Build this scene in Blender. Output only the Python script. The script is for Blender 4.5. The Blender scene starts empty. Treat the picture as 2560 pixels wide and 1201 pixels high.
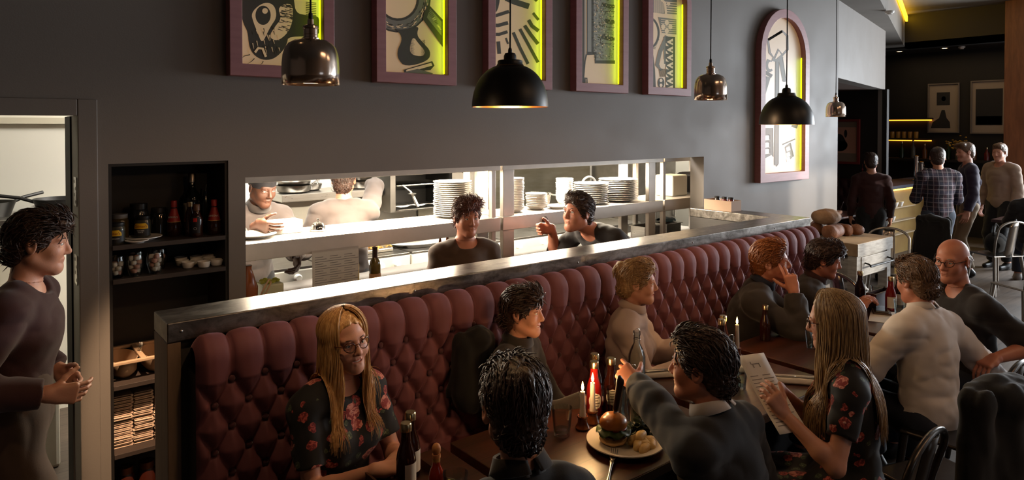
import bpy, math, random
import numpy as np
from mathutils import Vector, Matrix, Euler
random.seed(7)
rng = np.random.default_rng(7)
SC = bpy.context.scene
COL = SC.collection
PI = math.pi
R = math.radians

def lin(h):
    if isinstance(h, str):
        h = h.lstrip('#'); c = [int(h[i:i+2], 16)/255 for i in (0, 2, 4)]
    else: c = h
    return tuple(x/12.92 if x <= .04045 else ((x+.055)/1.055)**2.4 for x in c) + (1.0,)

# ------------------------------------------------------------------ materials
MATS = {}
class NT:
    def __init__(s, name):
        s.m = bpy.data.materials.new(name); s.m.use_nodes = True
        s.t = s.m.node_tree; s.t.nodes.clear()
        s.out = s.n('ShaderNodeOutputMaterial')
        s.b = s.n('ShaderNodeBsdfPrincipled')
        s.l(s.b.outputs[0], s.out.inputs[0])
    def n(s, t, **k):
        x = s.t.nodes.new(t)
        for a, v in k.items(): setattr(x, a, v)
        return x
    def l(s, a, b): s.t.links.new(a, b)
    def coord(s, which='Object', scale=(1, 1, 1), loc=(0, 0, 0), rot=(0, 0, 0)):
        c = s.n('ShaderNodeTexCoord'); m = s.n('ShaderNodeMapping')
        m.inputs['Scale'].default_value = scale; m.inputs['Location'].default_value = loc
        m.inputs['Rotation'].default_value = rot
        s.l(c.outputs[which], m.inputs[0]); return m.outputs[0]
    def noise(s, v, scale, detail=3, rough=.55, dist=0):
        x = s.n('ShaderNodeTexNoise'); s.l(v, x.inputs['Vector'])
        x.inputs['Scale'].default_value = scale; x.inputs['Detail'].default_value = detail
        x.inputs['Roughness'].default_value = rough; x.inputs['Distortion'].default_value = dist
        return x.outputs['Fac']
    def ramp(s, f, stops, interp='LINEAR'):
        x = s.n('ShaderNodeValToRGB'); s.l(f, x.inputs[0]); e = x.color_ramp.elements
        x.color_ramp.interpolation = interp
        while len(e) < len(stops): e.new(.5)
        for i, (p, c) in enumerate(stops):
            e[i].position = p; e[i].color = lin(c) if isinstance(c, str) else (c, c, c, 1)
        return x.outputs[0]
    def mix(s, f, a, b, mode='MIX'):
        x = s.n('ShaderNodeMix', data_type='RGBA', blend_type=mode)
        for v, i in ((f, 0), (a, 6), (b, 7)):
            if hasattr(v, 'links'): s.l(v, x.inputs[i])
            elif i == 0: x.inputs[0].default_value = v
            else: x.inputs[i].default_value = lin(v) if isinstance(v, str) else v
        return x.outputs[2]
    def math(s, op, a, b=0, c=0):
        x = s.n('ShaderNodeMath', operation=op)
        for v, i in ((a, 0), (b, 1), (c, 2)):
            if hasattr(v, 'links'): s.l(v, x.inputs[i])
            else: x.inputs[i].default_value = v
        return x.outputs[0]
    def bump(s, h, strength=.3, dist=.01):
        x = s.n('ShaderNodeBump'); s.l(h, x.inputs['Height'])
        x.inputs['Strength'].default_value = strength; x.inputs['Distance'].default_value = dist
        s.l(x.outputs[0], s.b.inputs['Normal'])
    def set(s, **k):
        for a, v in k.items():
            i = s.b.inputs[a.replace('_', ' ')]
            if hasattr(v, 'links'): s.l(v, i)
            elif isinstance(v, str): i.default_value = lin(v)
            else: i.default_value = v
        return s

def mat(name, col, rough=.5, metal=0, var=None, vs=8, stretch=(1, 1, 1), bump=0, bs=60, bd=.004,
        trans=0, ior=1.45, sheen=0, coat=0, emit=None, es=0, spec=.5, sss=0, aniso=0, rvar=0):
    if name in MATS: return MATS[name]
    s = NT(name); v = None
    s.set(Roughness=rough, Metallic=metal, IOR=ior)
    s.b.inputs['Specular IOR Level'].default_value = spec
    if var:
        v = s.coord('Object', stretch)
        c = s.mix(s.ramp(s.noise(v, vs, 5), [(.3, 0.0), (.7, 1.0)]), col, var)
        s.l(c, s.b.inputs['Base Color'])
    else: s.b.inputs['Base Color'].default_value = lin(col)
    if rvar:
        v = v or s.coord('Object', stretch)
        f = s.noise(v, vs*1.7, 4)
        s.l(s.math('ADD', s.math('MULTIPLY', f, rvar*2), rough-rvar), s.b.inputs['Roughness'])
    if bump:
        v = v or s.coord('Object', stretch)
        s.bump(s.noise(v, bs, 4), bump, bd)
    if trans: s.b.inputs['Transmission Weight'].default_value = trans
    if sheen: s.b.inputs['Sheen Weight'].default_value = sheen
    if coat: s.b.inputs['Coat Weight'].default_value = coat; s.b.inputs['Coat Roughness'].default_value = .1
    if sss:
        s.b.inputs['Subsurface Weight'].default_value = sss
        s.b.inputs['Subsurface Radius'].default_value = (.012, .005, .003)
    if emit: s.b.inputs['Emission Color'].default_value = lin(emit); s.b.inputs['Emission Strength'].default_value = es
    MATS[name] = s.m
    return s.m

def glass(name, col='#f3f6f4', rough=0.0, ior=1.45):
    """clear glass that lets light through to what stands behind it"""
    if name in MATS: return MATS[name]
    s = NT(name)
    tr = s.n('ShaderNodeBsdfTransparent'); tr.inputs[0].default_value = lin(col); gl = s.n('ShaderNodeBsdfGlossy'); gl.inputs['Roughness'].default_value = .02+rough
    lw = s.n('ShaderNodeLayerWeight'); lw.inputs['Blend'].default_value = .22; mx = s.n('ShaderNodeMixShader')
    s.l(s.math('ADD', s.math('MULTIPLY', lw.outputs['Fresnel'], .75), .03), mx.inputs[0]); s.l(tr.outputs[0], mx.inputs[1]); s.l(gl.outputs[0], mx.inputs[2]); s.l(mx.outputs[0], s.out.inputs[0])
    MATS[name] = s.m
    return s.m

# ------------------------------------------------------------------ mesh builder
class MB:
    def __init__(s): s.v = []; s.f = []; s.m = []; s.mi = 0; s.M = None
    def add(s, vs, fs):
        o = len(s.v)
        for p in vs:
            p = Vector(p)
            if s.M is not None: p = s.M @ p
            s.v.append(tuple(p))
        for f in fs: s.f.append(tuple(i+o for i in f)); s.m.append(s.mi)
        return s
    def mat(s, i): s.mi = i; return s
    def tf(s, M=None): s.M = M; return s
    def box(s, x0, y0, z0, x1, y1, z1):
        x0, x1 = sorted((x0, x1)); y0, y1 = sorted((y0, y1)); z0, z1 = sorted((z0, z1))
        v = [(x, y, z) for x in (x0, x1) for y in (y0, y1) for z in (z0, z1)]
        return s.add(v, [(0, 1, 3, 2), (4, 6, 7, 5), (0, 4, 5, 1), (2, 3, 7, 6), (0, 2, 6, 4), (1, 5, 7, 3)])
    def lathe(s, prof, c=(0, 0, 0), n=24):
        vs = []; fs = []; rings = []
        for r, z in prof:
            if r < 1e-6: rings.append([len(vs)]); vs.append((c[0], c[1], c[2]+z))
            else:
                rings.append(list(range(len(vs), len(vs)+n)))
                vs += [(c[0]+r*math.cos(2*PI*i/n), c[1]+r*math.sin(2*PI*i/n), c[2]+z) for i in range(n)]
        for a, b in zip(rings, rings[1:]):
            for i in range(n):
                j = (i+1) % n
                if len(a) == 1 and len(b) == 1: continue
                if len(a) == 1: fs.append((a[0], b[j], b[i]))
                elif len(b) == 1: fs.append((a[i], a[j], b[0]))
                else: fs.append((a[i], a[j], b[j], b[i]))
        return s.add(vs, fs)
    def tube(s, pts, r, n=8, caps=True, flat=1.0, closed=False):
        pts = [Vector(p) for p in pts]; k = len(pts)
        rs = r if hasattr(r, '__len__') else [r]*k
        vs = []; fs = []; up = None
        for i, p in enumerate(pts):
            if closed: t = (pts[(i+1) % k]-pts[i-1])
            else: t = (pts[min(i+1, k-1)]-pts[max(i-1, 0)])
            if t.length < 1e-9: t = Vector((0, 0, 1))
            t.normalize()
            if up is None:
                up = Vector((0, 0, 1)) if abs(t.z) < .9 else Vector((1, 0, 0))
            up = (up-t*up.dot(t))
            if up.length < 1e-6: up = t.orthogonal()
            up.normalize(); sd = t.cross(up)
            for j in range(n):
                a = 2*PI*j/n
                vs.append(p+(up*math.cos(a)*flat+sd*math.sin(a))*rs[i])
        m = k if closed else k-1
        for i in range(m):
            for j in range(n):
                a = i*n+j; b = i*n+(j+1) % n; i2 = (i+1) % k
                fs.append((a, b, i2*n+(j+1) % n, i2*n+j))
        if caps and not closed:
            fs.append(tuple(range(n))[::-1]); fs.append(tuple((k-1)*n+j for j in range(n)))
        return s.add(vs, fs)
    def ell(s, c, r, nu=16, nv=10):
        r = r if hasattr(r, '__len__') else (r, r, r)
        vs = [(c[0], c[1], c[2]-r[2])]; fs = []
        for i in range(1, nv):
            t = -PI/2+PI*i/nv
            for j in range(nu):
                a = 2*PI*j/nu
                vs.append((c[0]+r[0]*math.cos(t)*math.cos(a), c[1]+r[1]*math.cos(t)*math.sin(a), c[2]+r[2]*math.sin(t)))
        vs.append((c[0], c[1], c[2]+r[2])); L = len(vs)-1
        for j in range(nu):
            k = (j+1) % nu
            fs.append((0, 1+k, 1+j)); fs.append((L, 1+(nv-2)*nu+j, 1+(nv-2)*nu+k))
            for i in range(nv-2):
                a = 1+i*nu
                fs.append((a+j, a+k, a+nu+k, a+nu+j))
        return s.add(vs, fs)
    def prism(s, poly, y0, y1, axis='y'):
        """polygon in (x,z) pulled along y; axis 'z': polygon in (x,y) pulled along z; 'x': (y,z) along x"""
        n = len(poly)
        f = {'y': lambda a, b, h: (a, h, b), 'z': lambda a, b, h: (a, b, h), 'x': lambda a, b, h: (h, a, b)}[axis]
        v = [f(a, b, y0) for a, b in poly]+[f(a, b, y1) for a, b in poly]
        fs = [tuple(range(n)), tuple(range(2*n-1, n-1, -1))]+[(i, i+n, (i+1) % n+n, (i+1) % n) for i in range(n)]
        return s.add(v, fs)
    def grid(s, P):
        """P: rows x cols array of points"""
        h, w = len(P), len(P[0]); vs = [p for row in P for p in row]
        return s.add(vs, [(i*w+j, i*w+j+1, (i+1)*w+j+1, (i+1)*w+j) for i in range(h-1) for j in range(w-1)])
    def build(s, name, mats, parent=None, loc=(0, 0, 0), rot=0, bevel=0, seg=2, smooth=35, sub=0, solid=0):
        me = bpy.data.meshes.new(name); me.from_pydata(s.v, [], s.f)
        if not isinstance(mats, (list, tuple)): mats = [mats]
        for m in mats: me.materials.append(m)
        if len(mats) > 1: me.polygons.foreach_set('material_index', s.m)
        fix_normals(me)
        if smooth:
            me.polygons.foreach_set('use_smooth', [True]*len(me.polygons))
            if smooth < 180: me.set_sharp_from_angle(angle=R(smooth))
        o = bpy.data.objects.new(name, me); COL.objects.link(o)
        o.location = loc; o.rotation_euler = rot if hasattr(rot, '__len__') else (0, 0, rot)
        if parent: o.parent = parent
        if solid:
            q = o.modifiers.new('solid', 'SOLIDIFY'); q.thickness = solid; q.offset = 0
        if sub:
            q = o.modifiers.new('sub', 'SUBSURF'); q.levels = sub; q.render_levels = sub
        if bevel:
            q = o.modifiers.new('bevel', 'BEVEL'); q.width = bevel; q.segments = seg; q.limit_method = 'ANGLE'
            q.angle_limit = R(40); q.harden_normals = False
        return o

import bmesh
def fix_normals(me):
    if len(me.polygons) > 60000: return
    b = bmesh.new(); b.from_mesh(me); bmesh.ops.recalc_face_normals(b, faces=b.faces); b.to_mesh(me); b.free()

def tag(o, label=None, cat=None, group=None, kind=None):
    if label: o['label'] = label
    if cat: o['category'] = cat
    if group: o['group'] = group
    if kind: o['kind'] = kind
    return o
def thing(name, label, cat, loc=(0, 0, 0), rot=0, group=None):
    o = bpy.data.objects.new(name, None); COL.objects.link(o); o.empty_display_size = .05
    o.location = loc; o.rotation_euler = rot if hasattr(rot, '__len__') else (0, 0, rot)
    return tag(o, label, cat, group)
def dup(o, loc=None, rot=None, label=None, group=None, parent=None):
    c = o.copy(); COL.objects.link(c)
    if parent is not None: c.parent = parent
    if loc is not None: c.location = loc
    if rot is not None: c.rotation_euler = rot if hasattr(rot, '__len__') else (0, 0, rot)
    if label: c['label'] = label
    if group: c['group'] = group
    for ch in list(o.children): dup(ch, parent=c)
    return c
def struct(o): o['kind'] = 'structure'; return o
ORD = ['lowest', 'second', 'third', 'fourth', 'fifth', 'sixth', 'seventh', 'eighth', 'ninth', 'tenth', 'eleventh', 'twelfth',
       'thirteenth', 'fourteenth', 'fifteenth', 'sixteenth', 'seventeenth', 'eighteenth', 'nineteenth', 'twentieth']
def ordlab(i, n, what):
    return f'{what}, topmost of its pile' if i == n-1 else (f'{what}, lowest of its pile' if i == 0 else f'{what}, {ORD[i]} up from the bottom')

def text_mesh(body, size, mat_, name, parent=None, loc=(0, 0, 0), rot=(PI/2, 0, 0), ext=.0004, wrap=None, align='CENTER'):
    """lettering as a mesh; wrap = radius bends it round a cylinder standing on its local z (front faces -y)"""
    cu = bpy.data.curves.new(name, 'FONT'); cu.body = body; cu.size = size; cu.extrude = ext
    cu.align_x = align; cu.align_y = 'CENTER'
    o = bpy.data.objects.new(name, cu); COL.objects.link(o)
    dg = bpy.context.evaluated_depsgraph_get(); me = bpy.data.meshes.new_from_object(o.evaluated_get(dg))
    bpy.data.objects.remove(o)
    if wrap:
        for v in me.vertices:
            a = v.co.x/wrap; r = wrap+v.co.z
            v.co = Vector((r*math.sin(a), v.co.y, r*math.cos(a)))
    me.materials.clear(); me.materials.append(mat_)
    o = bpy.data.objects.new(name, me); COL.objects.link(o)
    o.location = loc; o.rotation_euler = rot
    if parent: o.parent = parent
    return o

# ------------------------------------------------------------------ implicit surfaces (bodies, clothes, food)
def vnoise(p, seed=0):
    q = np.floor(p).astype(np.int64); f = (p-q).astype(np.float32); f = f*f*(3-2*f)
    def h(i, j, k):
        n = (q[:, 0]+i)*73856093 ^ (q[:, 1]+j)*19349663 ^ (q[:, 2]+k)*83492791 ^ (seed*2654435761)
        n = (n ^ (n >> 13))*1274126177 & 0x7fffffff
        n = (n ^ (n >> 16)) & 0xffff
        return n.astype(np.float32)/32768.0-1.0
    x, y, z = f[:, 0], f[:, 1], f[:, 2]
    def L(a, b, t): return a+(b-a)*t
    return L(L(L(h(0,0,0), h(1,0,0), x), L(h(0,1,0), h(1,1,0), x), y), L(L(h(0,0,1), h(1,0,1), x), L(h(0,1,1), h(1,1,1), x), y), z)

V3 = lambda p: np.array(p, dtype=np.float32)
def RC(a, b, ra, rb, k=.02, cap=None): return dict(t='rc', a=V3(a), b=V3(b), ra=ra, rb=rb, k=k, cap=cap, s=1)
def EL(c, r, k=.02, M=None): return dict(t='el', a=V3(c), r=V3(r), k=k, M=None if M is None else np.array(M, dtype=np.float32)[:3, :3], s=1)
def SUB(o): o = dict(o); o['s'] = -1; return o
def grow(ops, d): 
    out = []
    for o in ops:
        o = dict(o)
        if o['t'] == 'rc': o['ra'] += d; o['rb'] += d
        else: o['r'] = o['r']+d
        out.append(o)
    return out
def _bb(o):
    if o['t'] == 'rc':
        return np.minimum(o['a']-o['ra'], o['b']-o['rb']), np.maximum(o['a']+o['ra'], o['b']+o['rb'])
    m = float(o['r'].max()) if o['M'] is not None else o['r']
    return o['a']-m, o['a']+m

def sdf_mesh(ops, res, lo=None, hi=None, noise=None, clip=None):
    """smooth union of the ops, meshed with surface nets; noise = (amp, freq xyz, ridge?) list; clip = list of (point, normal) kept where dot<=0"""
    if lo is None:
        bl = np.min([_bb(o)[0] for o in ops if o['s'] > 0], axis=0)-4*res
        bh = np.max([_bb(o)[1] for o in ops if o['s'] > 0], axis=0)+4*res
    else: bl, bh = V3(lo), V3(hi)
    n = np.maximum(np.ceil((bh-bl)/res).astype(int)+1, 4)
    ax = [(bl[i]+res*np.arange(n[i])).astype(np.float32) for i in range(3)]
    F = np.full(n, .2, np.float32)
    for o in ops:
        a, b = _bb(o); m = o['k']+3*res
        i0 = np.clip(np.floor((a-m-bl)/res).astype(int), 0, n); i1 = np.clip(np.ceil((b+m-bl)/res).astype(int)+1, 0, n)
        if np.any(i1 <= i0): continue
        X = ax[0][i0[0]:i1[0], None, None]; Y = ax[1][None, i0[1]:i1[1], None]; Z = ax[2][None, None, i0[2]:i1[2]]
        if o['t'] == 'rc':
            d = o['b']-o['a']; L2 = max(float(d@d), 1e-9)
            px, py, pz = X-o['a'][0], Y-o['a'][1], Z-o['a'][2]
            h = np.clip((px*d[0]+py*d[1]+pz*d[2])/L2, 0, 1)
            D = np.sqrt((px-h*d[0])**2+(py-h*d[1])**2+(pz-h*d[2])**2)-(o['ra']+(o['rb']-o['ra'])*h)
            if o['cap'] is not None:
                nn = d/math.sqrt(L2)
                D = np.maximum(D, (X-o['b'][0])*nn[0]+(Y-o['b'][1])*nn[1]+(Z-o['b'][2])*nn[2]-o['cap'])
        else:
            px, py, pz = X-o['a'][0], Y-o['a'][1], Z-o['a'][2]
            if o['M'] is not None:
                M = o['M']
                px, py, pz = [M[0, i]*px+M[1, i]*py+M[2, i]*pz for i in range(3)]
            r = o['r']
            k0 = np.sqrt((px/r[0])**2+(py/r[1])**2+(pz/r[2])**2); k1 = np.sqrt((px/r[0]**2)**2+(py/r[1]**2)**2+(pz/r[2]**2)**2)+1e-9
            D = k0*(k0-1)/k1
        S = F[i0[0]:i1[0], i0[1]:i1[1], i0[2]:i1[2]]
        k = o['k']
        if o['s'] > 0:
            q = np.maximum(k-np.abs(S-D), 0)/k if k > 0 else 0
            S[...] = np.minimum(S, D)-q*q*k*.25
        else:
            D = -D; q = np.maximum(k-np.abs(S-D), 0)/k if k > 0 else 0
            S[...] = np.maximum(S, D)+q*q*k*.25
    if noise:
        m = np.abs(F) < .04; ii = np.argwhere(m); P = bl+res*ii
        add = np.zeros(len(ii), np.float32)
        for sd, (amp, fr, ridge) in enumerate(noise):
            v = vnoise(P*np.array(fr), sd+3)
            add += amp*((1-2*np.abs(v)) if ridge else v)
        F[m] += add
    if clip:
        for p, nn in clip:
            D = (ax[0][:, None, None]-p[0])*nn[0]+(ax[1][None, :, None]-p[1])*nn[1]+(ax[2][None, None, :]-p[2])*nn[2]
            np.maximum(F, D, out=F)
    return surfnet(F, bl, res)

def surfnet(F, bl, res):
    I = F < 0
    n = F.shape; s = np.zeros((n[0]-1, n[1]-1, n[2]-1), np.int8)
    cs = [(i, j, k) for i in (0, 1) for j in (0, 1) for k in (0, 1)]
    for i, j, k in cs: s += I[i:n[0]-1+i, j:n[1]-1+j, k:n[2]-1+k]
    act = np.argwhere((s > 0) & (s < 8))
    idx = np.full(s.shape, -1, np.int64); idx[tuple(act.T)] = np.arange(len(act))
    acc = np.zeros((len(act), 3), np.float32); cnt = np.zeros(len(act), np.float32)
    for a in cs:
        for axn in range(3):
            if a[axn]: continue
            b = list(a); b[axn] = 1
            fa = F[act[:, 0]+a[0], act[:, 1]+a[1], act[:, 2]+a[2]]; fb = F[act[:, 0]+b[0], act[:, 1]+b[1], act[:, 2]+b[2]]
            c = (fa < 0) != (fb < 0); t = np.where(c, fa/np.where(c, fa-fb, 1), 0)
            p = np.tile(np.array(a, np.float32), (len(act), 1)); p[:, axn] += t
            acc += p*c[:, None]; cnt += c
    V = bl+res*(act+acc/cnt[:, None])
    fs = []
    for axn in range(3):
        u, v = [(1, 2), (2, 0), (0, 1)][axn]
        sl0 = [slice(1, -1)]*3; sl0[axn] = slice(0, -1); sl1 = [slice(1, -1)]*3; sl1[axn] = slice(1, None)
        A = I[tuple(sl0)]; B = I[tuple(sl1)]
        e = np.argwhere(A != B)
        if not len(e): continue
        fl = A[tuple(e.T)]
        e = e+np.array([1 if i != axn else 0 for i in range(3)])
        def g(du, dv):
            c = e.copy(); c[:, u] -= du; c[:, v] -= dv; return idx[c[:, 0], c[:, 1], c[:, 2]]
        q = np.stack([g(1, 1), g(0, 1), g(0, 0), g(1, 0)], 1)
        q[~fl] = q[~fl][:, ::-1]; fs.append(q)
    Fq = np.concatenate(fs) if fs else np.zeros((0, 4), np.int64)
    return V.astype(np.float32), Fq[(Fq >= 0).all(1)]

def np_object(name, parts, mats, parent=None, loc=(0, 0, 0), attr=None):
    """parts = list of (V, F, material index); joins them to one smooth mesh object"""
    Vs = np.concatenate([p[0] for p in parts]); off = 0; Fs = []; mi = []
    for V, F, m in parts:
        Fs.append(F+off); off += len(V); mi.append(np.full(len(F), m))
    Fs = np.concatenate(Fs).astype(np.int32); mi = np.concatenate(mi).astype(np.int32)
    me = bpy.data.meshes.new(name); k = Fs.shape[1]
    me.vertices.add(len(Vs)); me.vertices.foreach_set('co', Vs.astype(np.float32).ravel())
    me.loops.add(Fs.size); me.loops.foreach_set('vertex_index', Fs.ravel())
    me.polygons.add(len(Fs)); me.polygons.foreach_set('loop_start', np.arange(0, Fs.size, k, dtype=np.int32))
    me.polygons.foreach_set('material_index', mi)
    me.polygons.foreach_set('use_smooth', np.ones(len(Fs), bool))
    if attr is not None:
        for nm, arr in attr.items():
            a = me.attributes.new(nm, 'FLOAT', 'POINT'); a.data.foreach_set('value', arr.astype(np.float32))
    me.update(calc_edges=True); me.validate()
    for m in (mats if isinstance(mats, (list, tuple)) else [mats]): me.materials.append(m)
    o = bpy.data.objects.new(name, me); COL.objects.link(o); o.location = loc
    if parent: o.parent = parent
    return o
# ------------------------------------------------------------------ people
def nrm(v): v = np.asarray(v, float); return v/(np.linalg.norm(v)+1e-9)
def ik(S, W, l1, l2, hint):
    d = W-S; L = np.linalg.norm(d); mx = (l1+l2)*.998
    if L > mx: W = S+d/L*mx; d = W-S; L = mx
    a = (l1*l1-l2*l2+L*L)/(2*L); h = math.sqrt(max(l1*l1-a*a, 0)); u = d/L
    p = np.asarray(hint, float); p = p-u*p.dot(u); p = nrm(p)
    return S+u*a+p*h, W

def skin_mat(name, col, dark, lip):
    if name in MATS: return MATS[name]
    s = NT(name); v = s.coord('Object'); f = s.noise(v, 14, 3)
    c = s.mix(f, col, dark)
    a = s.n('ShaderNodeAttribute', attribute_name='lip'); c = s.mix(a.outputs['Fac'], c, lip)
    b = s.n('ShaderNodeAttribute', attribute_name='stubble'); c = s.mix(b.outputs['Fac'], c, dark)
    s.set(Base_Color=c, Roughness=.48); s.bump(s.noise(v, 260, 2), .12, .002)
    s.b.inputs['Subsurface Weight'].default_value = .12
    s.b.inputs['Subsurface Radius'].default_value = (.01, .004, .002)
    MATS[name] = s.m; return s.m

def hair_mat(name, a, b, stretch=(60, 60, 6)):
    if name in MATS: return MATS[name]
    s = NT(name); v = s.coord('Object', stretch)
    c = s.mix(s.ramp(s.noise(v, 3, 3), [(.3, 0.0), (.7, 1.0)]), a, b)
    s.set(Base_Color=c, Roughness=.42); s.bump(s.noise(v, 4, 2), .5, .004)
    MATS[name] = s.m; return s.m

def cloth_mat(name, col, var=None, wb=500, rough=.85, sheen=.15):
    if name in MATS: return MATS[name]
    s = NT(name); v = s.coord('Object')
    c = s.mix(s.noise(v, 9, 4), col, var or col)
    s.set(Base_Color=c, Roughness=rough, Sheen_Weight=sheen)
    s.bump(s.noise(v, wb, 2), .15, .002)
    MATS[name] = s.m; return s.m

def floral_mat(name):
    s = NT(name); v0 = s.coord('Object')
    w = s.n('ShaderNodeTexNoise'); s.l(v0, w.inputs['Vector']); w.inputs['Scale'].default_value = 38; w.inputs['Detail'].default_value = 2
    v = s.n('ShaderNodeVectorMath', operation='MULTIPLY_ADD')
    s.l(w.outputs['Color'], v.inputs[0]); v.inputs[1].default_value = (.022, .022, .022); s.l(v0, v.inputs[2])
    col = '#070608'
    for sc, rad, cols, keep, off in ((11, .36, ('#d98f7e', '#8c2f2c', '#e0a898'), .72, 0), (17, .34, ('#c45c50', '#701f22', '#d3a191'), .6, 3.3), (23, .3, ('#566145', '#2c3828', '#7a8465'), .45, 7.7)):
        m = s.n('ShaderNodeMapping'); s.l(v.outputs[0], m.inputs[0]); m.inputs['Location'].default_value = (off, off*.7, off*.3)
        x = s.n('ShaderNodeTexVoronoi'); s.l(m.outputs[0], x.inputs['Vector']); x.inputs['Scale'].default_value = sc; x.inputs['Randomness'].default_value = .8
        pet = s.noise(m.outputs[0], sc*5, 2, .5, 1.2)
        c = s.mix(s.ramp(pet, [(.42, 0.0), (.56, 1.0)]), cols[0], cols[1])
        c = s.mix(s.math('LESS_THAN', x.outputs['Distance'], rad*.28), c, cols[2])
        sep = s.n('ShaderNodeSeparateColor'); s.l(x.outputs['Color'], sep.inputs[0])
        on = s.math('MULTIPLY', s.math('LESS_THAN', x.outputs['Distance'], rad), s.math('LESS_THAN', sep.outputs[0], keep))
        col = s.mix(on, col, c)
    s.set(Base_Color=col, Roughness=.8, Sheen_Weight=.1)
    MATS[name] = s.m; return s.m

def plaid_mat(name):
    s = NT(name); v = s.coord('Object'); sp = s.n('ShaderNodeSeparateXYZ'); s.l(v, sp.inputs[0])
    def band(o, f, th): return s.math('GREATER_THAN', s.math('SINE', s.math('MULTIPLY', o, f)), th)
    c = s.mix(s.math('MULTIPLY', band(sp.outputs[0], 62, .2), .6), '#1b1b2a', '#4a2c38')
    c = s.mix(s.math('MULTIPLY', band(sp.outputs[2], 62, .2), .6), c, '#2c3048')
    c = s.mix(s.math('MULTIPLY', band(sp.outputs[2], 124, .93), .7), c, '#8d8790')
    c = s.mix(s.math('MULTIPLY', band(sp.outputs[0], 124, .93), .7), c, '#8d8790')
    s.set(Base_Color=c, Roughness=.85); MATS[name] = s.m; return s.m

SK = skin_mat('skin_fair', '#d9a58b', '#c98a70', '#b0504e')
SKR = skin_mat('skin_ruddy', '#cf8f74', '#b06a52', '#a3574e')
SKD = skin_mat('skin_dark', '#5d3a2a', '#452a1e', '#53302a')
EYEW = mat('eye_white', '#e6e0da', .2); EYEI = mat('eye_iris', '#2d3a3c', .1); TEETH = mat('teeth', '#efe9df', .25)

def hand_ops(side, W, d, n, curl, k, spread=.12, point=None):
    """side +1 right / -1 left; W wrist, d finger direction, n palm-facing normal"""
    d = nrm(d); n = nrm(np.asarray(n, float)-d*np.dot(n, d)); t = np.cross(d, n)*side    # towards the thumb
    P = lambda a, b, c: W+(d*a+t*b+n*c)*k
    palm = []; ops = []
    for b0, b1, r in ((.018, .031, .0125), (.006, .0105, .0128), (-.008, -.0105, .0122), (-.019, -.030, .0112)):
        palm.append(RC(P(.0, b0*.75, 0), P(.082, b1, 0), .0155*k, r*k, .02*k))
    palm.append(EL(P(.03, .022, .008), (.016*k, .016*k, .016*k), .02*k))       # ball of the thumb
    palm.append(EL(P(.035, -.022, .006), (.014*k,)*3, .02*k))
    fing = []
    for i, (b, ls, r) in enumerate(((.031, (.043, .026, .021), .0092), (.0105, (.047, .030, .022), .0095), (-.0105, (.044, .028, .021), .0090), (-.030, (.034, .021, .018), .0080))):
        c = curl[i] if hasattr(curl, '__len__') else curl*(1+.12*(i-1))
        p = P(.082, b, 0); a = .12; sp = spread*(1.5-i)*.5*(1-c)
        for L, da, rr in zip(ls, (1.15, 1.45, .9), (1, .92, .82)):
            a += c*da
            q = p+(d*math.cos(a)*math.cos(sp)+n*math.sin(a)+t*math.sin(sp)*math.cos(a))*L*k
            fing.append(RC(p, q, r*rr*k, r*rr*.9*k, .002)); p = q
    cth = curl[4] if hasattr(curl, '__len__') and len(curl) > 4 else .4
    p = P(.022, .024, .006); u = nrm(d*.55+t*.75+n*(.25+.5*cth))
    for L, r, bend in ((.038, .0125, .0), (.032, .0105, .28), (.025, .009, .3)):
        u = nrm(u+(d*.5-t*.55+n*.35)*bend*(.5+cth)); q = p+u*L*k
        fing.append(RC(p, q, r*k, r*.88*k, .006)); p = q
    return palm, fing

def sd_pt(p, ops):
    best = 1e9; g = None
    for o in ops:
        if o['t'] == 'rc':
            d = o['b']-o['a']; h = min(max(float((p-o['a'])@d)/max(float(d@d), 1e-9), 0), 1); v = p-o['a']-h*d
            D = np.linalg.norm(v)-(o['ra']+(o['rb']-o['ra'])*h); gg = v
        else:
            v = p-o['a']; M = o['M']; l = v if M is None else M.T@v; r = o['r']
            k0 = np.linalg.norm(l/r); k1 = np.linalg.norm(l/r**2)+1e-9; D = k0*(k0-1)/k1
            gg = l/r**2; gg = gg if M is None else M@gg
        if D < best: best = D; g = gg
    return best, nrm(g)

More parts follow.
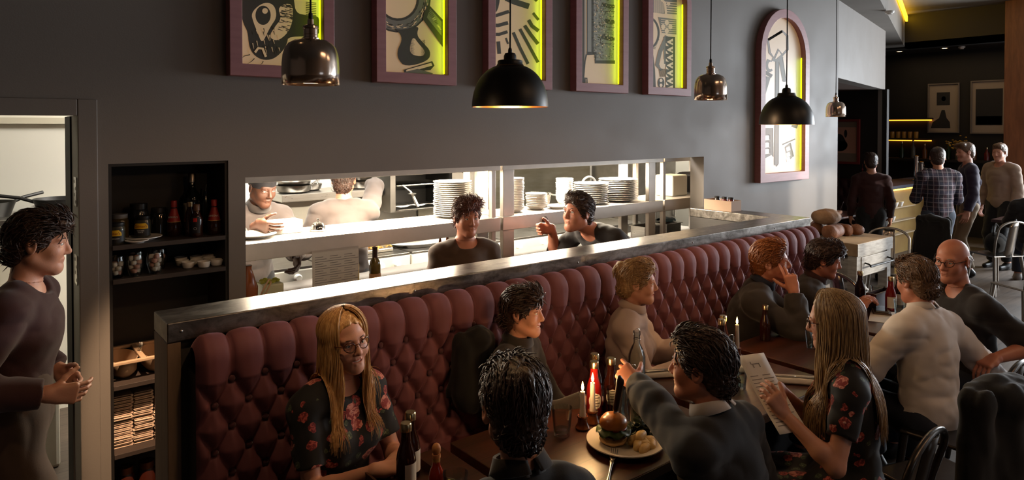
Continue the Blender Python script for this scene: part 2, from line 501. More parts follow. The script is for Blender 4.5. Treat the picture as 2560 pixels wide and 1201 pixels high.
def person(label, loc, face, H=1.72, sex='m', sit=True, hz=None, lean=0, side=0, twist=0, head=(0, 0, 0), hands=None, feet=None,
           skin=None, top=None, bottom=None, hair=None, glasses=None, smile=0, res=.008, hres=.003, hat=None, apron=None, cat='person',
           neckf=.02, stubble=0, scale_w=1.0, extra=None, knees=None, group=None, teeth=True, eyes=True):
    k = H/1.75; w = k*scale_w; fem = sex == 'f'; hands = hands or {}; skin = skin or SK
    root = thing('person', label, cat, loc, face-PI/2, group)
    hz = hz if hz is not None else (.55*k if sit else .93*k)
    hip = np.array([0, 0, hz])
    Rl = np.array(Euler((-lean, side, 0), 'XYZ').to_matrix())           # leaning forward tips up towards +y
    u = Rl@np.array([0, 0, 1.]); rx = Rl@np.array([1., 0, 0])
    Tw = np.array(Matrix.Rotation(twist, 3, Vector(u))); rs = Tw@rx; fs = np.cross(u, rs)      # fs = chest forward
    Mp = np.stack([rx, np.cross(u, rx), u], 1); Mc = np.stack([rs, fs, u], 1)
    nb = hip+u*.515*k
    sw = (.158 if fem else .178)*w
    S = {'R': nb-u*.055*k+rs*sw, 'L': nb-u*.055*k-rs*sw}
    Rh = np.array((Matrix.Rotation(head[0], 3, 'Z')@Matrix.Rotation(head[1], 3, 'X')@Matrix.Rotation(head[2], 3, 'Y')))
    nd = nrm(u+np.array([0, 0, .8])+fs*neckf*8+np.array([0, head[1]*-.35, 0]))
    hs = k*(.97 if fem else 1.0); hc = nb+nd*.19*k+fs*neckf*k
    hp = lambda *p: hc+Rh@(np.array(p)*hs)
    he = lambda c, r, kk=.01: EL(hp(*c), np.array(r)*hs, kk*hs, Rh)
    hrc = lambda a, b, ra, rb, kk=.01: RC(hp(*a), hp(*b), ra*hs, rb*hs, kk*hs)
    # ---- arms and legs
    J = {}
    for sd, sg in (('R', 1), ('L', -1)):
        h = hands.get(sd, {})
        if 'w' in h: W = np.array(h['w'], float)
        elif sit: W = np.array([sg*.13, .30, hz+.10])
        else: W = S[sd]+np.array([sg*.06, .06, -.53*k])
        E, W = ik(S[sd], W, .29*k, .255*k, h.get('el', (sg*.45, -.35, -.8)))
        d = nrm(h.get('d', W-E)); n = h.get('n', (0, 0, -1) if sit else (-sg, 0, 0))
        J[sd] = dict(E=E, W=W, d=d, n=n, c=h.get('c', .25), sp=h.get('sp', .12))
        hj = hip+rx*sg*.088*w-u*.02
        f = feet.get(sd) if feet else None
        F = np.array(f if f is not None else ((sg*.11, .40*k, .085) if sit else (sg*.10, .0, .085)), float)
        K, F = ik(hj, F, .43*k, .42*k, (0, 1, .35) if not knees else knees)
        J[sd].update(hj=hj, K=K, F=F)
    # ---- prim lists
    def torso(o):
        a = [EL(hip+u*.02, (.158*w+o, .112*k+o, .115*k+o), .05, Mp),
             EL(hip+u*.16*k, ((.122 if fem else .142)*w+o, .098*k+o, .15*k+o), .06, Mp),
             EL(hip+u*.335*k, ((.138 if fem else .160)*w+o, .108*k+o, .175*k+o), .06, Mc),
             RC(S['L']-rs*-.015, S['R']-rs*.015, .056*k+o, .056*k+o, .05),
             RC(nb-u*.02*k-rs*.09*k, nb-u*.02*k+rs*.09*k, .05*k+o, .05*k+o, .05)]
        if fem:
            a += [EL(hip+u*.315*k+fs*.085*k+rs*sg*.062*k, (.058*k+o, .052*k+o, .06*k+o), .045, Mc) for sg in (1, -1)]
        else: a += [EL(hip+u*.36*k+fs*.05*k, (.13*w+o, .075*k+o, .1*k+o), .05, Mc)]
        return a
    def armU(o, t=1.0, cap=None):
        a = []
        for sd in 'RL':
            j = J[sd]; ra, rb = (.043, .035) if fem else (.052, .042)
            e = S[sd]+(j['E']-S[sd])*t
            a.append(RC(S[sd], e, ra*k+o, (ra+(rb-ra)*t)*k+o, .03, cap))
        return a
    def armF(o, t=1.0, cap=None):
        a = []
        for sd in 'RL':
            j = J[sd]; ra, rb = (.034, .0225) if fem else (.041, .027)
            e = j['E']+(j['W']-j['E'])*t; m = j['E']+(e-j['E'])*.28
            a.append(RC(j['E'], m, ra*k*.97+o, ra*k*1.04+o, .02)); a.append(RC(m, e, ra*k*1.04+o, (ra+(rb-ra)*t)*k+o, .02, cap))
        return a
    def legs(o, t=1.0, cap=None):
        a = []
        for sd in 'RL':
            j = J[sd]
            a.append(RC(j['hj'], j['K'], .084*w+o, .054*k+o, .05))
            e = j['K']+(j['F']-j['K'])*t; m = j['K']+(j['F']-j['K'])*.3
            a.append(RC(j['K'], m, .053*k+o, .054*k+o, .03)); a.append(RC(m, e, .054*k+o, (.033 if t == 1 else .036)*k+o*(1 if cap is None else 1.8), .03, cap))
        return a
    def feetops(o):
        a = []
        for sd in 'RL':
            F = J[sd]['F']; a += [RC(F+np.array([0, -.03, -.04]), F+np.array([0, .15, -.055]), .036*k+o, .026*k+o, .03), RC(F, F+np.array([0, .03, -.04]), .034*k+o, .036*k+o, .03)]
        return a
    neck = [RC(nb-u*.03*k, hp(0, -.022, -.055), .057*k*(.86 if fem else 1), .054*k*(.86 if fem else 1), .03)]
    jw = .92 if fem else 1.0
    hd = [he((0, -.012, .032), (.0765, .097, .086), .02), he((0, .028, -.035), (.060*jw, .066, .085), .03),
          hrc((-.050*jw, -.003, -.058), (-.012, .066, -.098), .02, .022*jw, .03), hrc((.050*jw, -.003, -.058), (.012, .066, -.098), .02, .022*jw, .03),
          he((0, .072, -.098), (.02, .018, .018), .025), he((0, .074, .024), (.05, .016, .011 if fem else .014), .02),
          he((-.037, .060, -.03), (.023, .022, .022), .03), he((.037, .060, -.03), (.023, .022, .022), .03)]
    if smile > .3: hd += [he((sg*.041, .066, -.040), (.016, .014, .013), .02) for sg in (1, -1)]
    hd += [SUB(he((sg*.032, .098, .006), (.019, .014, .011), .014)) for sg in (1, -1)]
    hd += [hrc((0, .088, .014), (0, .107, -.026), .0075, .0115, .012), he((0, .104, -.031), (.011, .011, .0095), .008)]
    hd += [he((sg*.0115, .096, -.034), (.0078, .010, .0075), .006) for sg in (1, -1)]
    sm = smile
    lipU = [(-.025-.008*sm, .080-.008*sm, -.063+.009*sm), (-.011, .0915, -.0590), (0, .093, -.0605), (.011, .0915, -.0590), (.025+.008*sm, .080-.008*sm, -.063+.009*sm)]
    lipL = [(-.023-.008*sm, .080-.008*sm, -.0645+.007*sm), (-.010, .0895, -.0700-.0085*sm), (.010, .0895, -.0700-.0085*sm), (.023+.008*sm, .080-.008*sm, -.0645+.007*sm)]
    hd += [hrc(a, b, .0038, .0038, .006) for a, b in zip(lipU, lipU[1:])]
    hd += [hrc(a, b, .0044, .0044, .006) for a, b in zip(lipL, lipL[1:])]
    if sm > .3: hd.append(SUB(he((0, .093, -.0668), (.025, .012, .0046), .002)))
    hd += [hrc((sg*.016, .086, .009), (sg*.031, .0905, .0145), .0035, .0042, .004) for sg in (1, -1)] + [hrc((sg*.031, .0905, .0145), (sg*.046, .080, .009), .0042, .0035, .004) for sg in (1, -1)]
    hd += [hrc((sg*.018, .086, -.0035), (sg*.044, .080, -.0045), .003, .003, .006) for sg in (1, -1)]
    for sg in (1, -1):
        Me = Rh@np.array(Euler((.15, 0, sg*-.35)).to_matrix())
        hd += [EL(hp(sg*.079, -.010, -.005), np.array((.0095, .021, .033))*hs, .006, Me), SUB(EL(hp(sg*.0885, -.004, -.004), np.array((.005, .011, .018))*hs, .005, Me))]
    # ---- body mesh: body grid, head grid, hand grids
    parts = []; lipv = []; stv = []
    seam = hp(0, 0, -.135)
    nz = nrm(hp(0, 0, -.05)-nb)
    core = torso(0)+armU(0)+armF(0)+legs(0)+feetops(0)+neck
    V, Fq = sdf_mesh(core, res, clip=[(nb+nz*.072*k, nz)]); parts.append((V, Fq, 0)); lipv.append(np.zeros(len(V))); stv.append(np.zeros(len(V)))
    hops = neck+torso(0)[3:5]+hd; c = hc
    V, Fq = sdf_mesh(hops, hres, lo=c-np.array((.14, .16, .21))*hs, hi=c+np.array((.14, .16, .15))*hs, clip=[(nb+nz*.045*k, -nz)])
    L = (Rh.T@((V-hc).T)).T/hs
    dl = np.full(len(V), 1.0)
    for ch in (lipU, lipL):
        for a, b in zip(ch, ch[1:]):
            a = np.array(a); b = np.array(b); h = np.clip(((L-a)@(b-a))/((b-a)@(b-a)), 0, 1); dl = np.minimum(dl, np.linalg.norm(L-a-h[:, None]*(b-a), axis=1))
    parts.append((V, Fq, 0)); lipv.append(np.clip((.0056-dl)/.0012, 0, 1)*(.8 if fem else .4))
    stv.append(np.clip(1.2-np.abs(L[:, 2]+.085)/.05, 0, 1)*np.clip((L[:, 1]-.0)/.03, 0, 1)*stubble*np.clip((dl-.006)/.003, 0, 1))
    for sd, sg in (('R', 1), ('L', -1)):
        j = J[sd]; pal, fi = hand_ops(sg, j['W'], j['d'], j['n'], j['c'], k*(.92 if fem else 1.0), j['sp'])
        fa = [RC(j['W']-nrm(j['W']-j['E'])*.05, j['W'], (.0255 if fem else .030)*k, (.021 if fem else .0255)*k, .02)]
        V, Fq = sdf_mesh(fa+pal+fi, .0032 if hres < .005 else .0045); parts.append((V, Fq, 0)); lipv.append(np.zeros(len(V))); stv.append(np.zeros(len(V)))
    np_object('body', parts, skin, root, attr={'lip': np.concatenate(lipv), 'stubble': np.concatenate(stv)})
    # ---- clothes
    t = top
    if t:
        o = t.get('o', .012); sl = t.get('sleeve', 'long'); fold = t.get('fold', .006)
        ops = torso(o)
        if sl == 'short': ops += armU(o+.008, t.get('len', .62), 0)
        elif sl == 'rolled': ops += armU(o+.006)+armF(o+.006, .22, 0)
        else: ops += armU(o+.004)+armF(o+.006, t.get('len', .93), 0)
        if t.get('collar') is None:
            nk = nb+fs*.055*k+nz*.05*k
            ops.append(SUB(EL(nk, np.array((.075, .075, .07 if t.get('scoop') is None else t['scoop']))*k, .01, Mc)))
        else: ops.append(RC(nb-nz*.01*k, nb+nz*.045*k, .066*k, .060*k, .03, 0))
        if t.get('skirt'):
            for sd in 'RL': ops.append(RC(J[sd]['hj'], J[sd]['K'], .105*k, .095*k, .08))
        V, Fq = sdf_mesh(ops, t.get('res', res*.8), noise=[(fold, (9, 9, 14), True), (fold*.5, (24, 24, 30), False)])
        nm = t.get('name', 'shirt'); np_object(nm, [(V, Fq, 0)], t['m'], root)
        if t.get('collar') is not None:
            b = MB(); rows = []
            axu = nz; axr = nrm(np.cross(fs, axu))*-1; axf = np.cross(axu, axr)*1
            cb = nb+nz*.03*k
            for i in range(41):
                a = PI/2+.16+(2*PI-.32)*i/40
                dr = axr*math.cos(a)+axf*math.sin(a)
                g = 1-.25*max(0, math.sin(a))**4
                rows.append([cb+dr*.064*k+axu*.0, cb+dr*.060*k+axu*.048*k*g, cb+dr*.066*k+axu*.050*k*g, cb+dr*.083*k+axu*.010*k])
            b.grid(rows).build('collar', t['collar'], root, solid=.003, smooth=60)
    if bottom:
        o = bottom.get('o', .012)
        V, Fq = sdf_mesh(torso(o-.006)[:2]+legs(o+.006, .92, 0), res, noise=[(.005, (14, 14, 9), True)])
        np_object('trousers', [(V, Fq, 0)], bottom['m'], root)
        V, Fq = sdf_mesh(feetops(.008), .007); np_object('shoes', [(V, Fq, 0)], bottom.get('shoe', mat('shoe_leather', '#15110f', .4)), root)
    if apron:
        V, Fq = sdf_mesh(torso(.026)[:2]+[RC(J[s]['hj'], J[s]['hj']+(J[s]['K']-J[s]['hj'])*.8, .105*w, .1*w, .08, 0) for s in 'RL'], res, noise=[(.005, (12, 12, 7), True)], clip=[(hip+u*.2*k, u)])
        np_object('apron', [(V, Fq, 0)], apron, root)
    # ---- eyes, brows, teeth, glasses
    if eyes:
        for sg in (1, -1):
            b = MB(); b.tf(Matrix.Translation(Vector(hp(sg*.031, .0775, .0045)))@Matrix(Rh.tolist()).to_4x4())
            r = .0115*hs; b.ell((0, 0, 0), r, 14, 10); b.mat(1).ell((0, r*.55, -.0006), (r*.52, r*.52, r*.52), 12, 8)
            b.build('eye', [EYEW, EYEI], root, smooth=180)
        if hair:
            b = MB()
            for sg in (1, -1): b.tube([hp(sg*x, y, z) for x, y, z in ((.014, .091, .023), (.026, .0925, .028), (.038, .087, .028), (.049, .074, .0225))], [.0014*hs, .0024*hs, .0021*hs, .0009*hs], 6)
            b.build('eyebrows', hair.get('brow', hair['m']), root, smooth=180)
    if sm > .3 and teeth:
        b = MB(); b.tube([hp(x, .0845-abs(x)*9*abs(x), -.0655+.004*abs(x)/.02) for x in (-.022, -.012, 0, .012, .022)], .0056*hs, 8); b.build('teeth', TEETH, root, smooth=180)
    if glasses:
        b = MB()
        for sg in (1, -1):
            b.tube([hp(sg*.033+.0235*math.cos(a), .1035-.012*abs(math.cos(a))*(1 if math.cos(a)*sg > 0 else .2), .002+.0195*math.sin(a)+.0035*sg*math.cos(a)) for a in np.linspace(0, 2*PI, 20, endpoint=False)], .0021*hs, 6, closed=True)
            b.tube([hp(sg*.0565, .092, .008), hp(sg*.072, .06, .009), hp(sg*.080, -.005, .008), hp(sg*.079, -.022, -.012)], .0019*hs, 6)
        b.tube([hp(-.0105, .104, .006), hp(0, .107, .009), hp(.0105, .104, .006)], .0018*hs, 6)
        b.build('glasses', glasses, root, smooth=180)
    # ---- hair
    if hair:
        st = hair.get('style', 'short')
        if st in ('short', 'bun', 'bald', 'messy'):
            tk = hair.get('t', 1.0)
            if st == 'bald':
                ops = [he((0, -.035, .0), (.083, .083, .052), .02)]
                ops += [SUB(he((0, .085, .0), (.12, .098, .12), .01)), SUB(he((0, -.02, .105), (.12, .13, .07), .01))]
            else:
                ops = [he((0, -.018, .036), (.0765+.010*tk, .097+.009*tk, .086+.012*tk), .02), he((0, -.058, -.035), (.070, .056, .07+.012*(tk-1)), .03), he((0, .052, .096), (.058, .046, .018+.012*tk), .03)]
                ops += [SUB(he((0, .118, -.04), (.098, .092, .105), .012))]
                if st == 'messy': ops += [he((.03, .075, .085), (.04, .04, .03), .03), he((-.04, .05, .1), (.04, .04, .03), .03)]
                if st == 'bun': ops += [he(hair.get('bun', (0, -.06, .125)), (.042, .042, .04), .012)]
            for sg in (1, -1): ops.append(SUB(he((sg*.088, .0, -.022), (.022, .026, .04), .008)))
            am = hair.get('amp', .004)
            V, Fq = sdf_mesh(ops, hres*1.0, noise=[(am*.6, (110, 30, 90), True), (am*.4, (190, 60, 160), False)])
            hparts = [(V, Fq, 0)]
            if hres < .0045 and len(V):
                rr = random.Random(11); b = MB(); ls = hair.get('sl', .045)
                cen = hp(0, -.018, .03)
                for i in rr.sample(range(len(V)), min(hair.get('n', 1100 if st != 'bald' else 350), len(V))):
                    p = V[i].astype(float); nr = nrm(p-cen); fl = Rh@np.array([.25*(1 if (Rh.T@(p-cen))[0] > 0 else -1), -1.0, -.55+.5*(Rh.T@(p-cen))[1]/.1]); fl = fl+np.array([rr.gauss(0, .3), rr.gauss(0, .3), rr.gauss(0, .25)])
                    if st == 'messy': fl = fl+np.array([rr.gauss(0, .5), rr.gauss(0, .5), rr.gauss(0, .4)])
                    L = ls*(.6+.7*rr.random()); pts = [p-nr*.004]; q = p.copy()
                    for j in range(4):
                        nr = nrm(q-cen); d = nrm(fl-nr*np.dot(fl, nr)+nr*(.16 if st != 'messy' else .3)*(j > 0)-nr*.25*(j > 1)); q = q+d*L/4; pts.append(q.copy())
                    w0 = .0019+.0016*rr.random(); b.tube(pts, [w0, w0*1.15, w0, w0*.7, w0*.15], 4, caps=False, flat=.6)
                hparts.append((np.array(b.v, np.float32), np.array(b.f), 0))
            np_object('hair', hparts, hair['m'], root)
        else:
            base = [he((0, -.016, .036), (.083, .102, .093), .02), he((0, -.055, -.035), (.074, .055, .075), .03), SUB(he((0, .116, -.03), (.088, .098, .125), .008))]
            V, Fq = sdf_mesh(base, hres*1.2, noise=[(.003, (80, 60, 12), True)]); hp_parts = [(V, Fq, 0)]
            coll = torso(.016)+neck
            rr = random.Random(5); b = MB(); N = hair.get('n', 650); Ln = hair.get('len', .4)
            for i in range(N):
                sg = 1 if i % 2 else -1; fmin = hair.get('front', .75)
                ph = sg*(fmin+(PI-fmin)*rr.random()**.85)
                jit = .004+.012*rr.random(); pts = []
                ths = np.linspace(.08, PI/2*1.12, 8)
                for th in ths:
                    e = np.array(((.083+jit)*math.sin(th)*math.sin(ph), -.016+(.102+jit)*math.sin(th)*math.cos(ph)*(1 if abs(ph) > 1 else .92)+.03*(1-math.sin(th)), .036+(.093+jit)*math.cos(th)))
                    pts.append(hp(*e))
                p = pts[-1].copy(); L = Ln*(.82+.3*rr.random()); ns = 11; wv = rr.random()*6; dirn = nrm(pts[-1]-pts[-2])
                back = -fs*0
                for q in range(ns):
                    f = q/ns; dirn = nrm(dirn*.55+np.array([0, 0, -1.0])*.6+np.array([math.sin(wv+q*.8), math.cos(wv*1.3+q*.7), 0])*.07+back)
                    p = p+dirn*L/ns
                    D, g = sd_pt(p, coll)
                    lim = .004+jit*.8
                    if D < lim: p = p+g*(lim-D)
                    pts.append(p.copy())
                m = len(pts); w0 = (.0024+.0022*rr.random())*hair.get('w', 1)
                b.tube(pts, [w0*(.6+.4*min(1, j/4))*(1-.75*max(0, (j/(m-1)-.7)/.3)) for j in range(m)], 5, caps=False, flat=.55)
            Vb = np.array(b.v, np.float32); Fb = np.array(b.f); hp_parts.append((Vb, Fb, 0))
            np_object('hair', hp_parts, hair['m'], root)
    if hat:
        ops = [he((0, -.014, .038), (.086, .106, .094), .01), SUB(he((0, .03, -.115), (.2, .2, .13), .006))]
        V, Fq = sdf_mesh(ops, hres*1.3, noise=[(.002, (30, 30, 30), False)]); np_object('cap', [(V, Fq, 0)], hat, root)
    root['_hc'] = [float(x) for x in hc]
    return root
# ------------------------------------------------------------------ camera
cam = bpy.data.cameras.new('camera'); cam.sensor_width = 36; cam.lens = 1710/2560*36
cam.shift_y = -(600.5-347)/2560; cam.clip_end = 200; cam.clip_start = .02
co = bpy.data.objects.new('camera', cam); COL.objects.link(co)
co.location = (0, 0, 1.91); co.rotation_euler = (R(89), 0, math.atan2(.778, .628)-PI/2)
SC.camera = co

# ------------------------------------------------------------------ room materials
def wall_paint():
    s = NT('wall_paint'); v = s.coord('Object')
    c = s.mix(s.noise(v, 1.3, 4), '#716a63', '#7d756e')
    s.set(Base_Color=c, Roughness=s.math('ADD', s.math('MULTIPLY', s.noise(v, 3, 3), .2), .5))
    s.bump(s.noise(v, 170, 3), .10, .003)
    return s.m
PAINT = wall_paint()
CEIL = mat('ceiling_paint', '#77716a', .8, var='#6c665f', vs=2)
DARKP = mat('dark_paint', '#26221f', .75, var='#1f1b19', vs=2)
BLACKP = mat('black_paint', '#15120f', .7, var='#1b1714', vs=2)
CREAM = mat('cream_paint', '#d9d2bf', .55, var='#cbc3ad', vs=2)
STEEL = mat('brushed_steel', '#c9c6c0', .3, 1, var='#b4b0aa', vs=6, stretch=(1, 1, 14), rvar=.08)
STEELD = mat('dull_steel', '#8f8b86', .42, 1, var='#79756f', vs=6, rvar=.1)
CHROME = mat('chrome', '#d8d4cf', .08, 1)
KWHITE = mat('kitchen_wall_white', '#e6e2d6', .5)
def wood(name, a, b, rough=.45, scale=(1.2, 14, 14), plank=None, axis=1, coat=0):
    s = NT(name); v = s.coord('Object', scale)
    f = s.noise(v, 2.2, 6, .6, .6)
    c = s.mix(s.ramp(f, [(.3, 0.0), (.7, 1.0)]), a, b)
    if plank:
        o = s.coord('Object'); sp = s.n('ShaderNodeSeparateXYZ'); s.l(o, sp.inputs[0])
        q = s.math('DIVIDE', sp.outputs[axis], plank); fr = s.math('FRACT', q); fl = s.math('FLOOR', q)
        w = s.n('ShaderNodeTexWhiteNoise', noise_dimensions='1D'); s.l(fl, w.inputs['W'])
        c = s.mix(s.math('MULTIPLY', w.outputs['Value'], .35), c, b)
        g = s.math('LESS_THAN', s.math('ABSOLUTE', s.math('SUBTRACT', fr, .5)), .488)
        c = s.mix(g, '#0c0806', c)
    s.set(Base_Color=c, Roughness=rough); s.b.inputs['Coat Weight'].default_value = coat; s.b.inputs['Coat Roughness'].default_value = .25
    s.bump(f, .25, .003)
    MATS[name] = s.m; return s.m
FLOORW = wood('floor_boards', '#5d5045', '#453a31', .5, (1, 12, 12), .14, 1)
TABLEW = wood('dark_table_wood', '#4a2313', '#2c140b', .36, (1.4, 12, 12), .118, 1, coat=.25)

# ------------------------------------------------------------------ setting
def boxes(name, bl, m, kind='structure', bevel=0):
    b = MB()
    for q in bl: b.box(*q)
    o = b.build(name, m, smooth=0, bevel=bevel)
    if kind: o['kind'] = kind
    return o
Y0, Y1 = 3.55, 3.69
boxes('floor', [(-4, -3.4, -.1, 15.5, 7.0, 0)], FLOORW)
# wall with doorway, niche and serving hatch
boxes('wall_kitchen', [(-4, Y0, 0, -.62, Y1, 3.28), (-.62, Y0, 1.96, .402, Y1, 3.28), (.402, Y0, 0, .520, Y1, 3.28), (.402, Y1, 0, .520, 3.92, 1.96),
    (.520, Y0, 1.741, 1.042, Y1, 3.28), (.520, Y0, 0, 1.042, Y1, .06), (1.042, Y0, 0, 1.125, Y1, 3.28), (1.125, Y0, 1.652, 4.993, Y1, 3.28),
    (1.125, Y0, 0, 4.993, Y1, .92), (4.993, Y0, 0, 7.40, Y1, 3.28)], PAINT)
# architrave round the doorway
boxes('trim_1', [(.402, Y0-.018, 0, .478, Y0, 2.032), (-.70, Y0-.018, 1.958, .402, Y0, 2.032), (-.70, Y0-.018, 0, -.62, Y0, 1.958)], PAINT, bevel=.004)
# angled wall above the booth opening, with its end pier
def slab2(p, q, z0, z1, th, b):
    d = Vector((q[0]-p[0], q[1]-p[1], 0)).normalized(); n = Vector((-d.y, d.x, 0))*th
    v = [(p[0], p[1]), (q[0], q[1]), (q[0]+n.x, q[1]+n.y), (p[0]+n.x, p[1]+n.y)]
    b.prism(v, z0, z1, 'z')
AP, AQ = (7.40, 3.55), (10.33, 4.28)
b = MB(); slab2(AP, AQ, 2.44, 3.28, .16, b)
d = Vector((AQ[0]-AP[0], AQ[1]-AP[1])).normalized()
slab2((AQ[0]-d.x*.13, AQ[1]-d.y*.13), AQ, 0, 2.44, .07, b)
struct(b.build('wall_booth', PAINT, smooth=0))
boxes('wall_alcove', [(10.20, 4.20, 0, 10.27, 5.6, 2.44), (7.28, Y1, 0, 7.38, 5.6, 2.44), (7.38, 5.5, 0, 10.27, 5.6, 2.44)], DARKP)
struct(MB().prism([(7.38, 3.72), (10.27, 4.42), (10.27, 5.6), (7.38, 5.6)], 2.44, 2.5, 'z').build('ceiling_alcove', mat('alcove_ceiling', '#5a4032', .8), smooth=0))
# bar end
boxes('wall_bar', [(13.6, 1.0, 0, 13.75, 7.0, 3.9)], BLACKP)
boxes('wall_bar_side', [(10.6, 6.4, 0, 13.75, 6.5, 3.9), (10.34, 5.6, 0, 10.44, 6.5, 3.3)], BLACKP)
# ceilings: low strip along the wall, raised coffer, low bar ceiling
b = MB(); b.prism([(-4, 7.0), (-4, .95), (0.4, .95), (7.75, 3.27), (12.6, 4.91), (12.6, 7.0)], 3.28, 3.36, 'z')
struct(b.build('ceiling_strip', CEIL, smooth=0))
struct(MB().box(-4, -3.4, 3.82, 15.5, 7.0, 3.92).build('ceiling', CEIL, smooth=0))
b = MB(); slab2((0.4, .95), (7.75, 3.27), 3.36, 3.82, .08, b); slab2((7.75, 3.27), (12.6, 4.91), 3.36, 3.82, .08, b)
struct(b.build('trim_2', CEIL, smooth=0))
boxes('wall_beam', [(12.6, -1.0, 3.25, 12.75, 4.91, 3.82)], mat('beam_paint', '#3c3a38', .7))
boxes('ceiling_bar', [(12.6, -1.0, 3.25, 13.75, 7.0, 3.35)], DARKP)
boxes('wall_end', [(15.4, -3.4, 0, 15.5, 7.0, 3.9)], BLACKP); boxes('wall_side', [(-4.1, -3.4, 0, -4, 7.0, 3.9)], mat('warm_side_wall', '#5b4a3d', .7))
boxes('wall_far', [(-4, 6.9, 0, 15.5, 7.0, 3.9)], KWHITE)
# wooden pillar by the bar
PILW = wood('pillar_wood', '#8a5636', '#6d4127', .5, (10, 10, 1.2))
struct(MB().box(12.35, 2.75, 0, 12.6, 3.40, 3.82).build('wall_pillar', PILW, smooth=0, bevel=.006))
# window wall behind the viewer: tall panes that let the day in
WY = -3.2; wins = [(2.1, 3.4, .9, 2.3), (8.2, 9.2, .75, 3.0), (9.4, 10.7, .75, 3.65), (11.2, 12.6, .75, 3.65)]
bl = []; x = -4
for a, c, z0, z1 in wins: bl += [(x, WY-.2, 0, a, WY, 3.9), (a, WY-.2, 0, c, WY, z0), (a, WY-.2, z1, c, WY, 3.9)]; x = c
bl.append((x, WY-.2, 0, 15.5, WY, 3.9))
boxes('wall_window', bl, mat('window_wall_paint', '#6a5848', .8))
WFR = mat('window_frame_paint', '#2c2a28', .5)
for i, (a, c, z0, z1) in enumerate(wins):
    f = MB()
    for q in ((a, z0, a+.05, z1), (c-.05, z0, c, z1), (a, z0, c, z0+.05), (a, z1-.05, c, z1), ((a+c)/2-.02, z0, (a+c)/2+.02, z1), (a, 1.85, c, 1.89)):
        f.box(q[0], WY-.12, q[1], q[2], WY-.06, q[3])
    struct(f.build('window_%d' % (i+1), WFR, smooth=0))
sides = [(-2.9, -.25), (.0, 2.3)]
boxes('wall_daylight', [(13.0, -3.2, 0, 13.15, 2.6, .8), (13.0, -3.2, 3.1, 13.15, 2.6, 3.82), (13.0, -3.2, .8, 13.15, -2.9, 3.1), (13.0, -.25, .8, 13.15, 0, 3.1), (13.0, 2.3, .8, 13.15, 2.6, 3.1)], BLACKP)
for i, (a, c) in enumerate(sides):
    f = MB()
    for q in ((a, .8, a+.05, 3.1), (c-.05, .8, c, 3.1), (a, .8, c, .85), (a, 3.05, c, 3.1), ((a+c)/2-.02, .8, (a+c)/2+.02, 3.1), (a, 2.2, c, 2.24)): f.box(13.04, q[0], q[1], 13.10, q[2], q[3])
    struct(f.build('window_%d' % (i+5), WFR, smooth=0))
# yellow cove strip up in the coffer
COVE = mat('cove_light', '#ffd23c', .5, emit='#ffc21e', es=6)
b = MB(); slab2((9.2, 3.71), (12.55, 4.845), 3.70, 3.79, .03, b)
tag(b.build('cove_light', COVE, smooth=0), 'yellow strip light hidden along the raised ceiling edge', 'strip light')
# ------------------------------------------------------------------ framed light-box prints on the kitchen wall
FRAME = mat('frame_mauve', '#b07c7f', .45, var='#a57276', vs=5, stretch=(1, 1, 8))
PANEL = mat('print_panel', '#d8ccba', .35, emit='#eab06c', es=.20)
INK = mat('print_ink', '#4d4640', .6); INKL = mat('print_ink_soft', '#8d877f', .6); INKX = mat('print_ink_light', '#a9a6a2', .6)
LED = mat('edge_led', '#c8f000', .5, emit='#b4e800', es=9)
PY = Y0-.014
def w2(u, v):
    """reads a spot of the photo off the wall plane: the prints are traced flat onto their panels"""
    a = (u-1280)/1710; b = -(v-347)/1710; cy = math.atan2(.778, .628); p = R(1)
    f = (math.cos(cy)*math.cos(p), math.sin(cy)*math.cos(p), -math.sin(p)); r = (math.sin(cy), -math.cos(cy), 0); up = (math.cos(cy)*math.sin(p), math.sin(cy)*math.sin(p), math.cos(p))
    d = [f[i]+a*r[i]+b*up[i] for i in range(3)]; t = PY/d[1]
    return (d[0]*t, 1.91+d[2]*t)
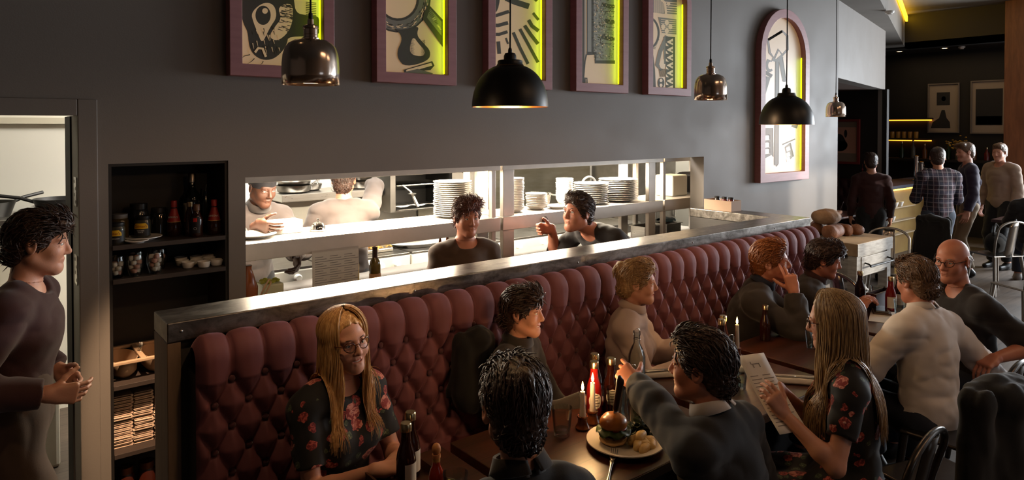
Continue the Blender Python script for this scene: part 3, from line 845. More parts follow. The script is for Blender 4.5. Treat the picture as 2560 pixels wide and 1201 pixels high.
class Ink:
    def __init__(s, ox, oy, sc, clip): s.o = (ox, oy, sc); s.b = MB(); s.clip = clip; s.k = 0
    def T(s, p):
        x, z = w2(s.o[0]+p[0]/s.o[2], s.o[1]+p[1]/s.o[2]); c = s.clip
        return (min(max(x, c[0]), c[1]), min(max(z, c[2]), c[3]))
    def y(s): s.k += 1; return PY-.0008-.00002*s.k
    def fill(s, pts, m=0, sm=0):
        for _ in range(sm):
            n = len(pts); pts = [q for i in range(n) for q in ((pts[i][0]*.75+pts[(i+1) % n][0]*.25, pts[i][1]*.75+pts[(i+1) % n][1]*.25), (pts[i][0]*.25+pts[(i+1) % n][0]*.75, pts[i][1]*.25+pts[(i+1) % n][1]*.75))]
        s.b.mat(m); q = [s.T(p) for p in pts]; y = s.y(); s.b.add([(a, y, b) for a, b in q], [tuple(range(len(q)))]); return s
    def line(s, pts, w, m=0, taper=1):
        q = [np.array(p, float) for p in pts]; n = len(q); L = []; Rr = []
        for i in range(n):
            t = nrm(q[min(i+1, n-1)]-q[max(i-1, 0)]); h = w*.5*(1 if taper == 1 else 1-(1-taper)*i/(n-1)); nn = np.array([-t[1], t[0]])*h
            L.append(q[i]+nn); Rr.append(q[i]-nn)
        s.b.mat(m); y = s.y(); v = [(a, y, b) for a, b in (s.T(p) for p in L+Rr)]
        s.b.add(v, [(i, i+1, n+i+1, n+i) for i in range(n-1)]); return s
    def disc(s, c, rx, ry, m=0): return s.fill([(c[0]+rx*math.cos(a), c[1]+ry*math.sin(a)) for a in np.linspace(0, 2*PI, 24, endpoint=False)], m)
    def arc(s, c, rx, ry, a0, a1, w, m=0): return s.line([(c[0]+rx*math.cos(a), c[1]+ry*math.sin(a)) for a in np.linspace(a0, a1, 28)], w, m)
    def build(s, par): return s.b.build('engraving', [INK, INKL, PANEL, INKX], par, smooth=0)
def arch(x0, x1, z0, zs, n=18):
    r = (x1-x0)/2; c = (x0+x1)/2
    return [(x0, z0), (x1, z0)]+[(c+r*math.cos(a), zs+r*1.0*math.sin(a)) for a in np.linspace(0, PI, n)]
def lightbox(label, x0, x1, z0, zs, fw, dep=.062):
    t = thing('framed_print', label, 'picture', ((x0+x1)/2, Y0, z0), 0, 'light-box prints on the dark wall')
    off = Matrix.Translation((-(x0+x1)/2, -Y0, -z0))
    O = arch(x0, x1, z0, zs); I = arch(x0+fw, x1-fw, z0+fw, zs)
    n = len(O); b = MB().tf(off); ya, yb = Y0-dep, Y0-.001
    v = [(a, ya, c) for a, c in O]+[(a, ya, c) for a, c in I]+[(a, yb, c) for a, c in O]+[(a, yb, c) for a, c in I]
    fs = []
    for i in range(n):
        j = (i+1) % n
        fs += [(i, j, n+j, n+i), (i, i+2*n, j+2*n, j), (n+i, n+j, 3*n+j, 3*n+i)]
    b.add(v, fs); b.build('frame', FRAME, t, smooth=40, bevel=.003)
    b = MB().tf(off); b.add([(a, PY, c) for a, c in I], [tuple(range(n))]); b.build('print', PANEL, t, smooth=0)
    b = MB().tf(off); b.box(x1-fw-.0015, PY-.0065, z0+fw+.01, x1-fw+.002, PY-.0015, zs)
    b.build('edge_light', LED, t, smooth=0)
    l = bpy.data.lights.new('edge_glow', 'AREA'); l.shape = 'RECTANGLE'; l.size = .02; l.size_y = zs-z0-fw-.02; l.energy = .20; l.color = (.66, 1, .02); l.spread = R(120)
    lo = bpy.data.objects.new('edge_glow', l); COL.objects.link(lo); lo.parent = t; lo.location = (x1-fw-.003-(x0+x1)/2, PY-.034-Y0, (zs+z0+fw)/2-z0); lo.rotation_euler = Vector((-1, .45, 0)).to_track_quat('-Z', 'Y').to_euler()
    return t, (x0+fw+.001, x1-fw-.005, z0+fw+.001, zs+(x1-x0)/2-fw), off
def finish(ink, t, off):
    for i, p in enumerate(ink.b.v): ink.b.v[i] = tuple(off@Vector(p))
    ink.build(t)
ZB, ZS = 2.163, 2.92
rr = random.Random(3)
# 1: a furry animal face in engraving
t, c, off = lightbox('mauve arched light-box print of a furry animal eye and muzzle', 1.035, 1.583, ZB, ZS, .062)
k = Ink(540, 0, 3.657, c)
k.fill([(225, -120), (215, -20), (222, 100), (250, 220), (290, 290), (300, 420), (340, 500), (420, 550), (520, 545), (600, 480), (650, 400), (660, 330), (960, 340), (960, 150), (830, 140), (730, 120), (712, 0), (700, -140), (600, -260), (640, -480), (560, -540), (500, -300), (420, -280), (380, -500), (310, -520), (310, -250)], 0, 2)
k.fill([(320, 120), (400, 40), (480, 20), (540, 60), (555, 160), (500, 240), (470, 300), (420, 400), (380, 300), (340, 200)], 2, 2)
k.disc((430, 140), 70, 88); k.disc((448, 100), 26, 26, 2)
k.fill([(560, 60), (700, 20), (705, 180), (660, 300), (560, 380), (480, 340), (540, 240), (600, 170)], 2, 2)
for i in range(46):
    x = 560+rr.random()*130; y = 40+rr.random()*260; k.line([(x, y), (x+40+rr.random()*25, y+8+rr.random()*10)], 9, 0, .2)
for i in range(40):
    x = 300+rr.random()*280; y = 230+rr.random()*240; k.line([(x, y), (x+12, y+34+rr.random()*20)], 9, rr.choice([0, 2]), .2)
k.line([(355, 480), (385, 440), (425, 445), (455, 520)], 22, 2)
for a, d in (((310, 500), (190, 542)), ((350, 535), (280, 605)), ((430, 560), (400, 612))): k.line([a, ((a[0]+d[0])/2+8, (a[1]+d[1])/2-8), d], 9, 0, .3)
for i in range(9): k.line([(820, 20+i*16), (915, 30+i*16)], 7)
finish(k, t, off)
# 2: the bow and turned stem of an old key
t, c, off = lightbox('mauve arched light-box print of a key bow and turned stem', 1.834, 2.379, ZB, ZS, .062)
k = Ink(540, 0, 3.657, c)
k.arc((1665, -10), 235, 245, 0, 2*PI, 115, 1); k.arc((1665, -10), 180, 190, 0, 2*PI, 22); k.arc((1665, -10), 290, 300, 0, 2*PI, 16)
for i in range(80):
    a = rr.random()*3.3-.1; r0 = 225+rr.random()*50; k.arc((1665, -10), r0, r0+8, a, a+.12, 6, rr.choice([0, 0, 2]))
k.fill([(1600, 250), (1700, 280), (1860, 230), (1830, 320), (1890, 390), (1965, 470), (1940, 560), (1730, 615), (1660, 540), (1655, 460), (1700, 370), (1680, 300)], 0, 2)
k.fill([(1800, 330), (1850, 400), (1915, 470), (1890, 520), (1775, 500), (1770, 420)], 2, 2)
for i in range(22): y = 340+i*8; k.line([(1775, y), (1805+rr.random()*15, y+5)], 5, 0, .2); k.line([(1905+rr.random()*6, y+25), (1870, y+40)], 5, 0, .2)
k.fill([(1710, 640), (1975, 560), (1995, 600), (1960, 640), (1720, 690)]); k.fill([(1735, 640), (1965, 575), (1975, 600), (1740, 668)], 2)
k.line([(1720, 690), (1840, 660), (1975, 700)], 60, 1); k.line([(1740, 690), (1740, 720)], 40)
k.fill([(1900, 110), (1940, 40), (2070, 180), (2070, 430), (1890, 180)]); k.fill([(1955, 80), (2060, 200), (2060, 330), (1925, 160)], 1)
for i in range(14): k.line([(1935+i*8, 120+i*11), (1965+i*7, 90+i*14)], 5, rr.choice([0, 2]))
finish(k, t, off)
# 3: an eye with rays
t, c, off = lightbox('mauve light-box print of an eye with dark rays, behind black lamp', 2.621, 3.173, ZB, ZS, .062)
k = Ink(1180, 0, 4.003, c)
k.fill([(165, -200), (240, -180), (285, -80), (270, 60), (240, 130), (165, 165)], 0, 1)
for p, w in (([(165, 165), (260, 150), (370, 115)], 34), ([(165, 250), (260, 255), (360, 228)], 36), ([(165, 340), (270, 345), (355, 318)], 32), ([(340, -20), (430, 20), (570, 65)], 58), ([(600, -40), (650, 10)], 30),
             ([(610, 130), (665, 200)], 28), ([(565, 200), (600, 260), (665, 310)], 38), ([(525, 255), (590, 350), (660, 440)], 36), ([(478, 290), (560, 440), (660, 625)], 32), ([(412, 325), (480, 480), (560, 640)], 32),
             ([(338, 380), (360, 440)], 20), ([(262, 415), (272, 540)], 38), ([(180, 410), (180, 600)], 16), ([(330, 560), (360, 640)], 30)): k.line(p, w)
finish(k, t, off)
# 4: the toothed bit of a key, stippled
t, c, off = lightbox('mauve arched light-box print of a stippled key bit with teeth', 3.399, 3.953, ZB, ZS, .062)
k = Ink(1180, 0, 4.003, c)
k.fill([(1150, -60), (1420, -60), (1420, 605), (1225, 605), (1225, 520), (1150, 520)], 3)
k.line([(1100, -60), (1100, 790)], 44); k.line([(1062, -60), (1062, 780)], 20, 1); k.line([(1130, -60), (1130, 620)], 12, 3)
k.line([(1205, -60), (1205, 525)], 22); k.line([(1152, -60), (1152, 540)], 10); k.line([(1145, 535), (1235, 535), (1235, 620), (1430, 622)], 34); k.line([(1145, 545), (1130, 610), (1115, 790)], 14)
k.line([(1040, 775), (1150, 785), (1150, 860)], 14); k.line([(1115, 790), (1115, 860)], 44)
for y, x in ((60, 1288), (218, 1320), (385, 1285)):
    k.fill([(x+12, y-32), (1425, y-10), (1425, y+20), (1385, y+28), (x, y)]); k.line([(x, y), (x, y+52), (1425, y+56)], 7)
for i in range(330):
    x = 1215+rr.random()*200; y = rr.random()*590; k.disc((x, y), 3+rr.random()*3, 3+rr.random()*3, rr.choice([0, 1, 2]))
for i in range(140):
    x = 1045+rr.random()*30; y = rr.random()*770; k.disc((x, y), 3, 4, 0)
finish(k, t, off)
# 5: patterned bow
t, c, off = lightbox('mauve arched light-box print of zigzags and clover pattern', 4.18, 4.729, ZB, ZS, .062)
k = Ink(1180, 0, 4.003, c)
k.fill([(1745, -60), (2050, -60), (2050, 150), (1745, 118)], 1)
for i in range(9): k.line([(1750+i*20, -40), (1750+i*20, 130)], 9, 2)
for i in range(6): k.line([(1930, 20+i*24), (2050, 30+i*24)], 9, 2)
k.line([(1880, -20), (1930, 30), (1940, 140)], 24, 2); k.disc((1965, 40), 18, 18, 2)
k.fill([(1860, 170), (2045, 195), (2045, 345), (1900, 330)], 1)
for i in range(7): k.line([(1890, 195+i*20), (2045, 210+i*20)], 6, 2)
for dx, dy in ((0, -42), (0, 42), (-36, 0), (36, 0)): k.disc((1948+dx, 268+dy), 20, 26, 2)
k.arc((1735, 330), 125, 160, -1.5, 1.15, 34); k.arc((1735, 330), 90, 128, -1.5, 1.15, 60, 2); k.line([(1790, 505), (1812, 700), (1820, 920)], 36)
for i in range(8): k.line([(1800+i*9, 485-i*14), (1835+i*5, 490-i*13)], 5)
k.line([(1950, 360), (1880, 520), (1850, 650), (1900, 700)], 40, 1); k.disc((1905, 640), 30, 50, 2); k.line([(1925, 370), (1930, 640)], 20, 1)
for i in range(9): k.line([(1870+i*7, 690), (1880+i*7, 770)], 4)
k.disc((1890, 830), 34, 52, 0); k.disc((1890, 805), 14, 18, 2); k.disc((1890, 855), 14, 18, 2)
k.fill([(1935, 365), (2030, 372), (2030, 920), (1935, 920)], 0)
for i in range(7): y = 385+i*78; k.fill([(2010, y), (2010, y+70), (1945, y+36)], 2); k.fill([(1938, y+44), (1938, y+74), (1968, y+78)], 2); k.disc((2000, y+38), 9, 9, 0)
finish(k, t, off)
# 6: the tall one with keys
t, c, off = lightbox('tall mauve arched light-box print of three crossed keys', 5.781, 6.675, 1.384, 2.60, .082)
k = Ink(1700, 0, 2.502, c)
H = [(550, 250), (640, 195), (670, 225), (672, 310), (640, 345), (615, 310), (590, 365), (560, 330)]
k.line(H+[H[0], H[1]], 16, 1); k.line(H+[H[0], H[1]], 6, 3); k.line([(575, 370), (605, 380), (640, 350)], 22, 3)
k.line([(560, 375), (545, 410), (565, 450)], 34, 3); k.disc((565, 410), 14, 24, 2); k.line([(530, 452), (575, 478)], 22, 1)
k.line([(550, 480), (520, 580), (490, 680)], 34, 3); k.line([(538, 480), (505, 590), (480, 680)], 8, 1)
k.line([(608, 385), (606, 800), (600, 1035)], 26, 3); k.line([(598, 385), (590, 1030)], 6, 1); k.line([(618, 385), (614, 1025), (600, 1042)], 6, 1)
k.line([(628, 360), (650, 490)], 26, 3); k.line([(640, 360), (660, 490)], 6, 1); k.disc((652, 500), 14, 14, 3)
k.fill([(525, 805), (582, 800), (584, 985), (572, 970), (525, 995)], 3)
for y in (850, 895, 935): k.fill([(530, y), (560, y-6), (560, y+26), (530, y+30)], 2); k.line([(548, y-6), (560, y-4), (560, y+24)], 8, 1)
k.line([(525, 805), (580, 802), (582, 980)], 6, 1); k.line([(525, 805), (525, 995)], 4, 1)
k.line([(640, 905), (720, 870)], 8, 1); k.fill([(655, 920), (690, 890), (712, 975), (675, 1015)], 3); k.line([(688, 895), (708, 980)], 10, 1)
for y in (925, 960, 990): k.fill([(662, y), (684, y-10), (690, y+14), (668, y+24)], 2)
k.line([(700, 780), (735, 790)], 30, 1)
finish(k, t, off)
# ------------------------------------------------------------------ pendant lamps
def lampmetal():
    s = NT('pendant_metal'); v = s.coord('Object', (1, 1, 1))
    c = s.mix(s.noise(v, 9, 2), '#d6bfae', '#dccdc0'); s.set(Base_Color=c, Roughness=.17, Metallic=1); return s.m
LM = lampmetal(); LBLK = mat('lamp_black', '#0d0b0a', .42); CORD = mat('lamp_cord', '#0a0908', .7)
LIN = mat('lamp_gold_lining', '#d9a15c', .3, 1); BULB = mat('bulb_glow', '#ffd9a0', .4, emit='#ffb765', es=9)
def pendant(label, loc, kind, dia, ztop, group):
    t = thing('pendant_lamp', label, 'lamp', loc, 0, group)      # origin at the shade's lower rim
    s = dia/2
    if kind == 'metal':
        h = dia*.92
        pr = [(s, 0), (s, .22*h), (s*.992, .42*h), (s*.96, .58*h), (s*.89, .71*h), (s*.77, .80*h), (s*.58, .86*h), (s*.32, .885*h), (s*.285, .89*h)]
        b = MB(); b.lathe(pr, n=48); b.build('shade', LM, t, smooth=60, solid=.0025)
        b = MB(); b.lathe([(s*.31, .88*h), (s*.32, .915*h), (s*.27, .925*h), (s*.25, .93*h), (s*.25, .98*h), (s*.262, .985*h), (s*.25, .99*h), (s*.25, 1.09*h), (s*.285, 1.11*h), (s*.275, 1.15*h), (s*.17, 1.18*h), (s*.115, 1.19*h), (s*.11, 1.29*h), (s*.075, 1.30*h), (0, 1.30*h)], n=32)
        b.build('cap', LM, t, smooth=40); zc = 1.30*h; b = MB(); b.lathe([(s*.075, 0), (s*.075, .09*h), (s*.04, .13*h), (0, .13*h)], (0, 0, zc), 16).build('cord_grip', CORD, t)
    else:
        h = dia*.60
        pr = [(s, 0)]+[(s*math.cos(a)**.80, h*.93*math.sin(a)) for a in np.linspace(.06, 1.32, 14)]
        b = MB(); b.lathe(pr, n=56)
        b.build('shade', LBLK, t, smooth=60)
        b = MB(); b.lathe([(r*.985, z) for r, z in pr], n=56); b.build('lining', LIN, t, smooth=60)
        b = MB(); b.lathe([(s*.36, h*.90), (s*.33, h*.94), (s*.325, h*1.0), (s*.30, h*1.015), (s*.17, h*1.02), (s*.16, h*1.12), (s*.13, h*1.17), (s*.055, h*1.185), (s*.05, h*1.25), (s*.03, h*1.29), (0, h*1.29)], n=40); b.build('cap', LBLK, t, smooth=40)
        zc = h*1.28
    b = MB(); b.tube([(0, 0, zc), (.002, 0, zc+.3), (0, 0, ztop-loc[2])], .0032, 8).build('cord', CORD, t, smooth=180)
    b = MB(); b.ell((0, 0, h*.36), (s*.30, s*.30, s*.36), 16, 10).build('bulb', BULB, t, smooth=180)
    l = bpy.data.lights.new('bulb_light', 'POINT'); l.energy = 8 if kind == 'metal' else 9; l.color = (1, .62, .32); l.shadow_soft_size = .03
    lo = bpy.data.objects.new('bulb_light', l); COL.objects.link(lo); lo.parent = t; lo.location = (0, 0, h*.10)
    return t
pendant('polished copper bell pendant lamp in front of the furry animal print', (.848, 2.043, 2.04), 'metal', .171, 3.28, 'metal bell pendants')
pendant('black dome pendant lamp hanging in front of the eye print', (1.691, 2.107, 1.988), 'dome', .302, 3.28, 'black dome pendants')
pendant('polished metal bell pendant between the zigzag print and the tall key print', (3.187, 2.225, 2.056), 'metal', .171, 3.28, 'metal bell pendants')
pendant('black dome pendant lamp hanging in front of the tall key print', (3.716, 2.08, 1.922), 'dome', .300, 3.28, 'black dome pendants')
pendant('small far metal bell pendant by the booth opening', (6.38, 3.08, 2.004), 'metal', .171, 3.28, 'metal bell pendants')

# ------------------------------------------------------------------ partition behind the bench with its metal-clad ledge
PART = mat('partition_paint', '#4b4744', .6, var='#3f3b38', vs=3)
boxes('wall_partition', [(.60, 2.625, 0, 4.985, 2.80, 1.151), (4.80, 2.80, 0, 4.985, 3.55, 1.151)], PART)
def zinc():
    s = NT('aged_zinc'); v = s.coord('Object', (2.5, 7, 7)); v2 = s.coord('Object')
    f = s.noise(v, 2.0, 8, .68, .8); g = s.noise(v2, 26, 6, .7)
    c = s.mix(s.ramp(f, [(.32, 0.0), (.70, 1.0)]), '#5a544e', '#aea8a1'); c = s.mix(s.math('MULTIPLY', s.ramp(g, [(.5, 0.0), (.72, 1.0)]), .6), c, '#3a332c')
    s.set(Base_Color=c, Metallic=.92, Roughness=s.math('ADD', s.math('MULTIPLY', f, .26), .20)); s.bump(g, .25, .002); return s.m
ZINC = zinc()
t = thing('metal_ledge', 'long aged zinc-clad ledge capping the partition behind the red bench', 'ledge', (.555, 2.602, 1.15))
o = Matrix.Translation((-.555, -2.602, -1.15))
b = MB().tf(o); b.prism([(.555, 2.602), (5.007, 2.602), (5.007, 3.548), (4.80, 3.548), (4.80, 2.812), (.555, 2.812)], 1.152, 1.222, 'z')
b.build('capping', ZINC, t, smooth=0, bevel=.004)
b = MB().tf(o)
for x in (.60, 1.55, 2.55, 3.55, 4.5): b.tf(o@Matrix.Translation((x, 2.602, 1.187))@Matrix.Rotation(PI/2, 4, 'X')).lathe([(0, .003), (.004, .002), (.006, 0), (.006, -.003)], n=12)
b.build('rivets', STEELD, t)
POST = mat('pale_post_wood', '#8d7660', .5, var='#76604c', vs=4, stretch=(8, 8, 1))
tag(MB().box(.555, 2.606, 0, .60, 2.812, 1.15).build('end_post', POST, smooth=0, bevel=.003), 'pale wooden end post of the partition below the zinc ledge', 'post')

# ------------------------------------------------------------------ deep-buttoned banquette
def velvet():
    s = NT('dusky_rose_velvet'); v = s.coord('Object')
    c = s.mix(s.noise(v, 5, 4), '#6c3c42', '#7a484f')
    s.set(Base_Color=c, Roughness=.72, Sheen_Weight=.8); s.b.inputs['Sheen Roughness'].default_value = .4; s.b.inputs['Sheen Tint'].default_value = lin('#b98a92')
    s.bump(s.noise(v, 400, 2), .1, .002); return s.m
VEL = velvet()
BX0, BX1 = .625, 4.945; PX = .1174; RZ = .0835; ZB0 = 1.016
bench = thing('banquette', 'long deep-buttoned dusky rose upholstered bench along the partition', 'bench', (BX0, 2.0, 0))
nx = int((BX1-BX0)/.0063); xs = np.linspace(0, BX1-BX0, nx)
prof = [(2.505, z) for z in np.linspace(.40, 1.085, 112)]
prof += [(2.505+.055-.055*math.cos(a), 1.085+.062*math.sin(a)) for a in np.linspace(.1, PI*.72, 16)] + [(2.602, 1.10), (2.615, 1.08)]
prof = np.array(prof)
tg = np.gradient(prof, axis=0); tg /= np.linalg.norm(tg, axis=1)[:, None]; nn_ = np.stack([-tg[:, 1], tg[:, 0]], 1)      # outward
Zs = prof[:, 1]; Xg, Zg = np.meshgrid(xs, Zs)
sarc = np.concatenate([[0], np.cumsum(np.linalg.norm(np.diff(prof, axis=0), axis=1))]); Sg = np.repeat(sarc[:, None], nx, 1)+.40
a = (Xg-.117)/PX; c_ = (Sg-ZB0)/(2*RZ)
ud = a+c_; vd = a-c_
fd = lambda q: np.abs(q-np.round(q))
dd = np.minimum(fd(ud), fd(vd))*PX*.75; dv = fd(a)*PX
top_ = Sg > ZB0
bot = Sg < .545
d = np.where(top_, dv, np.where(bot, dv, dd))
hgt = .034*(1-np.exp(-(d/.021)**1.25))
htop = .026*(1-np.exp(-(d/.0085)**1.0))*.85+.026*.15*np.clip(d/.058, 0, 1)
wt_ = np.clip((Sg-ZB0)/.07, 0, 1); hgt = hgt*(1-wt_)+htop*wt_
hgt = np.where(top_ & (Sg < ZB0+.02), np.minimum(hgt, .034), hgt)
# distance to the nearest button
bt = []; j = 0
for row in range(0, 7):
    z = ZB0-row*RZ; off = .117 if row % 2 == 0 else .117-PX/2
    n = 0
    while off+n*PX < BX1-BX0-.02:
        if off+n*PX > .03: bt.append((off+n*PX, z))
        n += 1
dip = np.zeros_like(hgt)
for x, z in bt:
    i0, i1 = np.searchsorted(xs, [x-.05, x+.05]); r2 = (Xg[:, i0:i1]-x)**2+(Sg[:, i0:i1]-z)**2
    dip[:, i0:i1] = np.maximum(dip[:, i0:i1], np.exp(-r2/.016**2))
hgt = hgt*(1-.75*dip)-.012*dip
fade = np.clip((sarc[-1]-(sarc))/.03, 0, 1); hgt = hgt*fade[:, None]
ends = np.clip(np.minimum(xs, xs[-1]-xs)/.03, 0, 1)**.5; hgt = (hgt+.012)*ends[None, :]-.012
P = np.zeros(Xg.shape+(3,)); P[..., 0] = Xg; P[..., 1] = prof[:, 0][:, None]+nn_[:, 0][:, None]*hgt-2.0; P[..., 2] = prof[:, 1][:, None]+nn_[:, 1][:, None]*hgt
h_, w_ = Xg.shape; q = np.arange(h_*w_).reshape(h_, w_)
Fq = np.stack([q[:-1, :-1], q[:-1, 1:], q[1:, 1:], q[1:, :-1]], -1).reshape(-1, 4)
bb = MB().ell((0, 0, 0), (.0125, .007, .0125), 10, 6); bv = np.array(bb.v)
parts = [(P.reshape(-1, 3).astype(np.float32), Fq, 0)]
np_object('backrest', parts, [VEL], bench)
BTN = mat('velvet_button', '#54282e', .7, sheen=.3)
shown = [p for p in bt if p[1] > .76][:100]
bm = None
for i, (x, z) in enumerate(bt):
    if z < .60: continue
    if bm is None: bo = bb.build('button', BTN, bench, loc=(x, .503, z), smooth=180); bm = bo.data
    elif (x, z) in shown:
        bo = bpy.data.objects.new('button', bm); COL.objects.link(bo); bo.parent = bench; bo.location = (x, .503, z)
rest = [p for p in bt if p[1] > .60 and p not in shown][1:]
b = MB()
for x, z in rest: b.ell((x, .503, z), (.0125, .007, .0125), 8, 5)
b.build('buttons', BTN, bench, smooth=180)['kind'] = 'stuff'
b = MB(); b.box(0, .04, .34, BX1-BX0, .53, .46).build('seat', VEL, bench, smooth=0, bevel=.035, seg=4)
b = MB(); b.box(.01, .07, 0, BX1-BX0-.01, .60, .345).build('plinth', mat('bench_plinth', '#1d1513', .6), bench, smooth=0)
b = MB(); b.box(0, .52, .34, BX1-BX0, .618, 1.05).build('back_board', PART, bench, smooth=0)

# ------------------------------------------------------------------ shelved niche between doorway and hatch
NW = mat('niche_dark', '#1c1715', .6, var='#171311', vs=3); NSH = mat('niche_shelf', '#403631', .5, var='#352c28', vs=3)
t = thing('shelf_unit', 'dark built-in shelf unit stacked with jars bottles and napkins', 'shelf', (.52, Y0, .06))
o = Matrix.Translation((-.52, -Y0, -.06))
b = MB().tf(o); b.box(.522, 3.88, .062, 1.040, 3.90, 1.740).build('back_panel', NW, t, smooth=0)
b = MB().tf(o); b.box(.522, 3.56, .062, .534, 3.88, 1.740).build('side_panel', NW, t, smooth=0)
b = MB().tf(o); b.box(1.028, 3.56, .062, 1.040, 3.88, 1.740).build('side_panel', NW, t, smooth=0)
b = MB().tf(o); b.box(.534, 3.56, 1.728, 1.028, 3.88, 1.740).build('top_panel', NW, t, smooth=0)
SH = [1.367, 1.211, .722, .405]
for z in SH:
    b = MB().tf(o); b.box(.534, 3.553, z-.022, 1.028, 3.88, z).build('shelf', NSH, t, smooth=0, bevel=.002)
# ------------------------------------------------------------------ kitchen behind the hatch
boxes('wall_kitchen_back', [(-1.6, 5.5, 0, 7.2, 5.6, 2.75)], KWHITE)
boxes('wall_kitchen_right', [(7.1, Y1, 0, 7.2, 5.5, 2.75)], KWHITE)
boxes('wall_kitchen_left', [(-1.7, Y1, 0, -1.6, 5.5, 2.75)], CREAM)
boxes('ceiling_kitchen', [(-1.7, Y1, 2.75, 7.2, 5.6, 2.82)], KWHITE)
SPLASH = mat('splashback_steel', '#a9a69c', .32, 1, var='#93907f', vs=3, stretch=(1, 1, 5))
tag(MB().box(3.3, 5.47, .9, 5.55, 5.497, 1.9).build('splashback', SPLASH, smooth=0), 'dull steel splashback on the kitchen wall behind the ranges', 'splashback')
WHITEP = mat('white_china', '#e9e4dc', .22, spec=.6); WARMST = mat('pass_steel', '#cfc6bd', .4, .45, var='#bdb7ae', vs=5, rvar=.06)
HEAT = mat('heat_lamp_tube', '#ffe9c8', .4, emit='#ffdcae', es=22)
def gantry(label, x0, x1, posts):
    t = thing('pass_gantry', label, 'gantry', (x0, 3.75, .92), 0, 'steel gantries over the pass'); o = Matrix.Translation((-x0, -3.75, -.92))
    B = lambda *q: MB().tf(o).box(*q)
    B(x0, 3.75, 1.182, x1, 4.16, 1.278).build('shelf', WARMST, t, smooth=0, bevel=.004)
    b = B(x0, 3.75, 1.606, x1, 3.765, 1.650); b.box(x0, 3.765, 1.640, x1, 4.14, 1.650); b.box(x0, 4.125, 1.606, x1, 4.14, 1.650); b.build('top_shelf', WARMST, t, smooth=0, bevel=.002)
    for a, c in posts:
        b = B(a, 3.772, .921, c, 3.81, 1.64); b.build('post', WARMST, t, smooth=0, bevel=.003)
        b = B(a, 4.08, .921, c, 4.12, 1.64); b.build('post', WARMST, t, smooth=0, bevel=.003)
    if x1-x0 > .6:
        b = MB().tf(o); b.tube([(x0+.15, 3.95, 1.625), (x1-.15, 3.95, 1.625)], .010, 8); b.build('heat_lamp', HEAT, t, smooth=180)
    return t
gantry('steel pass gantry with service bell and tall plate stack', 1.14, 2.925, [(1.145, 1.18), (2.865, 2.90)])
gantry('steel pass gantry with bowl stacks and temperature knob', 2.945, 4.695, [(2.965, 3.065), (4.535, 4.62)])
gantry('narrow steel pass gantry section at the hatch end with black toaster', 4.72, 5.60, [(4.725, 4.76), (5.55, 5.59)])
t = thing('gantry_knob', 'dark round dial on the pale steel gantry front', 'dial', (3.335, 3.75, 1.225))
MB().tf(Matrix.Rotation(PI/2, 4, 'X')).lathe([(0, 0), (.024, 0), (.022, .012), (0, .014)], n=20).build('dial', mat('dial_brown', '#4c342b', .4), t)
b = MB(); b.box(-.003, -.016, -.034, .003, -.010, .030); b.build('pointer', STEELD, t, smooth=0)
t = thing('pass_counter', 'pale steel pass counter along the hatch under the gantries', 'counter', (1.13, 3.70, 0)); o = Matrix.Translation((-1.13, -3.70, 0))
MB().tf(o).box(1.13, 3.70, .86, 5.62, 4.28, .92).build('worktop', WARMST, t, smooth=0, bevel=.004)
MB().tf(o).box(1.15, 3.72, .0, 5.60, 4.24, .86).build('cabinet', STEELD, t, smooth=0)
# ticket sheet pinned below the gantry
PAPER = mat('paper', '#e9e4da', .7); INKT = mat('print_text', '#8a8580', .8)
t = thing('order_sheet', 'white printed order sheet hanging below the gantry shelf edge', 'paper', (1.70, 3.744, 1.18))
b = MB(); b.grid([[(-.145, 0, .02), (.145, 0, .02)], [(-.145, -.004, -.08), (.145, -.004, -.08)], [(-.142, .002, -.16), (.142, .004, -.16)], [(-.14, .012, -.225), (.142, .014, -.225)]]); 
s = NT('thin_paper'); s.set(Base_Color='#eee8de', Roughness=.8); tb = s.n('ShaderNodeBsdfTranslucent'); tb.inputs[0].default_value = lin('#eee8de'); mx = s.n('ShaderNodeMixShader'); mx.inputs[0].default_value = .6; s.l(s.b.outputs[0], mx.inputs[1]); s.l(tb.outputs[0], mx.inputs[2]); s.l(mx.outputs[0], s.out.inputs[0])
b.build('sheet', s.m, t)
b = MB()
for i in range(14):
    for q in range(3): b.box(-.13+q*.09, -.0075, -.018-i*.0135, -.13+q*.09+.05+.02*((i*7+q*3) % 3), -.0068, -.021-i*.0135)
b.build('printed_lines', INKT, t, smooth=0)
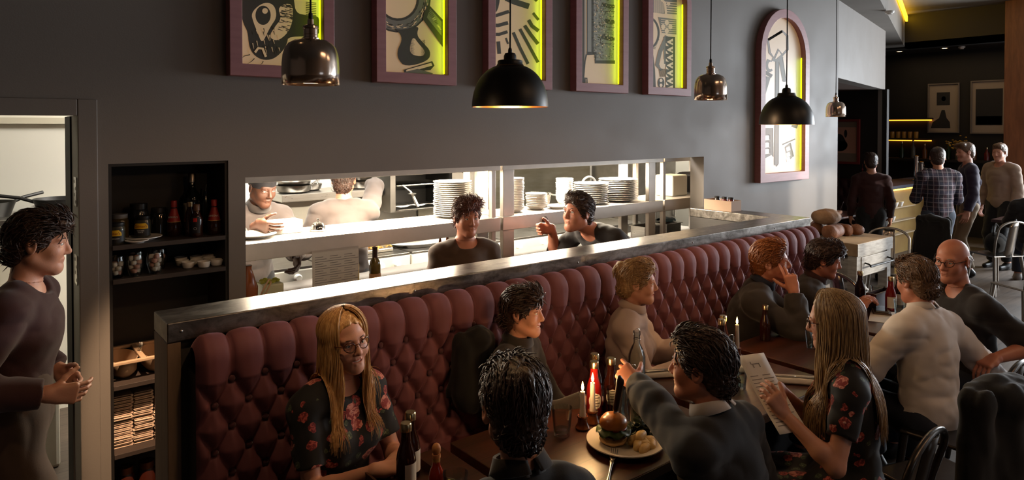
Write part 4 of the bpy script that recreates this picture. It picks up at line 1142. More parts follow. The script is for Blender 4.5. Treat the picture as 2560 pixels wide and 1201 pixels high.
# ---- cooking line along the back
RED = mat('range_red', '#9c2b26', .4); ENAM = mat('range_enamel', '#dcd8ce', .3, .3); BLK = mat('range_black', '#1a1816', .5); KNOB = mat('knob_white', '#efece4', .3)
def cooker(label, x0, x1, redlow, knobs, cat='range', hood=False):
    t = thing('cooking_range', label, cat, (x0, 4.75, 0), 0, 'appliances of the cooking line'); o = Matrix.Translation((-x0, -4.75, 0))
    B = lambda *q: MB().tf(o).box(*q)
    B(x0, 4.75, .10, x1, 5.45, .78).build('body', RED if redlow else ENAM, t, smooth=0, bevel=.005)
    B(x0-.002, 4.735, .78, x1+.002, 5.45, .89).build('control_panel', ENAM, t, smooth=0, bevel=.008)
    B(x0, 4.74, .89, x1, 5.46, .91).build('hob', STEELD, t, smooth=0, bevel=.004)
    for i in range(4): B(x0+.08 if i % 2 else x1-.08, 4.80 if i < 2 else 5.40, 0, (x0+.08 if i % 2 else x1-.08)+.03, (4.80 if i < 2 else 5.40)+.03, .10).build('leg', STEELD, t, smooth=0)
    for kx in knobs:
        b = MB().tf(o@Matrix.Translation((kx, 4.735, .835))@Matrix.Rotation(PI/2, 4, 'X')); b.lathe([(0, .03), (.020, .03), (.026, .022), (.028, 0), (0, 0)], n=20); b.build('knob', KNOB, t)
    b = B(x0+.07, 4.72, .68, x1-.07, 4.735, .70); b.box(x0+.07, 4.735, .68, x0+.09, 4.75, .70); b.box(x1-.09, 4.735, .68, x1-.07, 4.75, .70); b.build('handle', STEEL, t, smooth=0)
    return t
cooker('red fronted range below the order sheet with a round dial', 1.55, 2.02, True, [1.86])
cooker('white enamel range with a row of pale knobs behind the oil bottle', 2.04, 2.78, False, [2.22, 2.42, 2.52, 2.66])
cooker('narrow red fronted unit between two white ranges', 2.80, 3.30, True, [3.1])
cooker('white enamel griddle range behind the bowl stacks', 3.74, 4.36, False, [3.9, 4.2])
cooker('red fronted range at the far end of the cooking line', 4.38, 5.05, True, [4.6, 4.9])
cooker('plain white cabinet between the narrow red unit and the griddle', 3.32, 3.72, False, [])
# griddle lids / pans on the line
TRAY = mat('baking_tray', '#b9b4aa', .35, .9)
t = thing('baking_tray', 'pale oval enamel tray on the narrow red unit', 'tray', (3.02, 5.0, .912)); b = MB(); b.M = Matrix.Diagonal((1.5, 1, 1, 1)); b.lathe([(0, 0), (.15, 0), (.185, .03), (.18, .03), (.148, .006), (0, .006)], n=32); b.build('tray', WHITEP, t)
for i, x in enumerate((2.30, 2.58)):
    t = thing('chips_tray', ('wide steel tray of golden fries nearer the narrow red unit', 'shallow steel tray of golden fries nearer the order sheet')[1-i], 'tray', (x, 5.02, .912)); MB().box(-.12, -.16, 0, .12, .16, .03).build('tray', TRAY, t, smooth=0, bevel=.008)
    b = MB(); q = random.Random(i)
    for _ in range(70):
        c = Vector((q.uniform(-.10, .10), q.uniform(-.14, .14), .035+q.random()*.018)); a = q.random()*6; b.tf(Matrix.Translation(c)@Matrix.Rotation(a, 4, 'Z')@Matrix.Rotation(q.uniform(-.3, .3), 4, 'Y')).box(-.035, -.004, -.004, .035, .004, .004)
    b.build('fries', mat('fried_potato', '#c99a52', .6), t, smooth=0)['kind'] = 'stuff'
# ---- shelf of pans on the back wall
t = thing('wall_shelf', 'steel wall shelf holding frying pans at the kitchen back', 'shelf', (1.886, 5.1, 1.33)); o = Matrix.Translation((-1.886, -5.1, -1.33))
MB().tf(o).box(1.886, 5.10, 1.335, 2.74, 5.495, 1.395).build('board', STEEL, t, smooth=0, bevel=.006)
MB().tf(o).box(1.87, 5.44, 1.15, 1.90, 5.495, 1.40).build('bracket', STEELD, t, smooth=0)
MB().tf(o).box(2.70, 5.44, 1.15, 2.73, 5.495, 1.40).build('bracket', STEELD, t, smooth=0)
PANM = mat('pan_steel', '#8a857e', .3, 1, var='#6b6660', vs=9); PANB = mat('pan_inner_black', '#1d1b1a', .45)
def pan(label, loc, r, h, az, tilt=0, up=.35, group='steel frying pans'):
    t = thing('frying_pan', label, 'pan', loc, (tilt, 0, az), group)
    MB().lathe([(0, 0), (r*.78, 0), (r*.9, .012), (r, h), (r*.985, h), (r*.88, .016), (r*.76, .004), (0, .004)], n=36).build('pan', PANM, t, smooth=50)
    b = MB(); b.tube([(r*.93, 0, h*.7), (r*1.15, 0, h*.9+.02), (r*1.6, 0, h+up*.16), (r*2.2, 0, h+up*.30)], [.010, .009, .010, .011], 8, flat=.6); b.build('handle', PANM, t, smooth=60)
    b = MB()
    for dy, dz in ((-.012, .62), (.012, .62), (0, .4)): b.ell((r*.99, dy, h*dz), .005, 8, 6)
    b.build('rivets', CHROME, t, smooth=180)
    return t
pan('wide steel frying pan at the open end of the wall shelf', (2.03, 5.24, 1.396), .135, .058, -.25)
pan('steel frying pan nested in the wide pan on the wall shelf', (2.035, 5.245, 1.430), .128, .055, .12, up=.9)
pan('dark steel pan leaning behind the nested pans on the wall shelf', (2.20, 5.34, 1.398), .10, .05, .5, up=.8)
pan('deep small steel pan beside the salamander grill', (2.60, 5.22, 1.396), .092, .062, .3, up=1.2)
pan('small steel pan stacked in the deep pan by the grill', (2.603, 5.222, 1.447), .085, .055, .9, up=1.0)
pan('top steel pan of the stack by the grill', (2.606, 5.224, 1.495), .078, .05, -.2, up=.9)
# ---- salamander grill
t = thing('salamander_grill', 'open steel salamander grill with dark inside on the kitchen wall', 'grill', (2.75, 5.0, 1.19)); o = Matrix.Translation((-2.75, -5.0, -1.19)); B = lambda *q: MB().tf(o).box(*q)
b = B(2.75, 5.0, 1.20, 2.80, 5.49, 1.66); b.box(3.36, 5.0, 1.20, 3.60, 5.49, 1.66); b.box(2.80, 5.0, 1.60, 3.36, 5.49, 1.66); b.box(2.80, 5.44, 1.20, 3.36, 5.49, 1.60); b.box(2.80, 5.02, 1.20, 3.36, 5.44, 1.215); b.build('casing', STEELD, t, smooth=0, bevel=.003)
b = B(2.802, 5.43, 1.216, 3.358, 5.438, 1.60); b.box(2.802, 5.03, 1.216, 2.806, 5.43, 1.6); b.box(3.354, 5.03, 1.216, 3.358, 5.43, 1.6); b.box(2.806, 5.03, 1.592, 3.354, 5.43, 1.598); b.build('lining', BLK, t, smooth=0)
b = MB().tf(o)
for i in range(18): b.tube([(2.815+i*.0315, 5.0, 1.42), (2.815+i*.0315, 5.42, 1.42)], .004, 6)
b.tube([(2.81, 5.0, 1.42), (3.35, 5.0, 1.42)], .006, 8); b.build('rack', CHROME, t, smooth=60)
b = MB().tf(o); b.tube([(2.86, 4.99, 1.42), (2.90, 4.93, 1.37), (2.91, 4.90, 1.33)], .010, 8); b.tf(o@Matrix.Translation((2.905, 4.915, 1.35))).lathe([(.012, 0), (.035, .004), (.035, .010), (.012, .014)], n=18); b.tf(o).tube([(2.91, 4.90, 1.33), (2.93, 4.86, 1.25)], .013, 10); b.build('lever', STEEL, t, smooth=60)
for z in (1.53, 1.40): b = MB().tf(o@Matrix.Translation((3.48, 5.0, z))@Matrix.Rotation(PI/2, 4, 'X')); b.lathe([(0, .035), (.022, .035), (.028, .02), (.03, 0), (0, 0)], n=20); b.build('knob', BLK, t)
b = B(2.81, 4.96, 1.216, 3.34, 5.40, 1.224); b.build('drip_tray', STEEL, t, smooth=0, bevel=.003)
CLOTHW = mat('white_cloth', '#e4dfd6', .9)
b = MB(); q = random.Random(4)
b.grid([[(-.24+.48*i/14, -.07+.14*j/3, .008+.014*q.random()+.02*(j == 0)*q.random()) for i in range(15)] for j in range(4)])
tag(b.build('cloth', CLOTHW, loc=(3.07, 5.04, 1.226), solid=.004, sub=1), 'crumpled white cloth along the salamander tray', 'cloth')
# ---- tall steel refrigerator and rail at the back
t = thing('steel_refrigerator', 'tall steel refrigerator doors behind the big plate stack', 'refrigerator', (5.60, 4.85, 0)); o = Matrix.Translation((-5.60, -4.85, 0)); B = lambda *q: MB().tf(o).box(*q)
B(5.60, 4.87, .0, 6.30, 5.49, 2.0).build('body', STEELD, t, smooth=0)
for a, c in ((5.605, 5.945), (5.955, 6.295)):
    d_ = B(a, 4.85, .12, c, 4.868, 1.96).build('door', STEELD, t, smooth=0, bevel=.003); b = B(c-.05, 4.82, .9, c-.035, 4.835, 1.4); b.box(c-.05, 4.835, .9, c-.035, 4.85, .92); b.box(c-.05, 4.835, 1.38, c-.035, 4.85, 1.4); b.build('handle', STEEL, d_, smooth=0)
t = thing('mixer_tap', 'white arched tap rising behind the big plate stack', 'tap', (5.15, 5.2, .91)); b = MB(); b.tube([(.0, 0, .002), (0, 0, .36)]+[(.11-.11*math.cos(a), 0, .36+.10*math.sin(a)) for a in np.linspace(.2, PI-.1, 12)]+[(.225, 0, .32)], .014, 10); b.build('spout', WHITEP, t, smooth=180); MB().lathe([(0, 0), (.03, 0), (.028, .03), (.016, .05), (0, .05)], n=18).build('base', STEEL, t)
tag(MB().box(5.07, 4.75, 0, 5.58, 5.48, .908).build('sink_unit', STEEL, smooth=0, bevel=.006), 'steel sink unit below the white tap', 'sink')
t = thing('wall_sign', 'small orange shield badge stuck on the kitchen splashback', 'sign', (4.02, 5.468, 1.40)); b = MB(); b.prism([(-.04, .05), (0, .065), (.04, .05), (.04, -.01), (.02, -.05), (0, -.065), (-.02, -.05), (-.04, -.01)], -.004, 0, 'y'); b.build('shield', mat('badge_orange', '#d1492a', .5), t, smooth=0)
b = MB(); b.prism([(-.026, .034), (.026, .034), (.026, -.004), (0, -.04), (-.026, -.004)], -.0055, -.0041, 'y'); b.build('emblem', mat('badge_pale', '#e99a7c', .5), t, smooth=0)
# ---- right end: white bin, black toaster
t = thing('toaster', 'black toaster on the gantry shelf at the hatch end', 'toaster', (5.42, 3.98, 1.279)); MB().box(-.13, -.10, .012, .13, .10, .20).build('body', mat('toaster_black', '#17161a', .35), t, smooth=0, bevel=.03, seg=3); MB().box(-.10, -.05, .199, .10, .05, .204).build('slots', BLK, t, smooth=0)
b = MB().tf(Matrix.Translation((0, -.10, .06))@Matrix.Rotation(PI/2, 4, 'X')); b.lathe([(0, .02), (.012, .02), (.014, 0), (0, 0)], n=14); b.build('knob', CHROME, t)
tag(MB().box(-.11, -.1, 0, .11, .1, .19).build('white_tub', KWHITE, loc=(5.10, 3.98, 1.279), smooth=0, bevel=.012), 'white plastic tub beside the black toaster', 'tub')
# ---- china
def plate_bm(r, h=.02):
    return MB().lathe([(0, 0), (r*.60, 0), (r*.64, .004), (r*.93, h*.85), (r, h), (r*.995, h+.003), (r*.92, h*.85+.004), (r*.62, .008), (0, .007)], n=40)
def bowl_bm(r, h): return MB().lathe([(0, 0), (r*.55, 0), (r*.62, .006), (r*.93, h*.75), (r, h), (r*.985, h+.003), (r*.90, h*.75+.004), (r*.56, .012), (0, .01)], n=36)
def pile(name, what, mb, x, y, z, n, pitch, group, cat):
    o = None
    for i in range(n):
        j = random.Random(i*7+n); dx, dy = j.uniform(-.003, .003), j.uniform(-.003, .003)
        if o is None: o = mb.build(name, WHITEP, loc=(x, y, z), smooth=50); c = o
        else: c = dup(o, loc=(x+dx, y+dy, z+i*pitch))
        tag(c, ordlab(i, n, what), cat, group)
pile('dinner_plate', 'white plate in the tall stack beside the middle gantry post', plate_bm(.135), 2.68, 3.98, 1.279, 18, .0135, 'tall plate stack on the pass', 'plate')
pile('side_plate', 'small white dish in the tall stack by the wide post', bowl_bm(.077, .03), 3.19, 3.93, 1.279, 19, .0122, 'tall side dish stack', 'dish')
pile('side_bowl', 'white bowl in the low stack before the steel bowl', bowl_bm(.082, .035), 3.42, 3.94, 1.279, 8, .0125, 'low bowl stack', 'bowl')
pile('soup_bowl', 'white bowl in the tall tapering stack', bowl_bm(.070, .06), 3.77, 4.0, 1.279, 11, .0155, 'tapering bowl stack', 'bowl')
pile('dinner_plate', 'white plate in the stack above the bending waiter', plate_bm(.145), 4.02, 3.95, 1.279, 11, .0150, 'nearer large plate stack', 'plate')
pile('dinner_plate', 'large white plate in the broad stack beside the end post', plate_bm(.165), 4.36, 3.96, 1.279, 12, .0152, 'broad plate stack', 'plate')
pile('dinner_plate', 'white plate lying on the pass counter under the shelf', plate_bm(.15), 2.86, 4.0, .921, 4, .013, 'plates on the pass counter', 'plate')
tag(plate_bm(.075).build('saucer', WHITEP, loc=(3.575, 3.88, 1.279), smooth=50), 'white saucer lying alone between the bowl stacks', 'saucer')
t = thing('steel_bowl', 'steel mixing bowl with lip behind the low bowl stack', 'bowl', (3.55, 4.06, 1.279)); MB().lathe([(0, 0), (.06, 0), (.085, .03), (.098, .10), (.106, .103), (.104, .106), (.094, .10), (.08, .034), (0, .006)], n=36).build('bowl', CHROME, t)
b = MB(); b.tube([(.095, -.03, .095), (.15, -.03, .085), (.15, .03, .085), (.095, .03, .095)], .005, 8); b.build('handle', STEEL, t)
# white boxes and bell on the first gantry
tag(MB().box(-.09, -.06, 0, .09, .06, .075).build('white_carton', PAPER, loc=(1.50, 4.02, 1.279), smooth=0, bevel=.003), 'white carton on the pass shelf in front of the capped chef', 'carton')
tag(plate_bm(.12).build('dinner_plate', WHITEP, loc=(1.30, 3.95, 1.279), smooth=50), 'white plate on the pass shelf under the hands of the capped chef', 'plate')
t = thing('service_bell', 'shiny service bell on the pass shelf by the white carton', 'bell', (1.68, 3.95, 1.279)); MB().lathe([(0, 0), (.05, 0), (.05, .006), (.044, .012), (0, .012)], n=28).build('base', STEELD, t); MB().lathe([(.045, .014), (.043, .03), (.032, .048), (.012, .056), (0, .057)], n=28).build('dome', CHROME, t); MB().lathe([(0, .057), (.005, .057), (.005, .068), (.009, .07), (.009, .075), (0, .077)], n=14).build('plunger', CHROME, t)
# bottles on the pass counter
def squeeze(label, x, y, col, z=.921, grp='squeeze bottles on the pass'):
    t = thing('squeeze_bottle', label, 'bottle', (x, y, z), 0, grp); MB().lathe([(0, 0), (.034, 0), (.037, .01), (.037, .13), (.033, .145), (0, .145)], n=24).build('bottle', mat('sauce_'+col.strip('#'), col, .4), t)
    MB().lathe([(.034, .140), (.034, .155), (.026, .168), (.012, .178), (.007, .205), (.004, .215), (0, .215)], n=20).build('nozzle', mat('squeeze_cap', '#a5603a', .5), t)
squeeze('cream coloured squeeze bottle beside the dark oil bottle on the pass', 1.90, 3.93, '#e0c886')
squeeze('orange squeeze bottle beside the narrow red unit on the pass', 2.60, 4.02, '#d9a86a')
squeeze('pale yellow squeeze bottle next to the pass counter plates', 2.70, 4.08, '#d6c79c')
t = thing('oil_bottle', 'dark oil bottle with steel pourer on the pass counter', 'bottle', (2.06, 3.95, .921)); OILG = mat('oil_bottle_glass', '#6b5a12', .08, var='#4a300c', vs=12)
MB().lathe([(0, 0), (.033, 0), (.036, .008), (.036, .10), (.030, .13), (.016, .155), (.014, .20), (.016, .215), (0, .215)], n=28).build('bottle', OILG, t)
MB().lathe([(.0375, .0), (.0372, .05), (.036, .052)], n=28).build('label', mat('label_tan', '#b98e62', .6), t); MB().lathe([(.0175, .150), (.0165, .205), (.018, .218), (0, .22)], n=20).build('sleeve', mat('bottle_sleeve', '#3a1410', .4), t)
b = MB(); b.tube([(0, 0, .218), (0, 0, .235), (.004, 0, .262)], [.008, .004, .0035], 8); b.build('pourer', STEEL, t)
t = thing('amber_bottle', 'amber lidded bottle with pale cable handle at the hatch corner', 'bottle', (1.235, 3.86, .921)); MB().lathe([(0, 0), (.05, 0), (.052, .1), (.03, .17), (.02, .20), (.022, .22), (0, .22)], n=24).build('bottle', mat('amber_glass', '#8a4a20', .15), t)
b = MB(); b.tube([(.04, -.03, .02), (.07, -.05, .09), (.10, -.05, .14), (.11, -.05, .12), (.085, -.05, .07), (.04, -.04, .01)], .005, 8); b.build('handle', mat('pale_loop', '#d9b58e', .5), t, smooth=180)
t = thing('garnish_tub', 'clear tub of green garnish on the pass by the hatch corner', 'tub', (1.37, 3.90, .921)); MB().box(-.06, -.06, 0, .06, .06, .10).build('tub', mat('tub_plastic', '#d9dcb8', .25), t, smooth=0, bevel=.01)
b = MB(); q = random.Random(2)
for _ in range(26): b.ell((q.uniform(-.045, .045), q.uniform(-.045, .045), .10+q.random()*.012), (.014, .012, .009), 8, 6)
b.build('garnish', mat('garnish_green', '#a9ab3a', .5), t, smooth=180)['kind'] = 'stuff'
# steel containers at the far end of the counter
for i, (x, lab) in enumerate(((4.70, 'steel food pan on the pass counter near the end post'), (5.0, 'second steel food pan on the pass counter with blue bag'))):
    t = thing('food_pan', lab, 'pan', (x, 3.95, .921)); b = MB(); b.box(-.10, -.08, 0, .10, .08, .006)
    for q in ((-.10, -.08, -.094, .08), (.094, -.08, .10, .08), (-.094, -.08, .094, -.074), (-.094, .074, .094, .08)): b.box(q[0], q[1], .006, q[2], q[3], .12)
    b.build('pan', STEEL, t, smooth=0); b = MB()
    for q in ((-.112, -.092, -.10, .092), (.10, -.092, .112, .092), (-.10, -.092, .10, -.08), (-.10, .08, .10, .092)): b.box(q[0], q[1], .114, q[2], q[3], .12)
    b.build('rim', STEEL, t, smooth=0)
b = MB(); q = random.Random(8); b.grid([[(-.09+.18*i/8, -.05+.1*j/4, .02*q.random()+(.03 if 0 < j < 4 else 0)) for i in range(9)] for j in range(5)])
tag(b.build('plastic_bag', mat('bag_blue', '#4d7184', .35), loc=(4.99, 3.95, 1.043), solid=.004, sub=1), 'crumpled blue plastic bag on the second food pan', 'bag')
t = thing('condiment_box', 'pale cardboard box of jars on the ledge return', 'box', (4.90, 3.30, 1.2225)); b = MB()
for q in ((-.07, -.13, 0, .07, .13, .008), (-.07, -.13, .008, -.064, .13, .085), (.064, -.13, .008, .07, .13, .085), (-.064, -.13, .008, .064, -.124, .085), (-.064, .124, .008, .064, .13, .085)): b.box(*q)
b.build('box', mat('box_card', '#b99a82', .7), t, smooth=0)
for i, (yy, c) in enumerate(((-.08, '#5a2027'), (-.02, '#6b2830'), (.05, '#3d3430'))):
    j = thing('jar', ('dark red', 'plum', 'brown')[i]+' jar standing in the pale box on the ledge', 'jar', (4.90, 3.30+yy, 1.2315)); MB().lathe([(0, 0), (.024, 0), (.025, .07), (.02, .085), (0, .085)], n=18).build('jar', mat('jar_'+c.strip('#'), c, .2), j); MB().lathe([(.022, .084), (.022, .10), (0, .101)], n=18).build('lid', mat('jar_lid_dark', '#1d1a1a', .4), j)
# ---- seen through the doorway: pan shelf, wall panel, white fridge
t = thing('wall_shelf', 'steel shelf with dark pans seen through the doorway', 'shelf', (-.6, 5.0, 1.32)); MB().tf(Matrix.Translation((.6, -5.0, -1.32))).box(-.6, 5.0, 1.32, .62, 5.495, 1.36).build('board', STEEL, t, smooth=0, bevel=.004)
for i, (x, lab) in enumerate(((.12, 'big dark pan on the shelf seen through the doorway'), (.50, 'second dark pan by the edge of the doorway shelf'))):
    t = thing('frying_pan', lab, 'pan', (x, 5.25, 1.361), (0, 0, .5+i*2.4)); MB().lathe([(0, 0), (.12, 0), (.15, .09), (.147, .09), (.118, .006), (0, .006)], n=32).build('pan', PANB, t); b = MB(); b.tube([(.14, 0, .07), (.22, 0, .10), (.34, 0, .12)], .011, 8); b.build('handle', PANB, t)
struct(MB().box(-1.6, 5.46, 1.93, .75, 5.5, 1.97).build('trim_3', CREAM, smooth=0))
tag(MB().box(-.35, 4.55, 0, .42, 5.2, .95).build('chest_freezer', CREAM, smooth=0, bevel=.02), 'cream chest freezer standing beyond the doorway', 'freezer')
# door frame lining with two steel hinges
struct(MB().box(.395, Y1+.05, 0, .402, 3.93, 1.958).build('door_frame', DARKP, smooth=0))
for i, z in enumerate((1.62, 1.27)):
    t = thing('door_hinge', ('upper', 'lower')[i]+' steel hinge plate on the doorway jamb', 'hinge', (.4015, Y0+.04, z)); MB().box(-.004, -.025, -.065, 0, .055, .065).build('plate', STEEL, t, smooth=0)
    b = MB()
    for q in (-.045, -.015, .015, .045): b.tf(Matrix.Translation((-.004, .012+.018*(1 if q in (-.015, .045) else -1), q))@Matrix.Rotation(-PI/2, 4, 'Y')).lathe([(0, .0025), (.007, .0015), (.0085, 0)], n=12)
    b.build('screws', STEELD, t)
# ------------------------------------------------------------------ dining tables
IRON = mat('table_iron', '#14110f', .5, .4)
ENDG = mat('table_end_grain', '#8b7a6a', .6, var='#6b5a4c', vs=30, stretch=(30, 1, 30))
TZ = .74
def table(label, x0, x1, y0=1.5, y1=2.12):
    t = thing('dining_table', label, 'table', ((x0+x1)/2, (y0+y1)/2, 0), 0, 'dark wood tables along the banquette'); w, d = (x1-x0)/2, (y1-y0)/2
    MB().box(-w, -d, TZ-.038, w, d, TZ).build('tabletop', TABLEW, t, smooth=0, bevel=.004)
    MB().box(-w+.002, -d-.0015, TZ-.035, w-.002, -d, TZ-.003).build('edge_band', ENDG, t, smooth=0)
    MB().lathe([(0, 0), (.20, 0), (.20, .012), (.05, .03), (.035, .06), (.035, TZ-.05), (.10, TZ-.04), (0, TZ-.038)], n=28).build('pedestal', IRON, t)
table('dark wood table with brown bottles and hot sauce before the blonde woman', .62, 1.36, 1.38, 2.10)
table('dark wood table with the burger plate and two lit candles', 1.40, 2.34, 1.50, 2.10)
table('dark wood table with folded napkin and single tall candle', 2.40, 3.12, 1.50, 2.10)
table('dark wood table in front of the man resting his cheek', 3.18, 3.96, 1.50, 2.10)
table('dark wood table with phone and sauce bottles at the bench end', 4.02, 5.02, 1.50, 2.10)
# ------------------------------------------------------------------ metal bistro chairs
GUN = mat('gunmetal', '#5a5550', .33, .95, var='#47423e', vs=7); SIL = mat('bare_metal', '#a5a09a', .28, 1, var='#8c8781', vs=7)
def chair(label, x, y, rz, m, grp, coat=None):
    """origin on the floor under the seat, sitter faces local +y"""
    t = thing('metal_chair', label, 'chair', (x, y, 0), rz, grp)
    MB().box(-.19, -.18, .432, .19, .18, .450).build('seat', m, t, smooth=0, bevel=.014, seg=3)
    for sx in (-1, 1):
        MB().tube([(sx*.165, .16, .44), (sx*.21, .20, 0)], [.020, .014], 8).build('leg', m, t, smooth=60)
        MB().tube([(sx*.165, -.16, .44), (sx*.21, -.22, 0)], [.020, .014], 8).build('leg', m, t, smooth=60)
    pts = [(-.175, -.165, .44), (-.19, -.20, .62), (-.19, -.235, .74)]+[(-.19*math.cos(a), -.235-.02*math.sin(a), .74+.105*math.sin(a)) for a in np.linspace(.15, PI-.15, 13)]+[(.19, -.235, .74), (.19, -.20, .62), (.175, -.165, .44)]
    MB().tube(pts, .0125, 10).build('back_hoop', m, t, smooth=180)
    b = MB(); b.grid([[(x_*.062*(1-.1*f), -.168-.085*f-.02*(1-x_*x_)*1, .44+.40*f) for x_ in (-1, -.5, 0, .5, 1)] for f in np.linspace(0, 1, 7)]); b.build('splat', m, t, solid=.004, smooth=60)
    return t
chair('dark metal chair under the long haired woman reading a menu', 2.60, 1.17, .05, GUN, 'metal bistro chairs')
chair('dark metal chair under the man in the dark jacket', 1.88, 1.12, .0, GUN, 'metal bistro chairs')
chair('dark metal chair under the person with dark bun by the brown bottles', 1.07, 1.08, 0, GUN, 'metal bistro chairs')
chair('metal chair draped with a heavy black coat behind the man in a white shirt', 3.15, 1.06, -.3, GUN, 'metal bistro chairs')
chair('dark metal chair under the man in a white shirt', 3.70, 1.20, .0, GUN, 'metal bistro chairs')
chair('bare metal chair tucked behind the dark haired man by the bread table', 5.18, 2.30, -PI/2-.3, SIL, 'metal bistro chairs')
chair('bare metal chair behind the bread table beside the black coat', 7.35, 3.02, PI/2+.3, SIL, 'metal bistro chairs')
chair('dark metal chair wearing a long black coat by the bread table', 7.85, 2.90, PI/2-.2, GUN, 'metal bistro chairs')
chair('bare metal chair with black bag under the person in dark jeans', 9.30, 2.62, -.55, SIL, 'metal bistro chairs')
chair('bare metal chair standing between the bald man and the far table', 7.62, 1.92, -.5, SIL, 'metal bistro chairs')
chair('dark metal chair under the bald man in glasses', 4.40, 1.18, .75, GUN, 'metal bistro chairs')
# coats
BCO = cloth_mat('black_wool', '#070707', '#0b0a0b', 300, .9, .1)
def coat(label, x, y, rz, h0, h1, wd, name='black_coat'):
    ops = []; 
    for s in (-1, 1): ops += [RC((s*wd*.75, -.245, h1-.03), (s*wd*.9, -.255, h0+.06), .045, .06, .06)]
    ops += [RC((-wd*.7, -.24, h1-.02), (wd*.7, -.24, h1-.02), .04, .04, .05), RC((0, -.262, h1-.06), (0, -.27, h0+.03), .06, .075, .1), EL((0, -.24, (h0+h1)/2), (wd*1.02, .05, (h1-h0)*.47), .05),
            EL((0, -.20, h1+.005), (wd*.75, .06, .045), .03)]
    V, Fq = sdf_mesh(ops, .011, noise=[(.014, (14, 14, 3), True), (.006, (30, 30, 12), False)])
    o = np_object(name, [(V, Fq, 0)], BCO, None, (x, y, 0)); o.rotation_euler = (0, 0, rz); return tag(o, label, 'coat')
coat('heavy black coat hung over the chair back behind the man in a white shirt', 3.15, 1.06, -.3, .12, .91, .23)
coat('long black coat with a red badge on the chair by the bread table', 7.85, 2.90, PI/2-.2, .14, .93, .19)
c2 = bpy.data.objects['black_coat.001']; b = MB(); b.tf(Matrix.Translation((.08, -.322, .74))).ell((0, 0, 0), (.014, .006, .014), 12, 8); b.build('badge', mat('red_badge', '#a3201c', .4), c2, smooth=180)
o = coat('dark coat hanging against the red bench between two seated women', 1.76, 2.20, PI+.0, .70, .98, .075, 'dark_coat')
# ------------------------------------------------------------------ things on the tables
GL = glass('clear_glass'); WATER = glass('water', '#dfe8e4', 0, 1.33)
def tumbler_bm(r0, r1, h): return MB().lathe([(0, 0), (r0, 0), (r0+.001, .004), (r1, h), (r1-.0022, h), (r0-.001, .012), (0, .012)], n=28)
def tumbler(label, x, y, z=TZ, r0=.030, r1=.040, h=.105, water=.0, col=None):
    t = thing('glass_tumbler', label, 'glass', (x, y, z+.0008), 0, 'water glasses on the tables'); tumbler_bm(r0, r1, h).build('glass', GL, t, smooth=50)
    if water: rw = r0-.001+(r1-.0022-r0+.001)*water; MB().lathe([(0, .0125), (r0-.0016, .0125), (rw-.0005, .012+(h-.012)*water), (0, .012+(h-.012)*water)], n=28).build('water', WATER if col is None else col, t, smooth=50)
tumbler('nearly empty glass tumbler standing alone by the candles', 1.765, 1.885, water=.12)
tumbler('tumbler full of iced water behind the burger plate', 2.03, 1.745, water=.82)
tumbler('glass tumbler between the sauce bottles and the water glass', 2.06, 1.88, h=.11, water=.0)
tumbler('glass tumbler behind the suited man beside the single candle', 2.70, 1.73, water=.35)
tumbler('glass tumbler by the white card in front of the menu reader', 3.50, 1.80, water=.2, h=.085)
tumbler('flared empty glass by the phone on the far table', 4.735, 1.995, r0=.028, r1=.043, h=.11)
tumbler('short glass by the sauce bottles on the far table', 4.50, 1.76, h=.10)
tumbler('clear glass rim beside the dish of butter on the near table', 1.19, 1.755, h=.09, water=.0)
# sauce bottles with screw caps
CAP = mat('bottle_cap_gold', '#c9b48a', .25, 1); LABW = mat('label_white', '#e6dfce', .6); LABD = mat('label_ink', '#6a5a4a', .7)
def sauce(label, x, y, glassm, z=TZ, s=1.0, lab='oval', grp='sauce bottles on the tables', faceto=-2.2, h=1.0):
    t = thing('sauce_bottle', label, 'bottle', (x, y, z+.0006), faceto+PI/2, grp)
    pr = [(0, 0), (.029, 0), (.032, .006), (.032, .095), (.028, .120), (.018, .150), (.0155, .175), (.0155, .195), (0, .195)]
    MB().lathe([(r*s, q*s*h) for r, q in pr], n=32).build('glass', glassm, t, smooth=50)
    MB().lathe([(.0185*s, .188*s*h), (.0185*s, .210*s*h), (.0165*s, .214*s*h), (0, .214*s*h)], n=28).build('cap', CAP, t, smooth=40)
    if lab == 'oval':
        b = MB(); rows = []; rad = .0326*s
        for i in range(13):
            w = math.sqrt(max(1-((i-6)/6)**2, 0))*.85+.001; rows.append([(rad*math.sin(w*q/6), -rad*math.cos(w*q/6), (.028+.0055*i)*s) for q in range(-6, 7)])
        b.grid(rows); l = b.build('label', LABW, t, smooth=60)
        b = MB(); rad = .0330*s
        for i, (q0, q1) in enumerate(((-.45, .45), (-.6, .6), (-.35, .35), (-.55, .55), (-.3, .3))):
            z0 = (.040+.011*i)*s; b.grid([[(rad*math.sin(q), -rad*math.cos(q), zz) for q in np.linspace(q0, q1, 7)] for zz in (z0, z0+.004*s)])
        b.build('label_print', LABD, l, smooth=60)
    elif lab == 'band':
        b = MB(); rad = .0326*s; b.grid([[(rad*math.sin(q), -rad*math.cos(q), zz*s) for q in np.linspace(-1.2, 1.2, 13)] for zz in (.02, .09)]); b.build('label', LABW, t, smooth=60)
    return t
KET = mat('ketchup', '#7a1410', .12, spec=.7); BRN = mat('brown_sauce', '#2a0f08', .1, spec=.7)
sauce('red ketchup bottle with white oval label beside the candles', 2.00, 1.945, KET)
sauce('brown sauce bottle with white oval label on the burger table', 2.085, 1.93, BRN)
sauce('third sauce bottle standing behind the ketchup on the burger table', 2.07, 2.01, BRN)
sauce('dark sauce bottle beside the hot sauce on the table of the blonde woman', 1.11, 1.92, BRN, lab='band', faceto=-1.0)
sauce('dark sauce bottle behind its twin on the table of the blonde woman', 1.165, 1.985, BRN, lab='band', faceto=-1.0)
